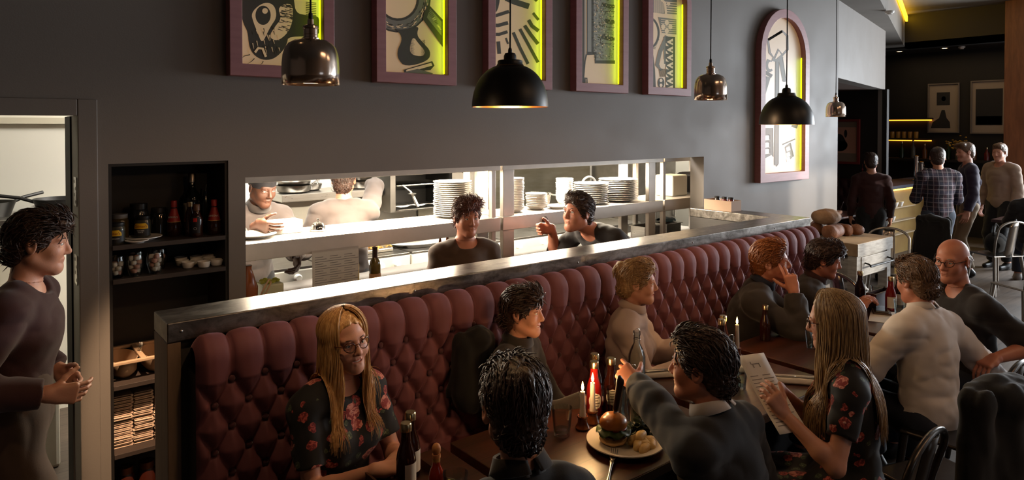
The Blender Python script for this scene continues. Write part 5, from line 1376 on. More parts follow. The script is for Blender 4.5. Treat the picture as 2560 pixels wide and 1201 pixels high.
sauce('brown bottle beside the single tall candle', 2.93, 1.975, BRN, lab=None)
sauce('brown bottle touching the single tall candle', 2.995, 2.01, BRN, lab=None)
sauce('red ketchup bottle by the wooden caddy on the far table', 4.60, 1.86, KET, lab='band')
sauce('brown sauce bottle beyond the ketchup on the far table', 4.72, 1.86, BRN, lab='band')
sauce('small dark sauce bottle behind the reading woman', 3.42, 2.03, BRN, lab=None, s=.9)
sauce('brown sauce bottle showing past the shoulder of the dark haired man', 4.62, 2.06, BRN, lab=None)
t = thing('hot_sauce_bottle', 'hot sauce bottle with round wooden stopper on the near table', 'bottle', (1.152, 1.805, TZ+.0006)); HS = mat('hot_sauce', '#8a2a1a', .12)
MB().lathe([(0, 0), (.022, 0), (.024, .006), (.024, .075), (.019, .095), (.0125, .108), (.0115, .135), (0, .135)], n=28).build('glass', HS, t, smooth=50)
MB().lathe([(.0122, .112), (.0119, .132)], n=24).build('neck_label', mat('neck_label_gold', '#b88a4a', .5), t); MB().ell((0, 0, .158), (.0145, .0145, .019), 18, 12).build('stopper', mat('stopper_wood', '#c98a55', .5), t, smooth=180); MB().lathe([(.0135, .132), (.0135, .142), (0, .143)], n=20).build('collar', mat('stopper_wood', '#c98a55'), t)
t = thing('butter_dish', 'small steel dish of pale butter beside the hot sauce', 'dish', (1.205, 1.82, TZ+.0006)); MB().lathe([(0, 0), (.02, 0), (.027, .03), (.025, .03), (.019, .003), (0, .003)], n=24).build('dish', STEEL, t); MB().box(-.012, -.010, .004, .013, .010, .033).build('butter', mat('butter', '#e8d48a', .5), t, smooth=0, bevel=.003)
t = thing('bottle_tray', 'low dark wooden tray under the bottles on the near table', 'tray', (1.13, 1.93, TZ)); 
b = MB(); b.box(-.10, -.09, -.0, .10, -.082, .0265); b.box(-.10, .132, 0, .10, .14, .0265); b.box(-.10, -.082, 0, -.092, .132, .0265); b.box(.092, -.082, 0, .10, .132, .0265); b.build('sides', TABLEW, t, smooth=0)
# candles
WAX = mat('candle_wax', '#d8d0c2', .5, sss=.25); FLAME = mat('flame', '#ffcf80', .5, emit='#ffbf6a', es=38); WICK = mat('wick', '#1a120c', .9)
def candle(label, x, y, z, h, holder=True, grp='dinner candles'):
    t = thing('taper_candle', label, 'candle', (x, y, z), 0, grp); q = random.Random(int(x*1000))
    b = MB(); n = 20; b.lathe([(0, .001)]+[(.0125-.0035*f, .001+h*f) for f in np.linspace(0, 1, 12)]+[(0, h-.002)], n=n); b.build('wax', WAX, t, smooth=60)
    MB().tube([(0, 0, h-.003), (.001, 0, h+.010)], .0012, 6).build('wick', WICK, t)
    MB().lathe([(0, h+.004), (.0042, h+.010), (.0055, h+.018), (.0035, h+.029), (.0012, h+.038), (0, h+.042)], n=14).build('flame', FLAME, t, smooth=180)
    l = bpy.data.lights.new('flame_light', 'POINT'); l.energy = 1.25; l.color = (1, .58, .25); l.shadow_soft_size = .012; lo = bpy.data.objects.new('flame_light', l); COL.objects.link(lo); lo.parent = t; lo.location = (0, 0, h+.055)
AMB = mat('candle_jar_amber', '#5e3012', .1, spec=.6)
def holder(label, x, y):
    t = thing('candle_holder', label, 'candle holder', (x, y, TZ+.0006), 0, 'amber candle holders'); MB().lathe([(0, 0), (.027, 0), (.029, .006), (.025, .014), (.020, .022), (.018, .040), (.0215, .044), (.0215, .050), (.0135, .050), (.0135, .030), (0, .030)], n=28).build('holder', AMB, t, smooth=40)
holder('amber glass candle holder nearest the lone tumbler', 1.865, 1.875); candle('taller drooping candle in the amber holder by the lone tumbler', 1.865, 1.875, TZ+.031, .112)
holder('amber glass candle holder beside the burger bun', 1.93, 1.885); candle('candle by the ketchup bottle above the burger bun', 1.93, 1.885, TZ+.031, .128)
holder('amber glass candle holder on the table of the menu reader', 3.05, 1.965); candle('single tall candle beside the brown bottles near the cheek resting man', 3.05, 1.965, TZ+.031, .135)
# burger plate
PX0, PY0 = 1.885, 1.675
t = tag(plate_bm(.142, .022).build('dinner_plate', mat('warm_china', '#ddd3c2', .25), loc=(PX0, PY0, TZ+.0006), smooth=50), 'cream dinner plate carrying the burger on the candle table', 'plate')
BUN = mat('bun_crust', '#b5722f', .35, var='#8a4a1c', vs=16, coat=.2); BUNI = mat('bun_crumb', '#dcb57e', .8); PATTY = mat('beef_patty', '#3d2015', .6, bump=.6, bs=120, bd=.006); LEAF = mat('lettuce', '#3f5222', .5, var='#2a3a16', vs=30); CRE = mat('onion_cream', '#d8c39a', .5)
t = thing('burger', 'tall burger with glossy bun stabbed by a steak knife', 'burger', (PX0-.025, PY0+.035, TZ+.0085)); 
def food(name, ops, m, par, res=.003, noise=None): V, Fq = sdf_mesh(ops, res, noise=noise); return np_object(name, [(V, Fq, 0)], m, par)
food('bottom_bun', [EL((0, 0, .012), (.052, .050, .014), .005)], BUNI, t, noise=[(.002, (60, 60, 60), False)])
food('patty', [EL((0, 0, .034), (.055, .053, .013), .005)], PATTY, t, noise=[(.004, (90, 90, 90), False)])
b = MB(); q = random.Random(1); b.grid([[((.050+.014*f)*math.cos(a), (.050+.014*f)*math.sin(a), .050-.008*f+.007*math.sin(a*7+f)*f) for a in np.linspace(0, 2*PI, 60)] for f in (-1.5, 0, .6, 1)]); b.build('lettuce', LEAF, t, solid=.0012, smooth=180)
food('tomato', [EL((.004, 0, .055), (.047, .046, .007), .005)], mat('tomato', '#8f2a1a', .3), t)
V, Fq = sdf_mesh([EL((0, 0, .074), (.050, .049, .034), .01), SUB(EL((0, 0, .020), (.1, .1, .038), .006))], .0026, noise=[(.0025, (40, 40, 40), False)]); np_object('top_bun', [(V, Fq, 0)], BUN, t)
t = thing('steak_knife', 'steak knife with dark wooden handle stuck upright in the burger', 'knife', (PX0-.02, PY0+.035, TZ+.095), (.06, .14, 0)); b = MB(); b.box(-.009, -.0007, -.055, .009, .0007, .035); b.build('blade', STEEL, t, smooth=0)
food('handle', [RC((0, 0, .035), (.003, 0, .135), .011, .0135, .01), RC((.003, 0, .135), (-.004, 0, .152), .012, .008, .01)], mat('knife_wood', '#2a140b', .4), t)
for i, (x, y, z, a, l) in enumerate(((.010, -.055, .019, .4, .030), (.045, -.050, .018, 1.3, .028), (.020, -.028, .024, -.3, .026), (.055, -.020, .019, .9, .030), (.030, -.070, .017, 2.2, .026), (.065, -.055, .017, 2.9, .024), (.038, -.042, .038, .2, .027), (.010, -.085, .015, .1, .025), (.050, -.082, .016, .7, .024))):
    dx, dy = math.cos(a)*l, math.sin(a)*l; o = food('potato_chunk', [RC((-dx*.6, -dy*.6, 0), (dx*.6, dy*.6, .003), .0145, .0125, .008), EL((0, .004, .004), (.017, .014, .012), .01)], mat('potato', '#d3b478', .5, var='#c39c58', vs=30), None, noise=[(.003, (50, 50, 50), False)]); o.location = (PX0+x, PY0+y, TZ+z); tag(o, 'golden potato chunk heaped on the burger plate', 'potato', 'potato chunks on the burger plate')
b = MB(); q = random.Random(6)
for i in range(16):
    c = Vector((q.gauss(0, .018), q.gauss(0, .015), .006+.026*q.random())); b.tf(Matrix.Translation(c)@Euler((q.uniform(-1, 1), q.uniform(-1, 1), q.random()*6)).to_matrix().to_4x4()).grid([[(.030*(u-.5)*2*(1-.5*abs(v-.5)), .02*(v-.5)*2, .007*math.sin(u*9+i)*math.cos(v*7)) for u in np.linspace(0, 1, 7)] for v in np.linspace(0, 1, 6)])
tag(b.build('greens', mat('dark_greens', '#1e2c14', .4, var='#101a0b', vs=30), loc=(PX0+.085, PY0+.015, TZ+.014), solid=.0009, smooth=180), 'heap of dark green leaves on the burger plate', 'salad', kind='stuff')
def fork(label, x, y, z, rz, tilt=0):
    t = thing('fork', label, 'fork', (x, y, z), (0, tilt, rz), 'table forks'); b = MB(); b.grid([[(-.10+.13*f, (.008-.004*math.sin(PI*f))*s, .004*f*f) for s in (-1, 0, 1)] for f in np.linspace(0, 1, 10)]); b.build('handle', STEEL, t, solid=.002, smooth=60)
    b = MB(); b.grid([[(.03+.035*f, (.004+.009*math.sin(min(f, 1)*PI/2))*s, .004+.004*f-.004*f*f) for s in (-1, -.3, .3, 1)] for f in np.linspace(0, 1, 6)]); b.build('head', STEEL, t, solid=.0018, smooth=60)
    b = MB()
    for i in range(4): yy = -.0115+i*.0077; b.tube([(.063, yy, .004), (.085, yy*1.0, .002), (.105, yy*.95, .008)], [.0016, .0015, .0008], 6)
    b.build('tines', STEEL, t, smooth=180)
fork('steel fork leaning from the table onto the burger plate rim', 1.718, 1.590, TZ+.009, .62, -.06)
NAP = mat('napkin_linen', '#d9d2c6', .9, var='#cfc7ba', vs=20)
def napkin_roll(label, x, y, rz, w=.10, l=.21):
    ops = [RC((-l/2, -.018, .012), (l/2, -.018, .012), .012, .012, .008, 0), RC((-l/2, .022, .013), (l/2, .022, .013), .013, .013, .008, 0), EL((0, 0, .008), (l*.5, .035, .008), .01)]
    o = food('napkin', ops, NAP, None, res=.004, noise=[(.002, (20, 60, 60), False)]); o.location = (x, y, TZ+.001); o.rotation_euler = (0, 0, rz); tag(o, label, 'napkin', 'folded napkins with cutlery'); return o
def table_knife(label, x, y, z, rz):
    t = thing('table_knife', label, 'knife', (x, y, z), (0, 0, rz), 'table knives'); b = MB(); b.grid([[(-.10+.10*f, .007*s, 0) for s in (-1, 0, 1)] for f in (0, .1, .5, .9, 1)]); b.build('handle', STEEL, t, solid=.004, smooth=60)
    b = MB(); b.grid([[(.11*f, .009*s*(1-f**4*.7), 0) for s in (-1, 0, 1)] for f in np.linspace(0, 1, 8)]); b.build('blade', STEEL, t, solid=.0014, smooth=60)
napkin_roll('white folded napkin beside the water glass by the suited man', 2.165, 1.645, -.78); table_knife('steel knife lying on the napkin by the suited man', 2.165, 1.65, TZ+.028, 2.36)
napkin_roll('white folded napkin with dark cutlery behind the suited man', 2.56, 2.03, -.5); table_knife('steel knife lying on the far folded napkin by the glass bottle', 2.56, 2.035, TZ+.028, -.5)
napkin_roll('white folded napkin under the hand of the menu reader', 2.96, 1.60, -.85); table_knife('steel knife on the napkin by the menu reader', 2.96, 1.605, TZ+.028, -.85)
napkin_roll('white folded napkin lying by the single candle', 2.86, 1.86, -.4, l=.16)
table_knife('steel knife between the water glass and the napkin', 2.11, 1.72, TZ+.003, 2.3)
# swing-top bottles
def swing(label, x, y, h=.24, water=True):
    t = thing('glass_bottle', label, 'bottle', (x, y, TZ+.0006), 0, 'clear water bottles'); MB().lathe([(0, 0), (.036, 0), (.039, .008), (.039, h*.55), (.030, h*.66), (.015, h*.78), (.0135, h*.92), (.017, h*.93), (.017, h), (.0125, h), (.011, h*.8), (.027, h*.655), (.0365, h*.54), (.0365, .012), (0, .012)], n=32).build('glass', GL, t, smooth=50)
    b = MB(); b.tube([(.016, 0, h*.86), (.024, 0, h*.92), (.018, 0, h*1.02), (0, 0, h*1.045), (-.018, 0, h*1.02), (-.016, 0, h*.86)], .0013, 6); b.tube([(.016*math.cos(a), .016*math.sin(a), h*.86) for a in np.linspace(0, 2*PI, 16, endpoint=False)], .0013, 6, closed=True); b.build('wire', CHROME, t, smooth=180)
swing('clear swing-top water bottle behind the suited man by the napkin', 2.36, 2.03, .25)
swing('slim clear bottle beside the steak knife on the burger table', 2.10, 1.83, .20)
swing('small clear bottle at the edge of the menu reader table', 2.79, 1.83, .19)
# menu sheet, ring of print with little bench emblem
# (held: built with the reader)
t = thing('menu_card', 'small white folded card standing on the table by the reader', 'card', (3.62, 1.90, TZ), (0, 0, .6)); b = MB(); b.grid([[(-.035, -.025, .0), (.035, -.025, 0)], [(-.035, 0, .10), (.035, 0, .10)], [(-.035, .025, 0), (.035, .025, 0)]]); b.build('card', PAPER, t, solid=.001, smooth=0)
t = thing('mobile_phone', 'dark mobile phone lying on papers on the far table', 'phone', (4.52, 1.885, TZ+.012), (0, 0, .5)); MB().box(-.075, -.037, 0, .075, .037, .009).build('casing', SIL, t, smooth=0, bevel=.003); MB().box(-.070, -.034, .0088, .070, .034, .0095).build('screen', mat('phone_screen', '#1c2128', .05), t, smooth=0)
tag(MB().box(-.09, -.05, 0, .09, .05, .010).build('notebook', mat('notebook_brown', '#5d4a3c', .7), loc=(4.52, 1.885, TZ+.0015), rot=.5, smooth=0, bevel=.002), 'brown notebook under the phone on the far table', 'notebook')
tag(MB().box(-.15, -.10, 0, .15, .10, .0012).build('menu_sheet', PAPER, loc=(4.42, 1.80, TZ+.0002), rot=.35, smooth=0), 'pale menu sheet lying flat in front of the man in white', 'menu')
t = thing('condiment_caddy', 'dark wooden condiment caddy beside the flared glass', 'caddy', (4.66, 1.95, TZ)); b = MB()
for q in ((-.13, -.032, 0, .13, -.022, .10), (-.13, .022, 0, .13, .032, .10), (-.13, -.022, 0, -.12, .022, .10), (.12, -.022, 0, .13, .022, .10), (-.12, -.022, 0, .12, .022, .008)): b.box(*q)
b.build('box', TABLEW, t, smooth=0)
# ------------------------------------------------------------------ what stands in the niche
JG = mat('jar_glass_dark', '#3b3a30', .1); YEL = mat('label_yellow', '#e0b21c', .5); BLKL = mat('label_black', '#15161a', .5); TXR = mat('label_red_ink', '#8a1f14', .6); TXW = mat('label_white_ink', '#d9d6cc', .6); LIDB = mat('jar_lid_black', '#141414', .35)
def band(rad, z0, z1, a0, a1, n=14, yy=0): return MB().grid([[(rad*math.sin(q), -rad*math.cos(q), z) for q in np.linspace(a0, a1, n)] for z in (z0, z1)])
def label_text(body, size, m, par, rad, z, ang=0):
    return text_mesh(body, size, m, 'lettering', par, (0, 0, z), (PI/2, 0, ang), .0002, wrap=rad)
def mustard(label, x, y, rz, small, rad=.036, h=.098, z=1.3675):
    t = thing('sauce_jar', label, 'jar', (x, y, z), rz, 'yellow labelled jars in the niche'); MB().lathe([(0, 0), (rad*.95, 0), (rad, .004), (rad, h*.72), (rad*.86, h*.84), (rad*.86, h*.86), (0, h*.86)], n=32).build('jar', JG, t, smooth=50)
    MB().lathe([(rad*.93, h*.83), (rad*.95, h*.85), (rad*.95, h*.99), (rad*.9, h), (0, h)], n=32).build('lid', LIDB, t, smooth=40)
    l = band(rad+.0004, h*.06, h*.66, -1.25, 1.25).build('label', BLKL, t, smooth=60)
    b = MB(); rows = []
    for i in range(9):
        f = i/8; w = .95*(1-.35*max(0, f-.45)**1.2/.5); rows.append([((rad+.0008)*math.sin(q), -(rad+.0008)*math.cos(q), h*(.40+.27*f)) for q in np.linspace(-w, w, 12)])
    b.grid(rows); b.build('label_crest', YEL, l, smooth=60)
    label_text("Colman's", .0155, TXR, l, rad+.0014, h*.515); label_text(small, .0078, TXW, l, rad+.0010, h*.27)
    return t
mustard('yellow labelled horseradish jar at the niche front corner', .560, 3.616, -.5, 'HORSERADISH')
mustard('yellow labelled tartare jar standing on the saucer', .678, 3.665, -.45, 'TARTARE\nSAUCE', z=1.3845)
def plainjar(label, x, y, rad, h, m, lid, lab=False):
    t = thing('glass_jar', label, 'jar', (x, y, 1.3675)); MB().lathe([(0, 0), (rad, 0), (rad, h*.75), (rad*.8, h*.86), (0, h*.86)], n=28).build('jar', m, t, smooth=50); MB().lathe([(rad*.86, h*.84), (rad*.86, h), (0, h)], n=28).build('lid', lid, t, smooth=40)
    if lab: band(rad*.84, h*.60, h*.78, -1, 1).build('label', mat('label_silver', '#8d9098', .5), t, smooth=60)
plainjar('mustard coloured jar with grey lid behind the horseradish jar', .590, 3.72, .040, .125, mat('jar_mustard', '#4a3c18', .15), mat('lid_grey', '#6b6a6c', .4))
plainjar('tall dark jar with silver label behind the tartare jar', .680, 3.765, .045, .165, mat('jar_dark', '#1a1a1d', .12), LIDB, True)
plainjar('dark glass jar glinting between the saucer and the vinegar bottles', .765, 3.75, .038, .14, mat('jar_dark2', '#191a15', .08), LIDB)
tag(plate_bm(.085, .014).build('saucer', WHITEP, loc=(.678, 3.665, 1.3675), smooth=50), 'white saucer under the tartare jar in the niche', 'saucer')
tag(plate_bm(.05, .01).build('saucer', WHITEP, loc=(.590, 3.585, 1.3672), smooth=50), 'small white saucer edge in front of the horseradish jar', 'saucer').location = (.640, 3.590, 1.3672)
VING = mat('vinegar_glass', '#2a120a', .08); REDL = mat('label_vinegar_red', '#8f1d1a', .5)
def vinegar(label, x, y, rz):
    t = thing('vinegar_bottle', label, 'bottle', (x, y, 1.3675), rz, 'red topped vinegar bottles'); MB().lathe([(0, 0), (.030, 0), (.034, .006), (.035, .045), (.030, .072), (.019, .115), (.0125, .138), (.0125, .15), (0, .15)], n=32).build('glass', VING, t, smooth=50)
    b = MB(); b.lathe([(.0304, .073), (.0255, .092), (.0195, .115), (.0130, .137)], n=32); l = b.build('label', REDL, t, smooth=60); MB().lathe([(.0308, .070), (.0310, .073)], n=32).build('label_rim', mat('label_gold', '#c7a35a', .4), l); MB().lathe([(.014, .142), (.0145, .148), (.0145, .172), (.012, .175), (0, .175)], n=24).build('cap', REDL, t, smooth=40)
    o = label_text("SARSON'S", .0125, TXW, l, .0262, .089); o.rotation_euler = (PI/2-.26, 0, 0); o.location = (0, -.0012, .089)
vinegar('red topped vinegar bottle nearest the saucer in the niche', .824, 3.70, -.55); vinegar('red topped vinegar bottle at the far end of the niche shelf', .995, 3.63, -.45)
t = thing('wine_bottle', 'tall dark bottle with silver cap and pale label in the niche', 'bottle', (.925, 3.765, 1.3675), -.5); MB().lathe([(0, 0), (.040, 0), (.043, .006), (.043, .17), (.036, .195), (.017, .225), (.015, .27), (0, .27)], n=32).build('glass', mat('dark_bottle', '#0d0f0b', .06), t, smooth=50); MB().lathe([(.0185, .258), (.0185, .300), (.0165, .303), (0, .303)], n=28).build('cap', mat('cap_pewter', '#a39a90', .3, 1), t, smooth=40); band(.0434, .03, .155, -.9, .3).build('label', mat('label_cream', '#b9b09a', .6), t, smooth=60)
t = thing('syrup_bottle', 'small dark bottle with red square label among the vinegar bottles', 'bottle', (.905, 3.60, 1.3675), -.5); MB().lathe([(0, 0), (.026, 0), (.028, .006), (.028, .085), (.020, .11), (.013, .128), (.013, .14), (0, .14)], n=28).build('glass', VING, t, smooth=50); MB().lathe([(.0155, .130), (.0155, .158), (.013, .161), (0, .161)], n=24).build('cap', mat('cap_brown', '#5a3f2c', .4), t, smooth=40)
l = band(.0284, .02, .10, -.8, .8).build('label', BLKL, t, smooth=60); band(.0288, .076, .094, -.32, .32).build('label_square', mat('label_bright_red', '#c0271e', .5), l, smooth=60); b = MB(); b.tube([(.0292*math.sin(.22*math.cos(a)), -.0292*math.cos(.22*math.cos(a)), .043+.0062*math.sin(a)) for a in np.linspace(0, 2*PI, 16, endpoint=False)], .0007, 5, closed=True); b.build('label_ring', TXW, l)
t = thing('syrup_bottle', 'gold capped bottle half hidden behind the red square label', 'bottle', (.890, 3.66, 1.3675)); MB().lathe([(0, 0), (.026, 0), (.027, .09), (.014, .135), (.013, .15), (0, .15)], n=28).build('glass', VING, t, smooth=50); MB().lathe([(.016, .145), (.016, .168), (0, .17)], n=24).build('cap', CAP, t, smooth=40)
t = thing('oil_bottle', 'slim black bottle at the back beside the far vinegar bottle', 'bottle', (.985, 3.74, 1.3675)); MB().lathe([(0, 0), (.026, 0), (.027, .14), (.012, .18), (.011, .21), (0, .21)], n=24).build('glass', mat('dark_bottle', '#0d0f0b'), t, smooth=50); MB().tube([(0, 0, .21), (.004, 0, .245)], .0045, 8).build('pourer', CHROME, t)
# glasses of marshmallows
MARW = mat('marshmallow_white', '#e6d9d2', .8); MARP = mat('marshmallow_pink', '#d39a8c', .8)
mm = {}
def marsh(m):
    if m.name not in mm: mm[m.name] = MB().lathe([(0, 0), (.009, 0), (.0125, .004), (.0125, .015), (.009, .0185), (0, .0185)], n=14).build('marshmallow', m, smooth=180); return mm[m.name]
    return dup(mm[m.name])
for gi, (x, y, full, what) in enumerate(((.557, 3.605, 9, 'glass nearest the niche side'), (.633, 3.600, 12, 'middle glass'), (.718, 3.598, 12, 'glass beside the ramekins'), (.655, 3.70, 11, 'rear glass by the middle one'), (.755, 3.70, 12, 'rear glass beside the ramekins'))):
    t = thing('dessert_glass', ('short glass of pink marshmallows, the '+what), 'glass', (x, y, 1.2118), 0, 'glasses of marshmallows'); MB().lathe([(0, 0), (.024, 0), (.026, .004), (.036, .045), (.037, .075), (.033, .098), (.0310, .098), (.0348, .075), (.0338, .046), (.024, .012), (0, .010)], n=28).build('glass', GL, t, smooth=50)
    q = random.Random(gi)
    for i in range(full):
        lay, k_ = divmod(i, 3); a = k_*2.1+lay*1.0; rr_ = .0105+.0028*min(lay, 2); 
        o = marsh(MARW if (i+gi) % 3 else MARP); o.location = (x+rr_*math.cos(a), y+rr_*math.sin(a), 1.2118+.0135+lay*.020); o.rotation_euler = (q.uniform(-.25, .25), q.uniform(-.25, .25), 0)
        tag(o, 'pink and white marshmallow in the short '+what, 'marshmallow', 'marshmallows in the '+what)
for i, (x, y) in enumerate(((.872, 3.635), (.937, 3.60), (1.0, 3.612), (.862, 3.705), (.925, 3.685), (.985, 3.69), (.875, 3.79), (.945, 3.775), (1.0, 3.77))):
    if i == 0: ram = MB().lathe([(0, 0), (.022, 0), (.026, .003), (.031, .030), (.029, .030), (.024, .006), (0, .006)], n=28).build('ramekin', WHITEP, loc=(x, y, 1.2115), smooth=50); c = ram
    else: c = dup(ram, loc=(x, y, 1.2115))
    tag(c, ('white ramekin in the front row, '+('nearest the glasses', 'middle', 'at the niche side')[i] if i < 3 else ('white ramekin in the middle row, ' if i < 6 else 'white ramekin in the back row, ')+('nearest the glasses', 'middle', 'at the niche side')[i % 3]), 'ramekin', 'ramekins on the niche shelf')
# cutlery tub on the third shelf
t = thing('cutlery_tray', 'beige moulded cutlery tray with rounded bins in the niche', 'tray', (.665, 3.72, .723)); TUB = mat('tub_beige', '#b79a7e', .5)
b = MB()
for x in (-.07, .07):
    b.tf(Matrix.Translation((x, 0, 0))@Matrix.Diagonal((.95, 2.0, 1, 1))).lathe([(0, 0), (.04, .002), (.062, .03), (.066, .085), (.063, .085), (.058, .032), (.038, .006), (0, .005)], n=24)
b.tf().build('bins', TUB, t, smooth=50); b = MB()
for q in ((-.145, -.145, .083, .145, -.125, .098), (-.145, .125, .083, .145, .145, .098), (-.145, -.125, .083, -.128, .125, .098), (.128, -.125, .083, .145, .125, .098), (-.012, -.125, .083, .012, .125, .098)): b.box(*q)
b.build('rim', TUB, t, smooth=0, bevel=.003)
fork('steel fork standing in the cutlery tray in the niche', .65, 3.70, .76, .4, -1.25)
tag(MB().box(.80, 3.62, .723, 1.0, 3.85, .80).build('dark_box', mat('dark_plastic', '#1b1715', .5), smooth=0, bevel=.01), 'dark plastic box on the niche shelf by the cutlery tray', 'box')
# napkin stacks
NAPS = mat('napkin_stack_linen', '#dcc2ae', .9, var='#d2b6a0', vs=30)
no = None
for ci, (x, n, wh) in enumerate(((.580, 15, 'stack nearest the niche side'), (.668, 15, 'middle stack'), (.756, 16, 'stack by the ledge post'))):
    q = random.Random(ci)
    for i in range(n):
        dx, dy, rz = q.uniform(-.003, .003), q.uniform(-.006, .006), q.uniform(-.03, .03)
        if no is None:
            b = MB()
            pts = [(-.041, .002), (.036, .0015), (.0405, .004), (.0415, .008), (.0395, .0125), (.035, .0150), (-.038, .0155), (-.0415, .0145), (-.036, .0125), (.030, .0110), (.0335, .008), (.030, .0055), (-.039, .0055), (-.042, .004)]
            b.prism(pts, -.085, .095, 'y'); no = b.build('napkin', NAPS, loc=(x+dx, 3.70+dy, .4055), rot=rz, smooth=40); c = no
        else: c = dup(no, loc=(x+dx, 3.70+dy, .4055+i*.0166), rot=rz)
        tag(c, ordlab(i, n, 'folded pink napkin in the '+wh), 'napkin', 'napkins, '+wh)
for i, x in enumerate((.59, .68, .77)):
    t = thing('preserve_jar', ('brown lidded jar on the niche bottom near its side', 'brown lidded jar in the middle of the niche bottom', 'brown lidded jar on the niche bottom by the ledge post')[i], 'jar', (x, 3.64, .061), 0, 'jars on the niche bottom'); MB().lathe([(0, 0), (.038, 0), (.04, .2), (.03, .22), (0, .22)], n=24).build('jar', mat('jar_brown_glass', '#3a1810', .12), t, smooth=50); MB().lathe([(.034, .215), (.034, .245), (0, .247)], n=24).build('lid', mat('lid_copper', '#7a4a34', .3, .8), t, smooth=40)

# ------------------------------------------------------------------ bread table
WW = mat('washed_wood', '#b5b0a8', .6, var='#8f897f', vs=5, stretch=(2, 2, 9)); BLOCK = mat('butcher_block', '#b59b78', .6, var='#93795a', vs=5, stretch=(9, 2, 2))
t = thing('butcher_block_table', 'whitewashed butcher block table stacked with bread loaves', 'table', (6.33, 3.05, 0)); x0, x1, y0, y1 = -.35, .35, -.36, .44
MB().box(x0, y0, .79, x1, y1, .90).build('block', [BLOCK], t, smooth=0, bevel=.006)
MB().box(x0-.001, y0-.004, .792, x1+.001, y0, .897).build('front_board', WW, t, smooth=0, bevel=.002)
MB().box(x0+.02, y0+.02, .60, x1-.02, y1-.02, .79).build('apron', WW, t, smooth=0, bevel=.003)
d_ = MB().box(x0+.09, y0+.004, .625, x1-.09, y0+.03, .775).build('drawer', WW, t, smooth=0, bevel=.004)
for sx in (x0+.01, x1-.09):
    for sy in (y0+.01, y1-.09): MB().box(sx, sy, 0, sx+.08, sy+.08, .79).build('leg', WW, t, smooth=0, bevel=.004)
MB().box(x0+.03, y0+.03, .18, x1-.03, y1-.03, .21).build('lower_shelf', WW, t, smooth=0, bevel=.003)
b = MB(); b.tube([(x0+.13, y0-.055, .70), (x1-.06, y0-.055, .70)], .008, 10)
for sx in (x0+.15, x1-.10): b.tube([(sx, y0+.004, .72), (sx, y0-.03, .715), (sx, y0-.055, .70)], .007, 8)
b.build('towel_rail', IRON, t, smooth=60)
b = MB().tf(Matrix.Translation((x0-.001, y0+.12, .80))@Matrix.Rotation(-PI/2, 4, 'Y')); b.lathe([(0, .004), (.03, .004), (.034, 0)], n=20); b.build('iron_plate', IRON, t)
CRUST = mat('bread_crust', '#7a4a2a', .7, var='#4d2c18', vs=7, bump=.5, bs=60, bd=.008); FLOUR = mat('bread_floured', '#9a7a5c', .8, var='#5f402a', vs=6, bump=.4, bs=50, bd=.008)
def loaf(label, x, y, z, a, ops, m, slashes=None):
    o = food('bread_loaf', ops, m, None, res=.006, noise=[(.006, (18, 18, 18), False)]); o.location = (x, y, z); o.rotation_euler = (0, 0, a); tag(o, label, 'bread', 'bread loaves on the butcher block'); return o
loaf('round dark loaf lying on top of the other loaves', 6.25, 3.10, .905+.092, .3, [EL((0, 0, .075), (.165, .125, .075), .02), SUB(EL((0, 0, -.06), (.3, .3, .07), .02))], FLOUR)
loaf('long loaf with floured end at the table front', 6.17, 2.99, .902, .12, [RC((-.11, 0, .06), (.12, 0, .055), .062, .055, .03), EL((0, 0, .05), (.16, .075, .05), .03)], CRUST)
loaf('loaf supporting the round dark loaf from behind', 6.29, 3.21, .902, .5, [RC((-.10, 0, .055), (.10, 0, .055), .06, .058, .03)], CRUST)
loaf('pale ended loaf between the long loaf and the slashed roll', 6.40, 3.05, .902, 1.2, [RC((-.09, 0, .05), (.09, 0, .048), .055, .045, .03)], CRUST)
loaf('small slashed round roll at the corner of the loaves', 6.46, 2.92, .902, .2, [EL((0, 0, .05), (.072, .066, .052), .02)]+[SUB(RC((-.05+i*.028, -.09, .085), (-.03+i*.028, .05, .115), .012, .012, .01)) for i in range(4)], CRUST)
t = thing('glass_vase', 'clear glass with green sprig behind the slashed roll', 'vase', (6.64, 3.34, .9006)); MB().lathe([(0, 0), (.028, 0), (.030, .11), (.028, .11), (.026, .008), (0, .008)], n=24).build('glass', GL, t, smooth=50); b = MB(); q = random.Random(3)
for i in range(9): b.tf(Matrix.Translation((q.gauss(0, .008), q.gauss(0, .008), .03+.012*i))@Euler((q.random(), q.random(), q.random()*6)).to_matrix().to_4x4()).ell((0, 0, 0), (.013, .007, .003), 8, 5)
b.build('sprig', mat('sprig_green', '#7c9a2c', .5), t, smooth=180)['kind'] = 'stuff'
b = MB(); q = random.Random(9)
RUF = []
for i in range(26): RUF.append(EL((.0+q.gauss(0, .012), q.gauss(0, .02), .34+i*.0085), (.022+.008*math.sin(i*1.7), .03, .012), .004))
o = food('ruffled_towel', RUF, mat('ruffled_white', '#cfcfd0', .8), None, res=.005, noise=[(.005, (60, 60, 90), True)]); o.location = (6.06, 2.668, -.07+.05); tag(o, 'white ruffled towel hanging at the bread table leg', 'towel')

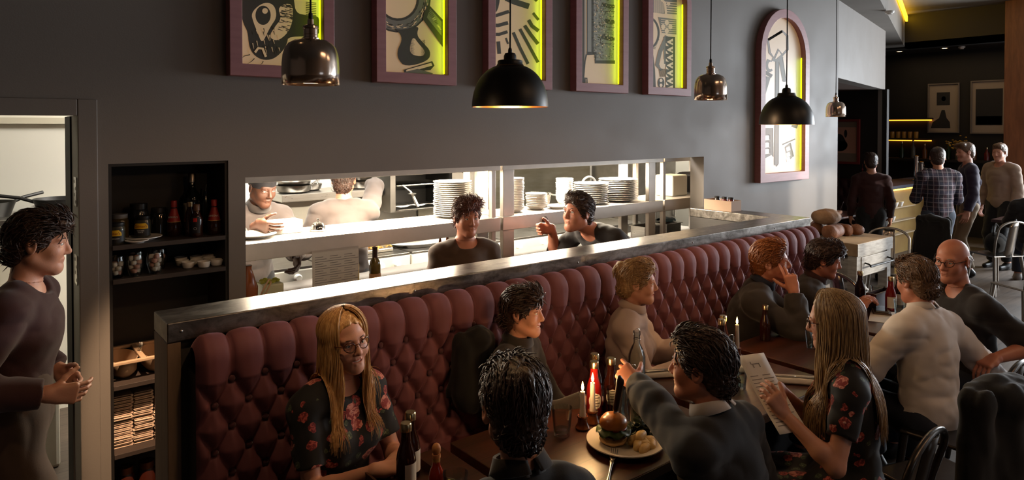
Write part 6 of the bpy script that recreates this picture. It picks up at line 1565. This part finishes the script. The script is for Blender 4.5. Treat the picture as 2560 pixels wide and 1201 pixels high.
# ------------------------------------------------------------------ booth alcove and bar end
RBEN = mat('oxblood_leather', '#3a1414', .45, var='#2b0e0f', vs=4)
t = thing('booth_bench', 'oxblood buttoned bench in the booth alcove behind the wall', 'bench', (9.86, 4.92, 0)); MB().box(-.26, -.62, .0, .32, .55, .46).build('seat', RBEN, t, smooth=0, bevel=.03)
b = MB(); b.grid([[(.25-.028*abs(math.sin(PI*i/70*9+(PI/2 if int(z*8) % 2 else 0)))**.6, -.62+1.17*i/70, z) for i in range(71)] for z in np.linspace(.44, 1.15, 24)]); b.build('backrest', RBEN, t, solid=.02, smooth=60)
t = thing('booth_table', 'dark round-cornered table in the booth with cutlery', 'table', (9.15, 4.45, 0)); MB().box(-.40, -.28, .71, .40, .28, .745).build('tabletop', TABLEW, t, smooth=0, bevel=.02); MB().lathe([(0, 0), (.2, 0), (.2, .012), (.035, .05), (.035, .69), (.1, .71), (0, .71)], n=24).build('pedestal', IRON, t)
t = thing('menu_stand', 'leaning dark menu on the booth table', 'menu', (9.35, 4.45, .746), (0, 0, .4)); MB().tf(Matrix.Rotation(.35, 4, 'X')).box(-.10, 0, .0, .10, .006, .14).build('board', mat('menu_board', '#5a4a44', .6), t, smooth=0)
tag(MB().box(-.17, -.10, 0, .17, .10, .045).build('serving_board', mat('board_wood', '#7a5a48', .5), loc=(9.0, 4.38, .746), rot=.3, smooth=0, bevel=.015), 'brown serving board on the booth table', 'board')
FRR = mat('frame_red', '#7a2a26', .5); 
def flatpic(label, cx, cy, z0, z1, w, axis, fm, fw, parts_, grp=None, dep=.04):
    """framed picture on a wall: axis 'y' hangs on a wall facing -y, 'x' on a wall facing -x"""
    t = thing('framed_picture', label, 'picture', (cx, cy, z0), 0 if axis == 'y' else -PI/2, grp); h = z1-z0
    b = MB()
    for q in ((-w/2, 0, w/2, fw), (-w/2, h-fw, w/2, h), (-w/2, fw, -w/2+fw, h-fw), (w/2-fw, fw, w/2, h-fw)): b.box(q[0], -dep, q[1], q[2], -.001, q[3])
    b.build('frame', fm, t, smooth=0, bevel=.002); MB().box(-w/2+fw, -.012, fw, w/2-fw, -.002, h-fw).build('mount', mat('mount_board', '#8d8073', .7), t, smooth=0)
    for nm, m, polys in parts_:
        b = MB()
        for i, p in enumerate(polys): b.prism([(-w/2+w*a, h*c) for a, c in p], -.0145-.0002*i, -.0121, 'y')
        b.build(nm, m, t, smooth=0)
    return t
def circ(cx, cy, rx, ry, n=20, a0=0, a1=2*PI): return [(cx+rx*math.cos(a), cy+ry*math.sin(a)) for a in np.linspace(a0, a1, n, endpoint=a1 < 6)]
PICD = mat('picture_dark', '#1c1a1b', .7); PICM = mat('picture_mid', '#4a4541', .7); PICP = mat('picture_pink', '#c79a86', .7)
flatpic('red framed print of a dark jug drawing in the booth alcove', 10.198, 4.93, 1.36, 2.02, .74, 'x', FRR, .035, [('print', PICP, [[(.22, .24), (.93, .24), (.93, .82), (.22, .82)]]), ('drawing', PICD, [circ(.60, .42, .16, .14), circ(.50, .64, .15, .04), [(.36, .62), (.40, .50), (.72, .52), (.66, .64)], circ(.72, .68, .03, .09)]), ('side_lines', mat('picture_blue', '#2b3038', .6), [[(.955, .05), (.962, .05), (.962, .95), (.955, .95)]])])
t = thing('red_tassel', 'red tassel hanging below the alcove print', 'tassel', (10.18, 4.52, 1.27)); MB().lathe([(0, -.10), (.012, -.10), (.006, .0), (.014, .015), (.010, .03), (.002, .04), (.002, .10), (0, .10)], n=12).build('tassel', FRR, t)
PALEF = mat('frame_pale', '#6a615a', .6)
flatpic('pale framed photograph with a dark square above a dark dome', 13.598, 4.64, 1.80, 2.68, .50, 'x', PALEF, .02, [('photograph', PICD, [[(.28, .56), (.70, .56), (.70, .82), (.28, .82)], [(.10, .10), (.72, .10), (.70, .22), (.60, .30), (.54, .46), (.44, .46), (.36, .30), (.16, .22)]]), ('detail', PICM, [circ(.5, .69, .07, .05)])], 'pictures on the bar wall')
flatpic('pale framed photograph of a dark sea under black sky', 13.598, 3.94, 1.79, 2.70, .56, 'x', PALEF, .02, [('photograph', PICD, [[(.13, .16), (.83, .16), (.83, .84), (.13, .84)]]), ('horizon', mat('picture_red_sea', '#3a2220', .7), [[(.15, .17), (.81, .17), (.81, .33), (.15, .33)]])], 'pictures on the bar wall')
# bar counter with lit yellow band
t = thing('bar_counter', 'bar counter with a yellow lit band under its dark top', 'bar', (10.45, 4.30, 0))
MB().box(0, -.04, .99, 2.9, .55, 1.04).build('top', mat('bar_top', '#3a3a44', .3), t, smooth=0, bevel=.006)
MB().box(.02, .06, 0, 2.85, .12, .99).build('front_panel', mat('bar_front', '#8f7440', .5, var='#7a5d30', vs=3), t, smooth=0)
MB().box(.02, .035, .955, 2.85, .055, .985).build('led_band', mat('bar_led', '#ffe36a', .5, emit='#ffd23a', es=7), t, smooth=0)
for i in range(3): MB().box(.02, -.02, .30+.2*i, 1.0, .06, .315+.2*i).build('cup_shelf', mat('bar_shelf', '#9c8a72', .5), t, smooth=0)
for i, (x, z) in enumerate(((10.62, .716), (10.80, .716), (10.98, .716), (10.70, .516))): tag(bowl_bm(.05, .07).build('coffee_cup', WHITEP, loc=(x, 4.32, z), smooth=50), ('white cup on the bar front shelf, '+('nearest the pier', 'second from the pier', 'third from the pier', 'on the lower shelf')[i]), 'cup', 'cups on the bar front')
t = thing('till_screen', 'tilted grey till screen on the bar top', 'screen', (10.66, 4.42, 1.041), (0, 0, .35)); MB().box(-.09, -.07, 0, .09, .07, .015).build('base', PICD, t, smooth=0); MB().box(-.012, -.01, .015, .012, .01, .13).build('stem', PICD, t, smooth=0); MB().tf(Matrix.Translation((0, 0, .23))@Matrix.Rotation(-.4, 4, 'X')).box(-.16, -.012, -.12, .16, .012, .12).build('casing', PICD, t, smooth=0, bevel=.005); MB().tf(Matrix.Translation((0, 0, .23))@Matrix.Rotation(-.4, 4, 'X')).box(-.15, -.0135, -.11, .15, -.0122, .11).build('display', mat('till_display', '#6d7480', .2, emit='#9aa6b5', es=.25), t, smooth=0)
for i, x in enumerate((11.92, 12.12)):
    t = thing('beer_tap', ('tall steel beer tap on the bar', 'short steel beer tap beside the tall one')[i], 'tap', (x, 4.45, 1.041)); MB().lathe([(0, 0), (.06, 0), (.055, .02), (.035, .03), (.035, .38-.1*i), (.04, .40-.1*i), (0, .41-.1*i)], n=24).build('column', CHROME, t); b = MB(); b.tube([(0, -.03, .30-.1*i), (0, -.10, .29-.1*i), (0, -.11, .24-.1*i)], .012, 8); b.build('spout', CHROME, t)
cc = None; q = random.Random(5)
for i in range(14):
    L_ = (11.75-.24+.08*(i % 7), 5.60-.08+.12*(i//7)+q.uniform(-.02, .02), 1.4415)
    if cc is None: cc = bowl_bm(.036, .055).build('coffee_cup', WHITEP, loc=L_, smooth=50); c = cc
    else: c = dup(cc, loc=L_)
    tag(c, 'white cup standing in the rows on top of the coffee machine', 'cup', 'cups on the coffee machine')
t = thing('coffee_machine', 'dark coffee machine with red top rail behind the bar', 'coffee machine', (11.75, 5.60, .991)); MB().box(-.36, -.22, 0, .36, .22, .42).build('body', mat('machine_black', '#1a1617', .3), t, smooth=0, bevel=.02); MB().box(-.37, -.23, .42, .37, .23, .449).build('top_rail', FRR, t, smooth=0, bevel=.004); MB().box(-.34, -.3, .06, .34, -.22, .10).build('drip_tray', STEEL, t, smooth=0, bevel=.004)
tag(MB().box(10.50, 5.30, 0, 13.55, 5.90, .99).build('back_bar', mat('back_bar', '#1d1714', .5), smooth=0), 'dark back bar cabinet under the bottles', 'cabinet')
t = thing('back_shelf', 'dark shelf on the bar wall carrying bottles and flowers', 'shelf', (13.42, 4.2, 1.30)); MB().box(-.16, -1.0, 0, .17, 1.3, .04).build('board', mat('bar_shelf_dark', '#1c1512', .5), t, smooth=0)
BOTS = [mat('spirit_amber', '#6a3f18', .1), mat('spirit_clear', '#5c5a52', .1), mat('spirit_green', '#20301a', .1), mat('spirit_red', '#5a1c18', .1)]
for i in range(11):
    y = 3.35+i*.19; hh = (.24, .3, .27, .2)[i % 4]; t = thing('spirit_bottle', ('amber', 'clear', 'green', 'red')[i % 4]+' spirit bottle on the bar wall shelf, '+('nearest the pillar', 'second from the pillar', 'third from the pillar', 'fourth from the pillar', 'fifth from the pillar', 'sixth from the pillar', 'seventh from the pillar', 'eighth from the pillar', 'ninth from the pillar', 'tenth from the pillar', 'furthest along from the pillar')[i], 'bottle', (13.40, y, 1.341), 0, 'spirit bottles on the bar wall'); MB().lathe([(0, 0), (.04, 0), (.042, hh*.6), (.016, hh*.78), (.015, hh), (0, hh)], n=18).build('glass', BOTS[i % 4], t, smooth=50); MB().lathe([(.0165, hh*.98), (.0165, hh*1.1), (0, hh*1.1)], n=14).build('cap', CAP, t)
t = thing('flower_vase', 'vase of yellow flowers on the bar wall shelf', 'flowers', (13.30, 4.30, 1.341)); MB().lathe([(0, 0), (.05, 0), (.06, .1), (.04, .16), (.05, .18), (0, .17)], n=20).build('vase', BOTS[1], t, smooth=50); b = MB(); q = random.Random(8)
for i in range(60): b.ell((q.gauss(0, .07), q.gauss(0, .08), .26+q.gauss(0, .05)), (.018, .018, .012), 7, 5)
b.build('blossoms', mat('flower_yellow', '#b9902e', .7, var='#7a5a20', vs=20), t, smooth=180)['kind'] = 'stuff'
for i, z in enumerate((1.67, 2.04)):
    t = thing('wall_shelf', ('lower', 'upper')[i]+' wooden shelf glowing amber on the bar wall', 'shelf', (13.50, 5.4, z), -PI/2); MB().box(-.5, -.26, 0, .6, .09, .03).build('board', mat('bar_shelf_dark', '#1c1512'), t, smooth=0); MB().box(-.48, .05, -.02, .58, .07, -.001).build('led_strip', mat('amber_led', '#ffb040', .5, emit='#ff9a2a', es=3), t, smooth=0)
for i in range(8): tag(tumbler_bm(.035, .04, .12).build('bar_glass', mat('bar_amber_glass', '#a8792e', .1), loc=(13.36, 5.0+i*.10, 1.701), smooth=50), 'amber lit glass on the lower bar shelf, '+('first', 'second', 'third', 'fourth', 'fifth', 'sixth', 'seventh', 'eighth')[i]+' in its row', 'glass', 'glasses on the lower bar shelf')
# ceiling fittings
def downlight(label, x, y, z):
    t = thing('ceiling_downlight', label, 'light', (x, y, z), 0, 'bar downlights'); MB().lathe([(.045, 0), (.06, 0), (.06, -.004), (.045, -.006)], n=24).build('ring', WHITEP, t); MB().lathe([(0, -.002), (.044, -.002)], n=24).build('lens', mat('downlight_glow', '#ffe2b8', .5, emit='#ffcf96', es=14), t)
downlight('small round downlight in the low bar ceiling nearest the pier', 13.0, 5.15, 3.249); downlight('small round downlight in the low bar ceiling above the pictures', 13.05, 4.45, 3.249)
def sensor(label, x, y, z):
    t = thing('smoke_detector', label, 'smoke detector', (x, y, z), 0, 'white ceiling sensors'); MB().lathe([(0, 0), (.05, 0), (.052, -.015), (.045, -.03), (0, -.032)], n=24).build('base', WHITEP, t); MB().lathe([(.03, -.03), (.028, -.045), (0, -.047)], n=20).build('chamber', WHITEP, t)
sensor('white smoke detector under the ceiling strip by the angled wall', 8.55, 3.50, 3.279); sensor('white smoke detector on the low bar ceiling', 13.0, 4.18, 3.249)
t = thing('ceiling_spotlight', 'white spotlight high on the raised ceiling', 'light', (12.2, 3.05, 3.819)); MB().lathe([(0, 0), (.05, 0), (.05, -.02), (.02, -.03), (.02, -.06), (0, -.06)], n=20).build('base', WHITEP, t); MB().tf(Matrix.Translation((0, 0, -.09))@Matrix.Rotation(.7, 4, 'Y')).lathe([(0, -.06), (.045, -.06), (.05, .06), (0, .06)], n=20).build('head', WHITEP, t)
# far table at the frame edge
t = thing('cafe_table', 'far wooden table carrying the white upright card', 'table', (10.45, 2.55, 0)); MB().box(-.35, -.35, .71, .35, .35, .745).build('tabletop', TABLEW, t, smooth=0, bevel=.004); MB().lathe([(0, 0), (.2, 0), (.2, .012), (.035, .05), (.035, .69), (.1, .71), (0, .71)], n=24).build('pedestal', IRON, t)
t = thing('table_sign', 'white upright table card by the wooden pillar', 'card', (10.42, 2.66, .746), (0, 0, -.9)); MB().box(-.05, -.003, .05, .05, .003, .20).build('card', PAPER, t, smooth=0); MB().box(-.035, -.02, 0, .035, .02, .05).build('holder', STEELD, t, smooth=0); b = MB(); b.box(-.03, -.0042, .12, .03, -.0031, .128); b.box(-.035, -.0042, .105, .035, -.0031, .115); b.box(-.02, -.0042, .14, .02, -.0031, .17); b.build('lettering', mat('card_print', '#6a5a5a', .7), t, smooth=0)
for i, (x, y) in enumerate(((10.30, 2.60), (10.25, 2.48))): tumbler(('far glass on the table with the white card', 'second far glass on the table with the white card')[i], x, y, .745)
t = thing('black_handbag', 'black handbag on the far metal chair', 'bag', (9.30, 2.62, .451)); food('bag', [EL((0, 0, .12), (.15, .11, .12), .03)], BCO, t, res=.01); b = MB(); b.tube([(-.10, 0, .2), (-.08, 0, .30), (0, 0, .34), (.08, 0, .30), (.10, 0, .2)], .008, 8); b.build('strap', BCO, t, smooth=180)
# ------------------------------------------------------------------ the people
HB = hair_mat('hair_strawberry_blonde', '#b07a40', '#eec283'); HBW = hair_mat('eyebrow_brown', '#5a3a20', '#6b4628')
HDK = hair_mat('hair_dark_brown', '#24150d', '#432b20'); HGN = hair_mat('hair_ginger', '#6e3a18', '#9c5c2a'); HGY = hair_mat('hair_grey', '#7d746c', '#a79d93'); HLB = hair_mat('hair_light_brown', '#7d5c3e', '#b89568'); HMB = hair_mat('hair_mid_brown', '#4a3322', '#76573a')
FLO = floral_mat('black_floral_fabric'); TORT = mat('tortoiseshell', '#5a2a12', .2, var='#1f0d07', vs=40)
JEAN = cloth_mat('dark_denim', '#1c2230', '#252d3d', 350); BLKT = cloth_mat('black_trousers', '#0f0e0f', '#151415', 350); SUIT = cloth_mat('charcoal_jacket', '#1e1d1f', '#171618', 350, .9, .1); WHSH = cloth_mat('white_shirt_cotton', '#dcd3cc', '#d3c9c2', 500, .8, .1); PINKW = cloth_mat('pale_blouse', '#cdb8ac', '#bfa89c', 500)
NAVY = cloth_mat('navy_knit', '#151a2c', '#1b2136', 300); BRJ = cloth_mat('brown_black_jacket', '#2b2421', '#221c1a', 250); DKB = cloth_mat('dark_brown_shirt', '#1a100e', '#150d0b', 300); CHEF = cloth_mat('chef_grey', '#4d423d', '#423834', 350); GLM = mat('thin_glasses', '#3a2a20', .25, .6); OLIVE = cloth_mat('dark_jumper', '#2a2018', '#221a14', 260, .9, .3); PLAID = plaid_mat('plaid_shirt_cloth'); KHAKI = cloth_mat('khaki_cotton', '#8a7458', '#7a664c', 350); PURP = cloth_mat('purple_shirt', '#2c2238', '#241b30', 300); BEIGE = cloth_mat('beige_jacket', '#a08a78', '#8f7967', 300); REDD = cloth_mat('dark_red_top', '#3c1614', '#301110', 300); TAN = cloth_mat('apron_brown', '#4f3a2b', '#433022', 300)
CW = R(51.1)
# the blonde woman: sits on the bench turned slightly along it
person('woman with long strawberry blonde hair and glasses in a black floral dress, smiling', (1.06, 2.35, 0), R(-78), H=1.60, sex='f', hz=.50, lean=.05, head=(-.14, -.02, .12), smile=1,
       top=dict(m=FLO, sleeve='short', len=.72, name='dress', skirt=True, scoop=.075, res=.006, fold=.004), hair=dict(style='long', m=HB, brow=HBW, n=1500, len=.36, front=.66, w=.55), glasses=TORT, hres=.0023,
       hands={'R': dict(w=(.06, .30, .765), d=(-.8, .5, 0), n=(-.2, -.1, -1), c=.5), 'L': dict(w=(-.06, .29, .768), d=(.8, .4, 0), n=(.1, 0, -1), c=.45)})
person('smiling dark haired woman in a dark jumper on the red bench behind the candles', (1.92, 2.37, 0), R(-68), H=1.54, sex='f', hz=.47, lean=.03, head=(.15, -.02, -.06), smile=1,
       top=dict(m=OLIVE, collar=OLIVE), bottom=dict(m=BLKT), hair=dict(style='messy', m=HDK, t=1.1), hands={'R': dict(w=(.02, .36, .76), d=(-.4, .9, 0), n=(0, 0, -1), c=.4)})
person('person with dark bun seen from behind between the front tables', (1.07, 1.24, 0), R(80), H=1.70, sex='f', hz=.52, lean=.10, head=(-.25, -.05, .05),
       top=dict(m=BLKT, collar=OLIVE), bottom=dict(m=BLKT), hair=dict(style='bun', m=HDK, bun=(0, -.075, .085), t=1.2), hands={'R': dict(w=(.14, .30, .78), c=.4), 'L': dict(w=(-.12, .28, .78), c=.4)})
person('fair haired woman in a pale blouse leaning along the red bench', (2.66, 2.37, 0), R(-58), H=1.57, sex='f', hz=.485, lean=.06, head=(.12, -.05, 0), smile=.6,
       top=dict(m=PINKW, collar=PINKW, o=.02, fold=.009), bottom=dict(m=BLKT), hair=dict(style='bun', m=HLB, bun=(0, -.10, .075), t=1.15), hands={'R': dict(w=(.10, .34, .76), c=.5), 'L': dict(w=(-.14, .34, .77), d=(.5, .8, 0), c=.5)})
person('ginger man in a dark jacket resting his cheek on his hand', (3.60, 2.36, 0), R(-60), H=1.68, hz=.48, lean=.32, head=(-.06, .04, .14), skin=SKR, stubble=.35,
       top=dict(m=BRJ, o=.024, fold=.008, collar=NAVY), bottom=dict(m=JEAN), hair=dict(style='short', m=HGN, t=1.25), hres=.0026,
       hands={'R': dict(w=(.105, .345, .975), d=(-.12, -.22, .95), n=(-.85, -.4, 0), c=(.12, .25, .95, 1.0, .3), el=(.35, .9, -1.0)), 'L': dict(w=(.02, .46, .775), d=(.9, .2, 0), n=(0, 0, -1), c=.35, el=(-.7, .2, -.6))})
person('dark haired man with lowered face in a dark jacket by the bread table', (4.20, 2.34, 0), R(-64), H=1.62, hz=.45, lean=.32, head=(.08, -.25, .05), skin=SKR, stubble=.5,
       top=dict(m=BRJ, o=.024, fold=.008, collar=REDD), bottom=dict(m=JEAN), hair=dict(style='messy', m=HDK, t=1.45), hands={'R': dict(w=(.05, .42, .78), c=.4), 'L': dict(w=(-.10, .42, .78), c=.4)})
mr = person('long haired woman in a black floral dress reading a paper menu', (2.66, 1.21, 0), R(120), H=1.60, sex='f', hz=.515, lean=.05, head=(-.10, -.16, 0),
       top=dict(m=FLO, sleeve='short', len=.62, name='dress', skirt=True, res=.006, fold=.005), hair=dict(style='long', m=hair_mat('hair_dark_blonde', '#5e432c', '#c0a070'), brow=HBW, n=1500, len=.44, front=.60, w=.7), glasses=TORT, hres=.0026,
       hands={'L': dict(w=(-.20, .25, .85), d=(-.25, .45, .8), n=(.75, .45, -.1), c=(.45, .5, .6, .7, .5), el=(-.45, -.25, -.9)), 'R': dict(w=(.01, .26, .865), d=(-.75, .25, .3), n=(-.2, .7, -.6), c=(.35, .5, .6, .7, .4), el=(.55, -.2, -.9))})
mm_ = Matrix.Translation((2.66, 1.21, 0))@Matrix.Rotation(R(120)-PI/2, 4, 'Z')
t = thing('paper_menu', 'white printed paper menu held by the long haired woman', 'menu', (mm_@Vector((-.125, .30, .915)))[:], (R(-48), 0, -.35))
b = MB(); b.grid([[(.062*s, .012*math.sin(f*2.6), -.18+.32*f) for s in (-1, -.5, 0, .5, 1)] for f in np.linspace(0, 1, 10)]); b.build('sheet', PAPER, t, solid=.0008, smooth=180)
b = MB()
for i in range(15):
    f = .72-.045*i; z = -.18+.32*f; yy = .012*math.sin(f*2.6)
    for sx in (-.050, .006): b.box(sx, yy-.0013, z, sx+.036+.010*((i*3) % 2), yy-.0008, z+.003)
b.box(-.016, .012*math.sin(.9*2.6)-.0013, .098, .016, .012*math.sin(.9*2.6)-.0008, .101); b.box(-.016, .0073, .084, -.013, .0078, .101); b.box(.013, .0073, .084, .016, .0078, .101); b.box(-.022, .0073, .098, -.019, .0078, .110); b.build('lettering', INKT, t, smooth=0)
person('dark haired man in a charcoal jacket and white collar seen from behind', (1.91, 1.20, 0), R(98), H=1.64, hz=.48, lean=.20, head=(.22, -.04, 0), skin=SKR,
       top=dict(m=SUIT, collar=WHSH, o=.018, fold=.006), bottom=dict(m=BLKT), hair=dict(style='short', m=HDK, t=1.2), hres=.0025,
       hands={'L': dict(w=(.165, .53, .945), d=(.25, .85, .25), n=(.6, -.1, -.6), c=(.2, .35, .5, .6, .4), el=(-.2, 0, .5)), 'R': dict(w=(.27, .30, .772), d=(.1, 1, 0), c=.4)})
person('man in a white shirt with short brown hair seen from behind', (3.74, 1.32, 0), R(78), H=1.64, hz=.47, lean=.12, side=.08, head=(-.18, -.18, 0), skin=SKR,
       top=dict(m=WHSH, collar=WHSH, o=.026, fold=.006, res=.006), bottom=dict(m=JEAN), hair=dict(style='short', m=HMB, t=1.1), hres=.0028,
       hands={'R': dict(w=(.62, .0, .54), d=(.5, .2, -.8), n=(-1, 0, 0), c=.4), 'L': dict(w=(-.18, .38, .79), d=(.3, .9, 0), c=.35)})
person('bald man with grey temples and glasses in a dark shirt', (4.40, 1.34, 0), R(140), H=1.68, hz=.50, lean=.14, head=(.55, -.12, 0), skin=SKR,
       top=dict(m=DKB, o=.024, sleeve='rolled', fold=.008), bottom=dict(m=JEAN), hair=dict(style='bald', m=HGY), glasses=GLM, hres=.0028,
       hands={'R': dict(w=(.02, .30, .78), d=(-.8, .5, 0), c=.4, el=(.6, -.1, -.7)), 'L': dict(w=(-.32, .10, .72), d=(-.3, .8, -.3), c=.4)})
# staff
person('member of staff in a dark top and tan apron walking past the doorway', (.13, 3.06, 0), R(-20), H=1.60, sit=False, lean=.10, head=(.1, -.15, 0), top=dict(m=REDD, sleeve='long', o=.02), bottom=dict(m=BLKT), apron=TAN, hair=dict(style='messy', m=HDK),
       feet={'R': (.09, .22, .085), 'L': (-.09, -.22, .10)}, hands={'R': dict(w=(.22, .18, 1.0), c=.4), 'L': dict(w=(-.2, .10, .95), c=.4)})
person('waiting staff member in a tan top standing between the hatch and the ledge', (2.24, 3.20, 0), R(-110), H=1.50, sit=False, head=(.1, -.1, 0), skin=SKR, top=dict(m=TAN), bottom=dict(m=BLKT), hair=dict(style='messy', m=hair_mat('hair_auburn', '#4a241a', '#6a3a2c')))
person('dark haired waiter bending along the hatch over the plates', (3.74, 3.20, 0), R(176), H=1.76, sit=False, lean=1.02, head=(.1, .1, 0), skin=SKR, top=dict(m=DKB, sleeve='rolled'), bottom=dict(m=BLKT), hair=dict(style='short', m=HDK, t=1.3), hands={'R': dict(w=(.30, .55, 1.20), d=(.3, .9, 0), c=.5), 'L': dict(w=(-.12, .42, .75), c=.5)})
person('chef in a black skull cap bowed over the pass', (1.50, 4.72, 0), R(-88), H=1.70, sit=False, lean=.42, head=(.2, -.35, 0), skin=SKD, top=dict(m=CHEF, sleeve='rolled', collar=CHEF, o=.02), bottom=dict(m=BLKT), hair=None, hat=mat('black_cap', '#17151a', .8), hres=.0028,
       hands={'R': dict(w=(.16, .66, 1.34), d=(-.2, .9, -.2), c=.4), 'L': dict(w=(-.10, .60, 1.10), d=(.3, .7, -.6), c=.4)})
person('chef facing the pan shelf reaching up to the pans', (2.05, 4.36, 0), R(70), H=1.66, sit=False, lean=.14, head=(-.2, .1, 0), skin=SKR, top=dict(m=CHEF, sleeve='rolled', o=.02), bottom=dict(m=BLKT), hair=dict(style='short', m=HDK), hands={'R': dict(w=(.26, .48, 1.60), d=(.3, .9, .2), n=(0, 0, -1), c=.6, el=(.8, -.2, -.5)), 'L': dict(w=(-.20, .30, 1.1), c=.5)})
# bar end
person('man in a plaid shirt and jeans standing before the bar, seen from behind', (8.95, 3.10, 0), R(40), H=1.66, sit=False, head=(-.3, -.05, 0), top=dict(m=PLAID, o=.02), bottom=dict(m=cloth_mat('mid_denim', '#3a4658', '#465468', 350)), hair=dict(style='short', m=HDK), hres=.005, res=.010, eyes=False, hands={'R': dict(w=(.12, .28, 1.05), c=.4), 'L': dict(w=(-.12, .28, 1.05), c=.4)})
person('person in purple shirt and khaki trousers standing at the bar', (10.05, 3.14, 0), R(120), H=1.70, sit=False, head=(.3, -.1, 0), top=dict(m=PURP, o=.02), bottom=dict(m=KHAKI), hair=dict(style='messy', m=HMB), hres=.005, res=.010, eyes=False, hands={'R': dict(w=(.28, -.02, .98), d=(-.8, .3, 0), c=.4)})
person('man in a beige jacket standing by the wooden pillar', (10.9, 3.02, 0), R(160), H=1.68, sit=False, head=(.2, -.1, 0), top=dict(m=BEIGE, o=.024), bottom=dict(m=BLKT), hair=dict(style='short', m=HMB), hres=.005, res=.010, eyes=False)
person('bartender with dark hair leaning on the bar by the till', (10.95, 5.10, 0), R(-95), H=1.66, sit=False, lean=.22, head=(0, -.3, 0), top=dict(m=DKB, sleeve='rolled'), bottom=dict(m=BLKT), hair=dict(style='messy', m=HDK, t=1.4), hres=.005, res=.010, eyes=False, hands={'R': dict(w=(.1, .48, 1.10), c=.4), 'L': dict(w=(-.15, .45, 1.10), c=.4)})
person('seated person in dark jeans at the far table with the white card', (9.85, 2.40, 0), R(20), H=1.66, hz=.53, head=(0, -.1, 0), top=dict(m=BLKT, o=.02), bottom=dict(m=JEAN, shoe=mat('pale_shoe', '#8d8580', .5)), hair=dict(style='short', m=HDK), hres=.005, res=.010, eyes=False, hands={'R': dict(w=(.15, .40, .80), c=.4), 'L': dict(w=(-.15, .38, .80), c=.4)})
person('person in a dark red top and black trousers standing at the booth opening', (8.80, 3.80, 0), R(30), H=1.58, sit=False, head=(0, -.1, 0), top=dict(m=REDD), bottom=dict(m=BLKT), hair=dict(style='messy', m=HDK), hres=.005, res=.010, eyes=False)
# ------------------------------------------------------------------ light
def area(name, loc, rot, sx, sy, e, col, spread=PI):
    l = bpy.data.lights.new(name, 'AREA'); l.shape = 'RECTANGLE'; l.size = sx; l.size_y = sy; l.energy = e; l.color = col; l.spread = spread
    o = bpy.data.objects.new(name, l); COL.objects.link(o); o.location = loc; o.rotation_euler = rot; return o
for (a, c, z0, z1), e in zip(wins, (0, 14, 14, 14)):        # daylight coming in through each window
    if not e: continue
    area('window_daylight', ((a+c)/2, WY-.02, (z0+z1)/2), (PI/2, 0, 0), c-a-.05, z1-z0, e, (.84, .92, 1.0))
for (a, c), e in zip(sides, (150, 520)): area('window_daylight', (12.98, (a+c)/2, 1.95), (0, PI/2, 0), 2.2, c-a-.05, e, (.88, .94, 1.0))
for x in (2.9, 5.4): area('warm_fill', (x, -1.2, 3.80), (0, 0, 0), 1.4, .5, 19, (1, .60, .34))  # added warm fill under the raised ceiling, not a fitting of the room
s = bpy.data.lights.new('sun', 'SUN'); s.energy = 4.0; s.color = (1, .93, .83); s.angle = R(1.2)
so = bpy.data.objects.new('sun', s); COL.objects.link(so); so.rotation_euler = Vector((-.38, .86, -.27)).to_track_quat('-Z', 'Y').to_euler()
# kitchen: ceiling panels and the heat lamps under the gantry tops
for x in (1.6, 2.8, 4.2, 5.8): area('kitchen_panel', (x, 4.6, 2.72), (0, 0, 0), 1.0, .6, 52, (1, .95, .86))
for a, c in ((1.3, 2.8), (3.1, 4.55)): area('heat_lamp_light', ((a+c)/2, 3.95, 1.60), (0, 0, 0), c-a, .10, 112, (1, .86, .66))
area('doorway_panel', (-.2, 4.6, 2.70), (0, 0, 0), .8, .6, 5, (1, .94, .8))
t = thing('ceiling_spotlight', 'small recessed spotlight above the passage by the shelf unit', 'light', (.40, 2.30, 3.279)); MB().lathe([(.03, 0), (.045, 0), (.045, -.006), (.03, -.008)], n=24).build('ring', STEELD, t); MB().lathe([(0, -.002), (.03, -.002)], n=24).build('lens', mat('downlight_glow', '#ffe2b8'), t)
l = bpy.data.lights.new('spot_beam', 'SPOT'); l.energy = 800; l.color = (1, .66, .40); l.spot_size = R(15); l.spot_blend = .6; l.shadow_soft_size = .03
lo = bpy.data.objects.new('spot_beam', l); COL.objects.link(lo); lo.parent = t; lo.location = (0, 0, -.03); lo.rotation_euler = Vector((.31, 1.25, -2.78)).to_track_quat('-Z', 'Y').to_euler()
area('bar_glow', (12.9, 4.5, 3.2), (0, 0, 0), .8, 2.0, 5, (1, .72, .42))
W = bpy.data.worlds.new('world'); SC.world = W; W.use_nodes = True
bg = W.node_tree.nodes['Background']; bg.inputs[0].default_value = (.75, .86, 1, 1); bg.inputs[1].default_value = 1.0
SC.view_settings.view_transform = 'Standard'; SC.view_settings.look = 'None'; SC.view_settings.gamma = 1; SC.view_settings.use_curve_mapping = False
SC.view_settings.exposure = 0
SC.cycles.use_denoising = True; SC.cycles.max_bounces = 8; SC.cycles.transparent_max_bounces = 16; SC.cycles.transmission_bounces = 8; SC.cycles.diffuse_bounces = 3; SC.cycles.glossy_bounces = 4
SC.cycles.caustics_reflective = False; SC.cycles.caustics_refractive = False; SC.cycles.sample_clamp_indirect = 6
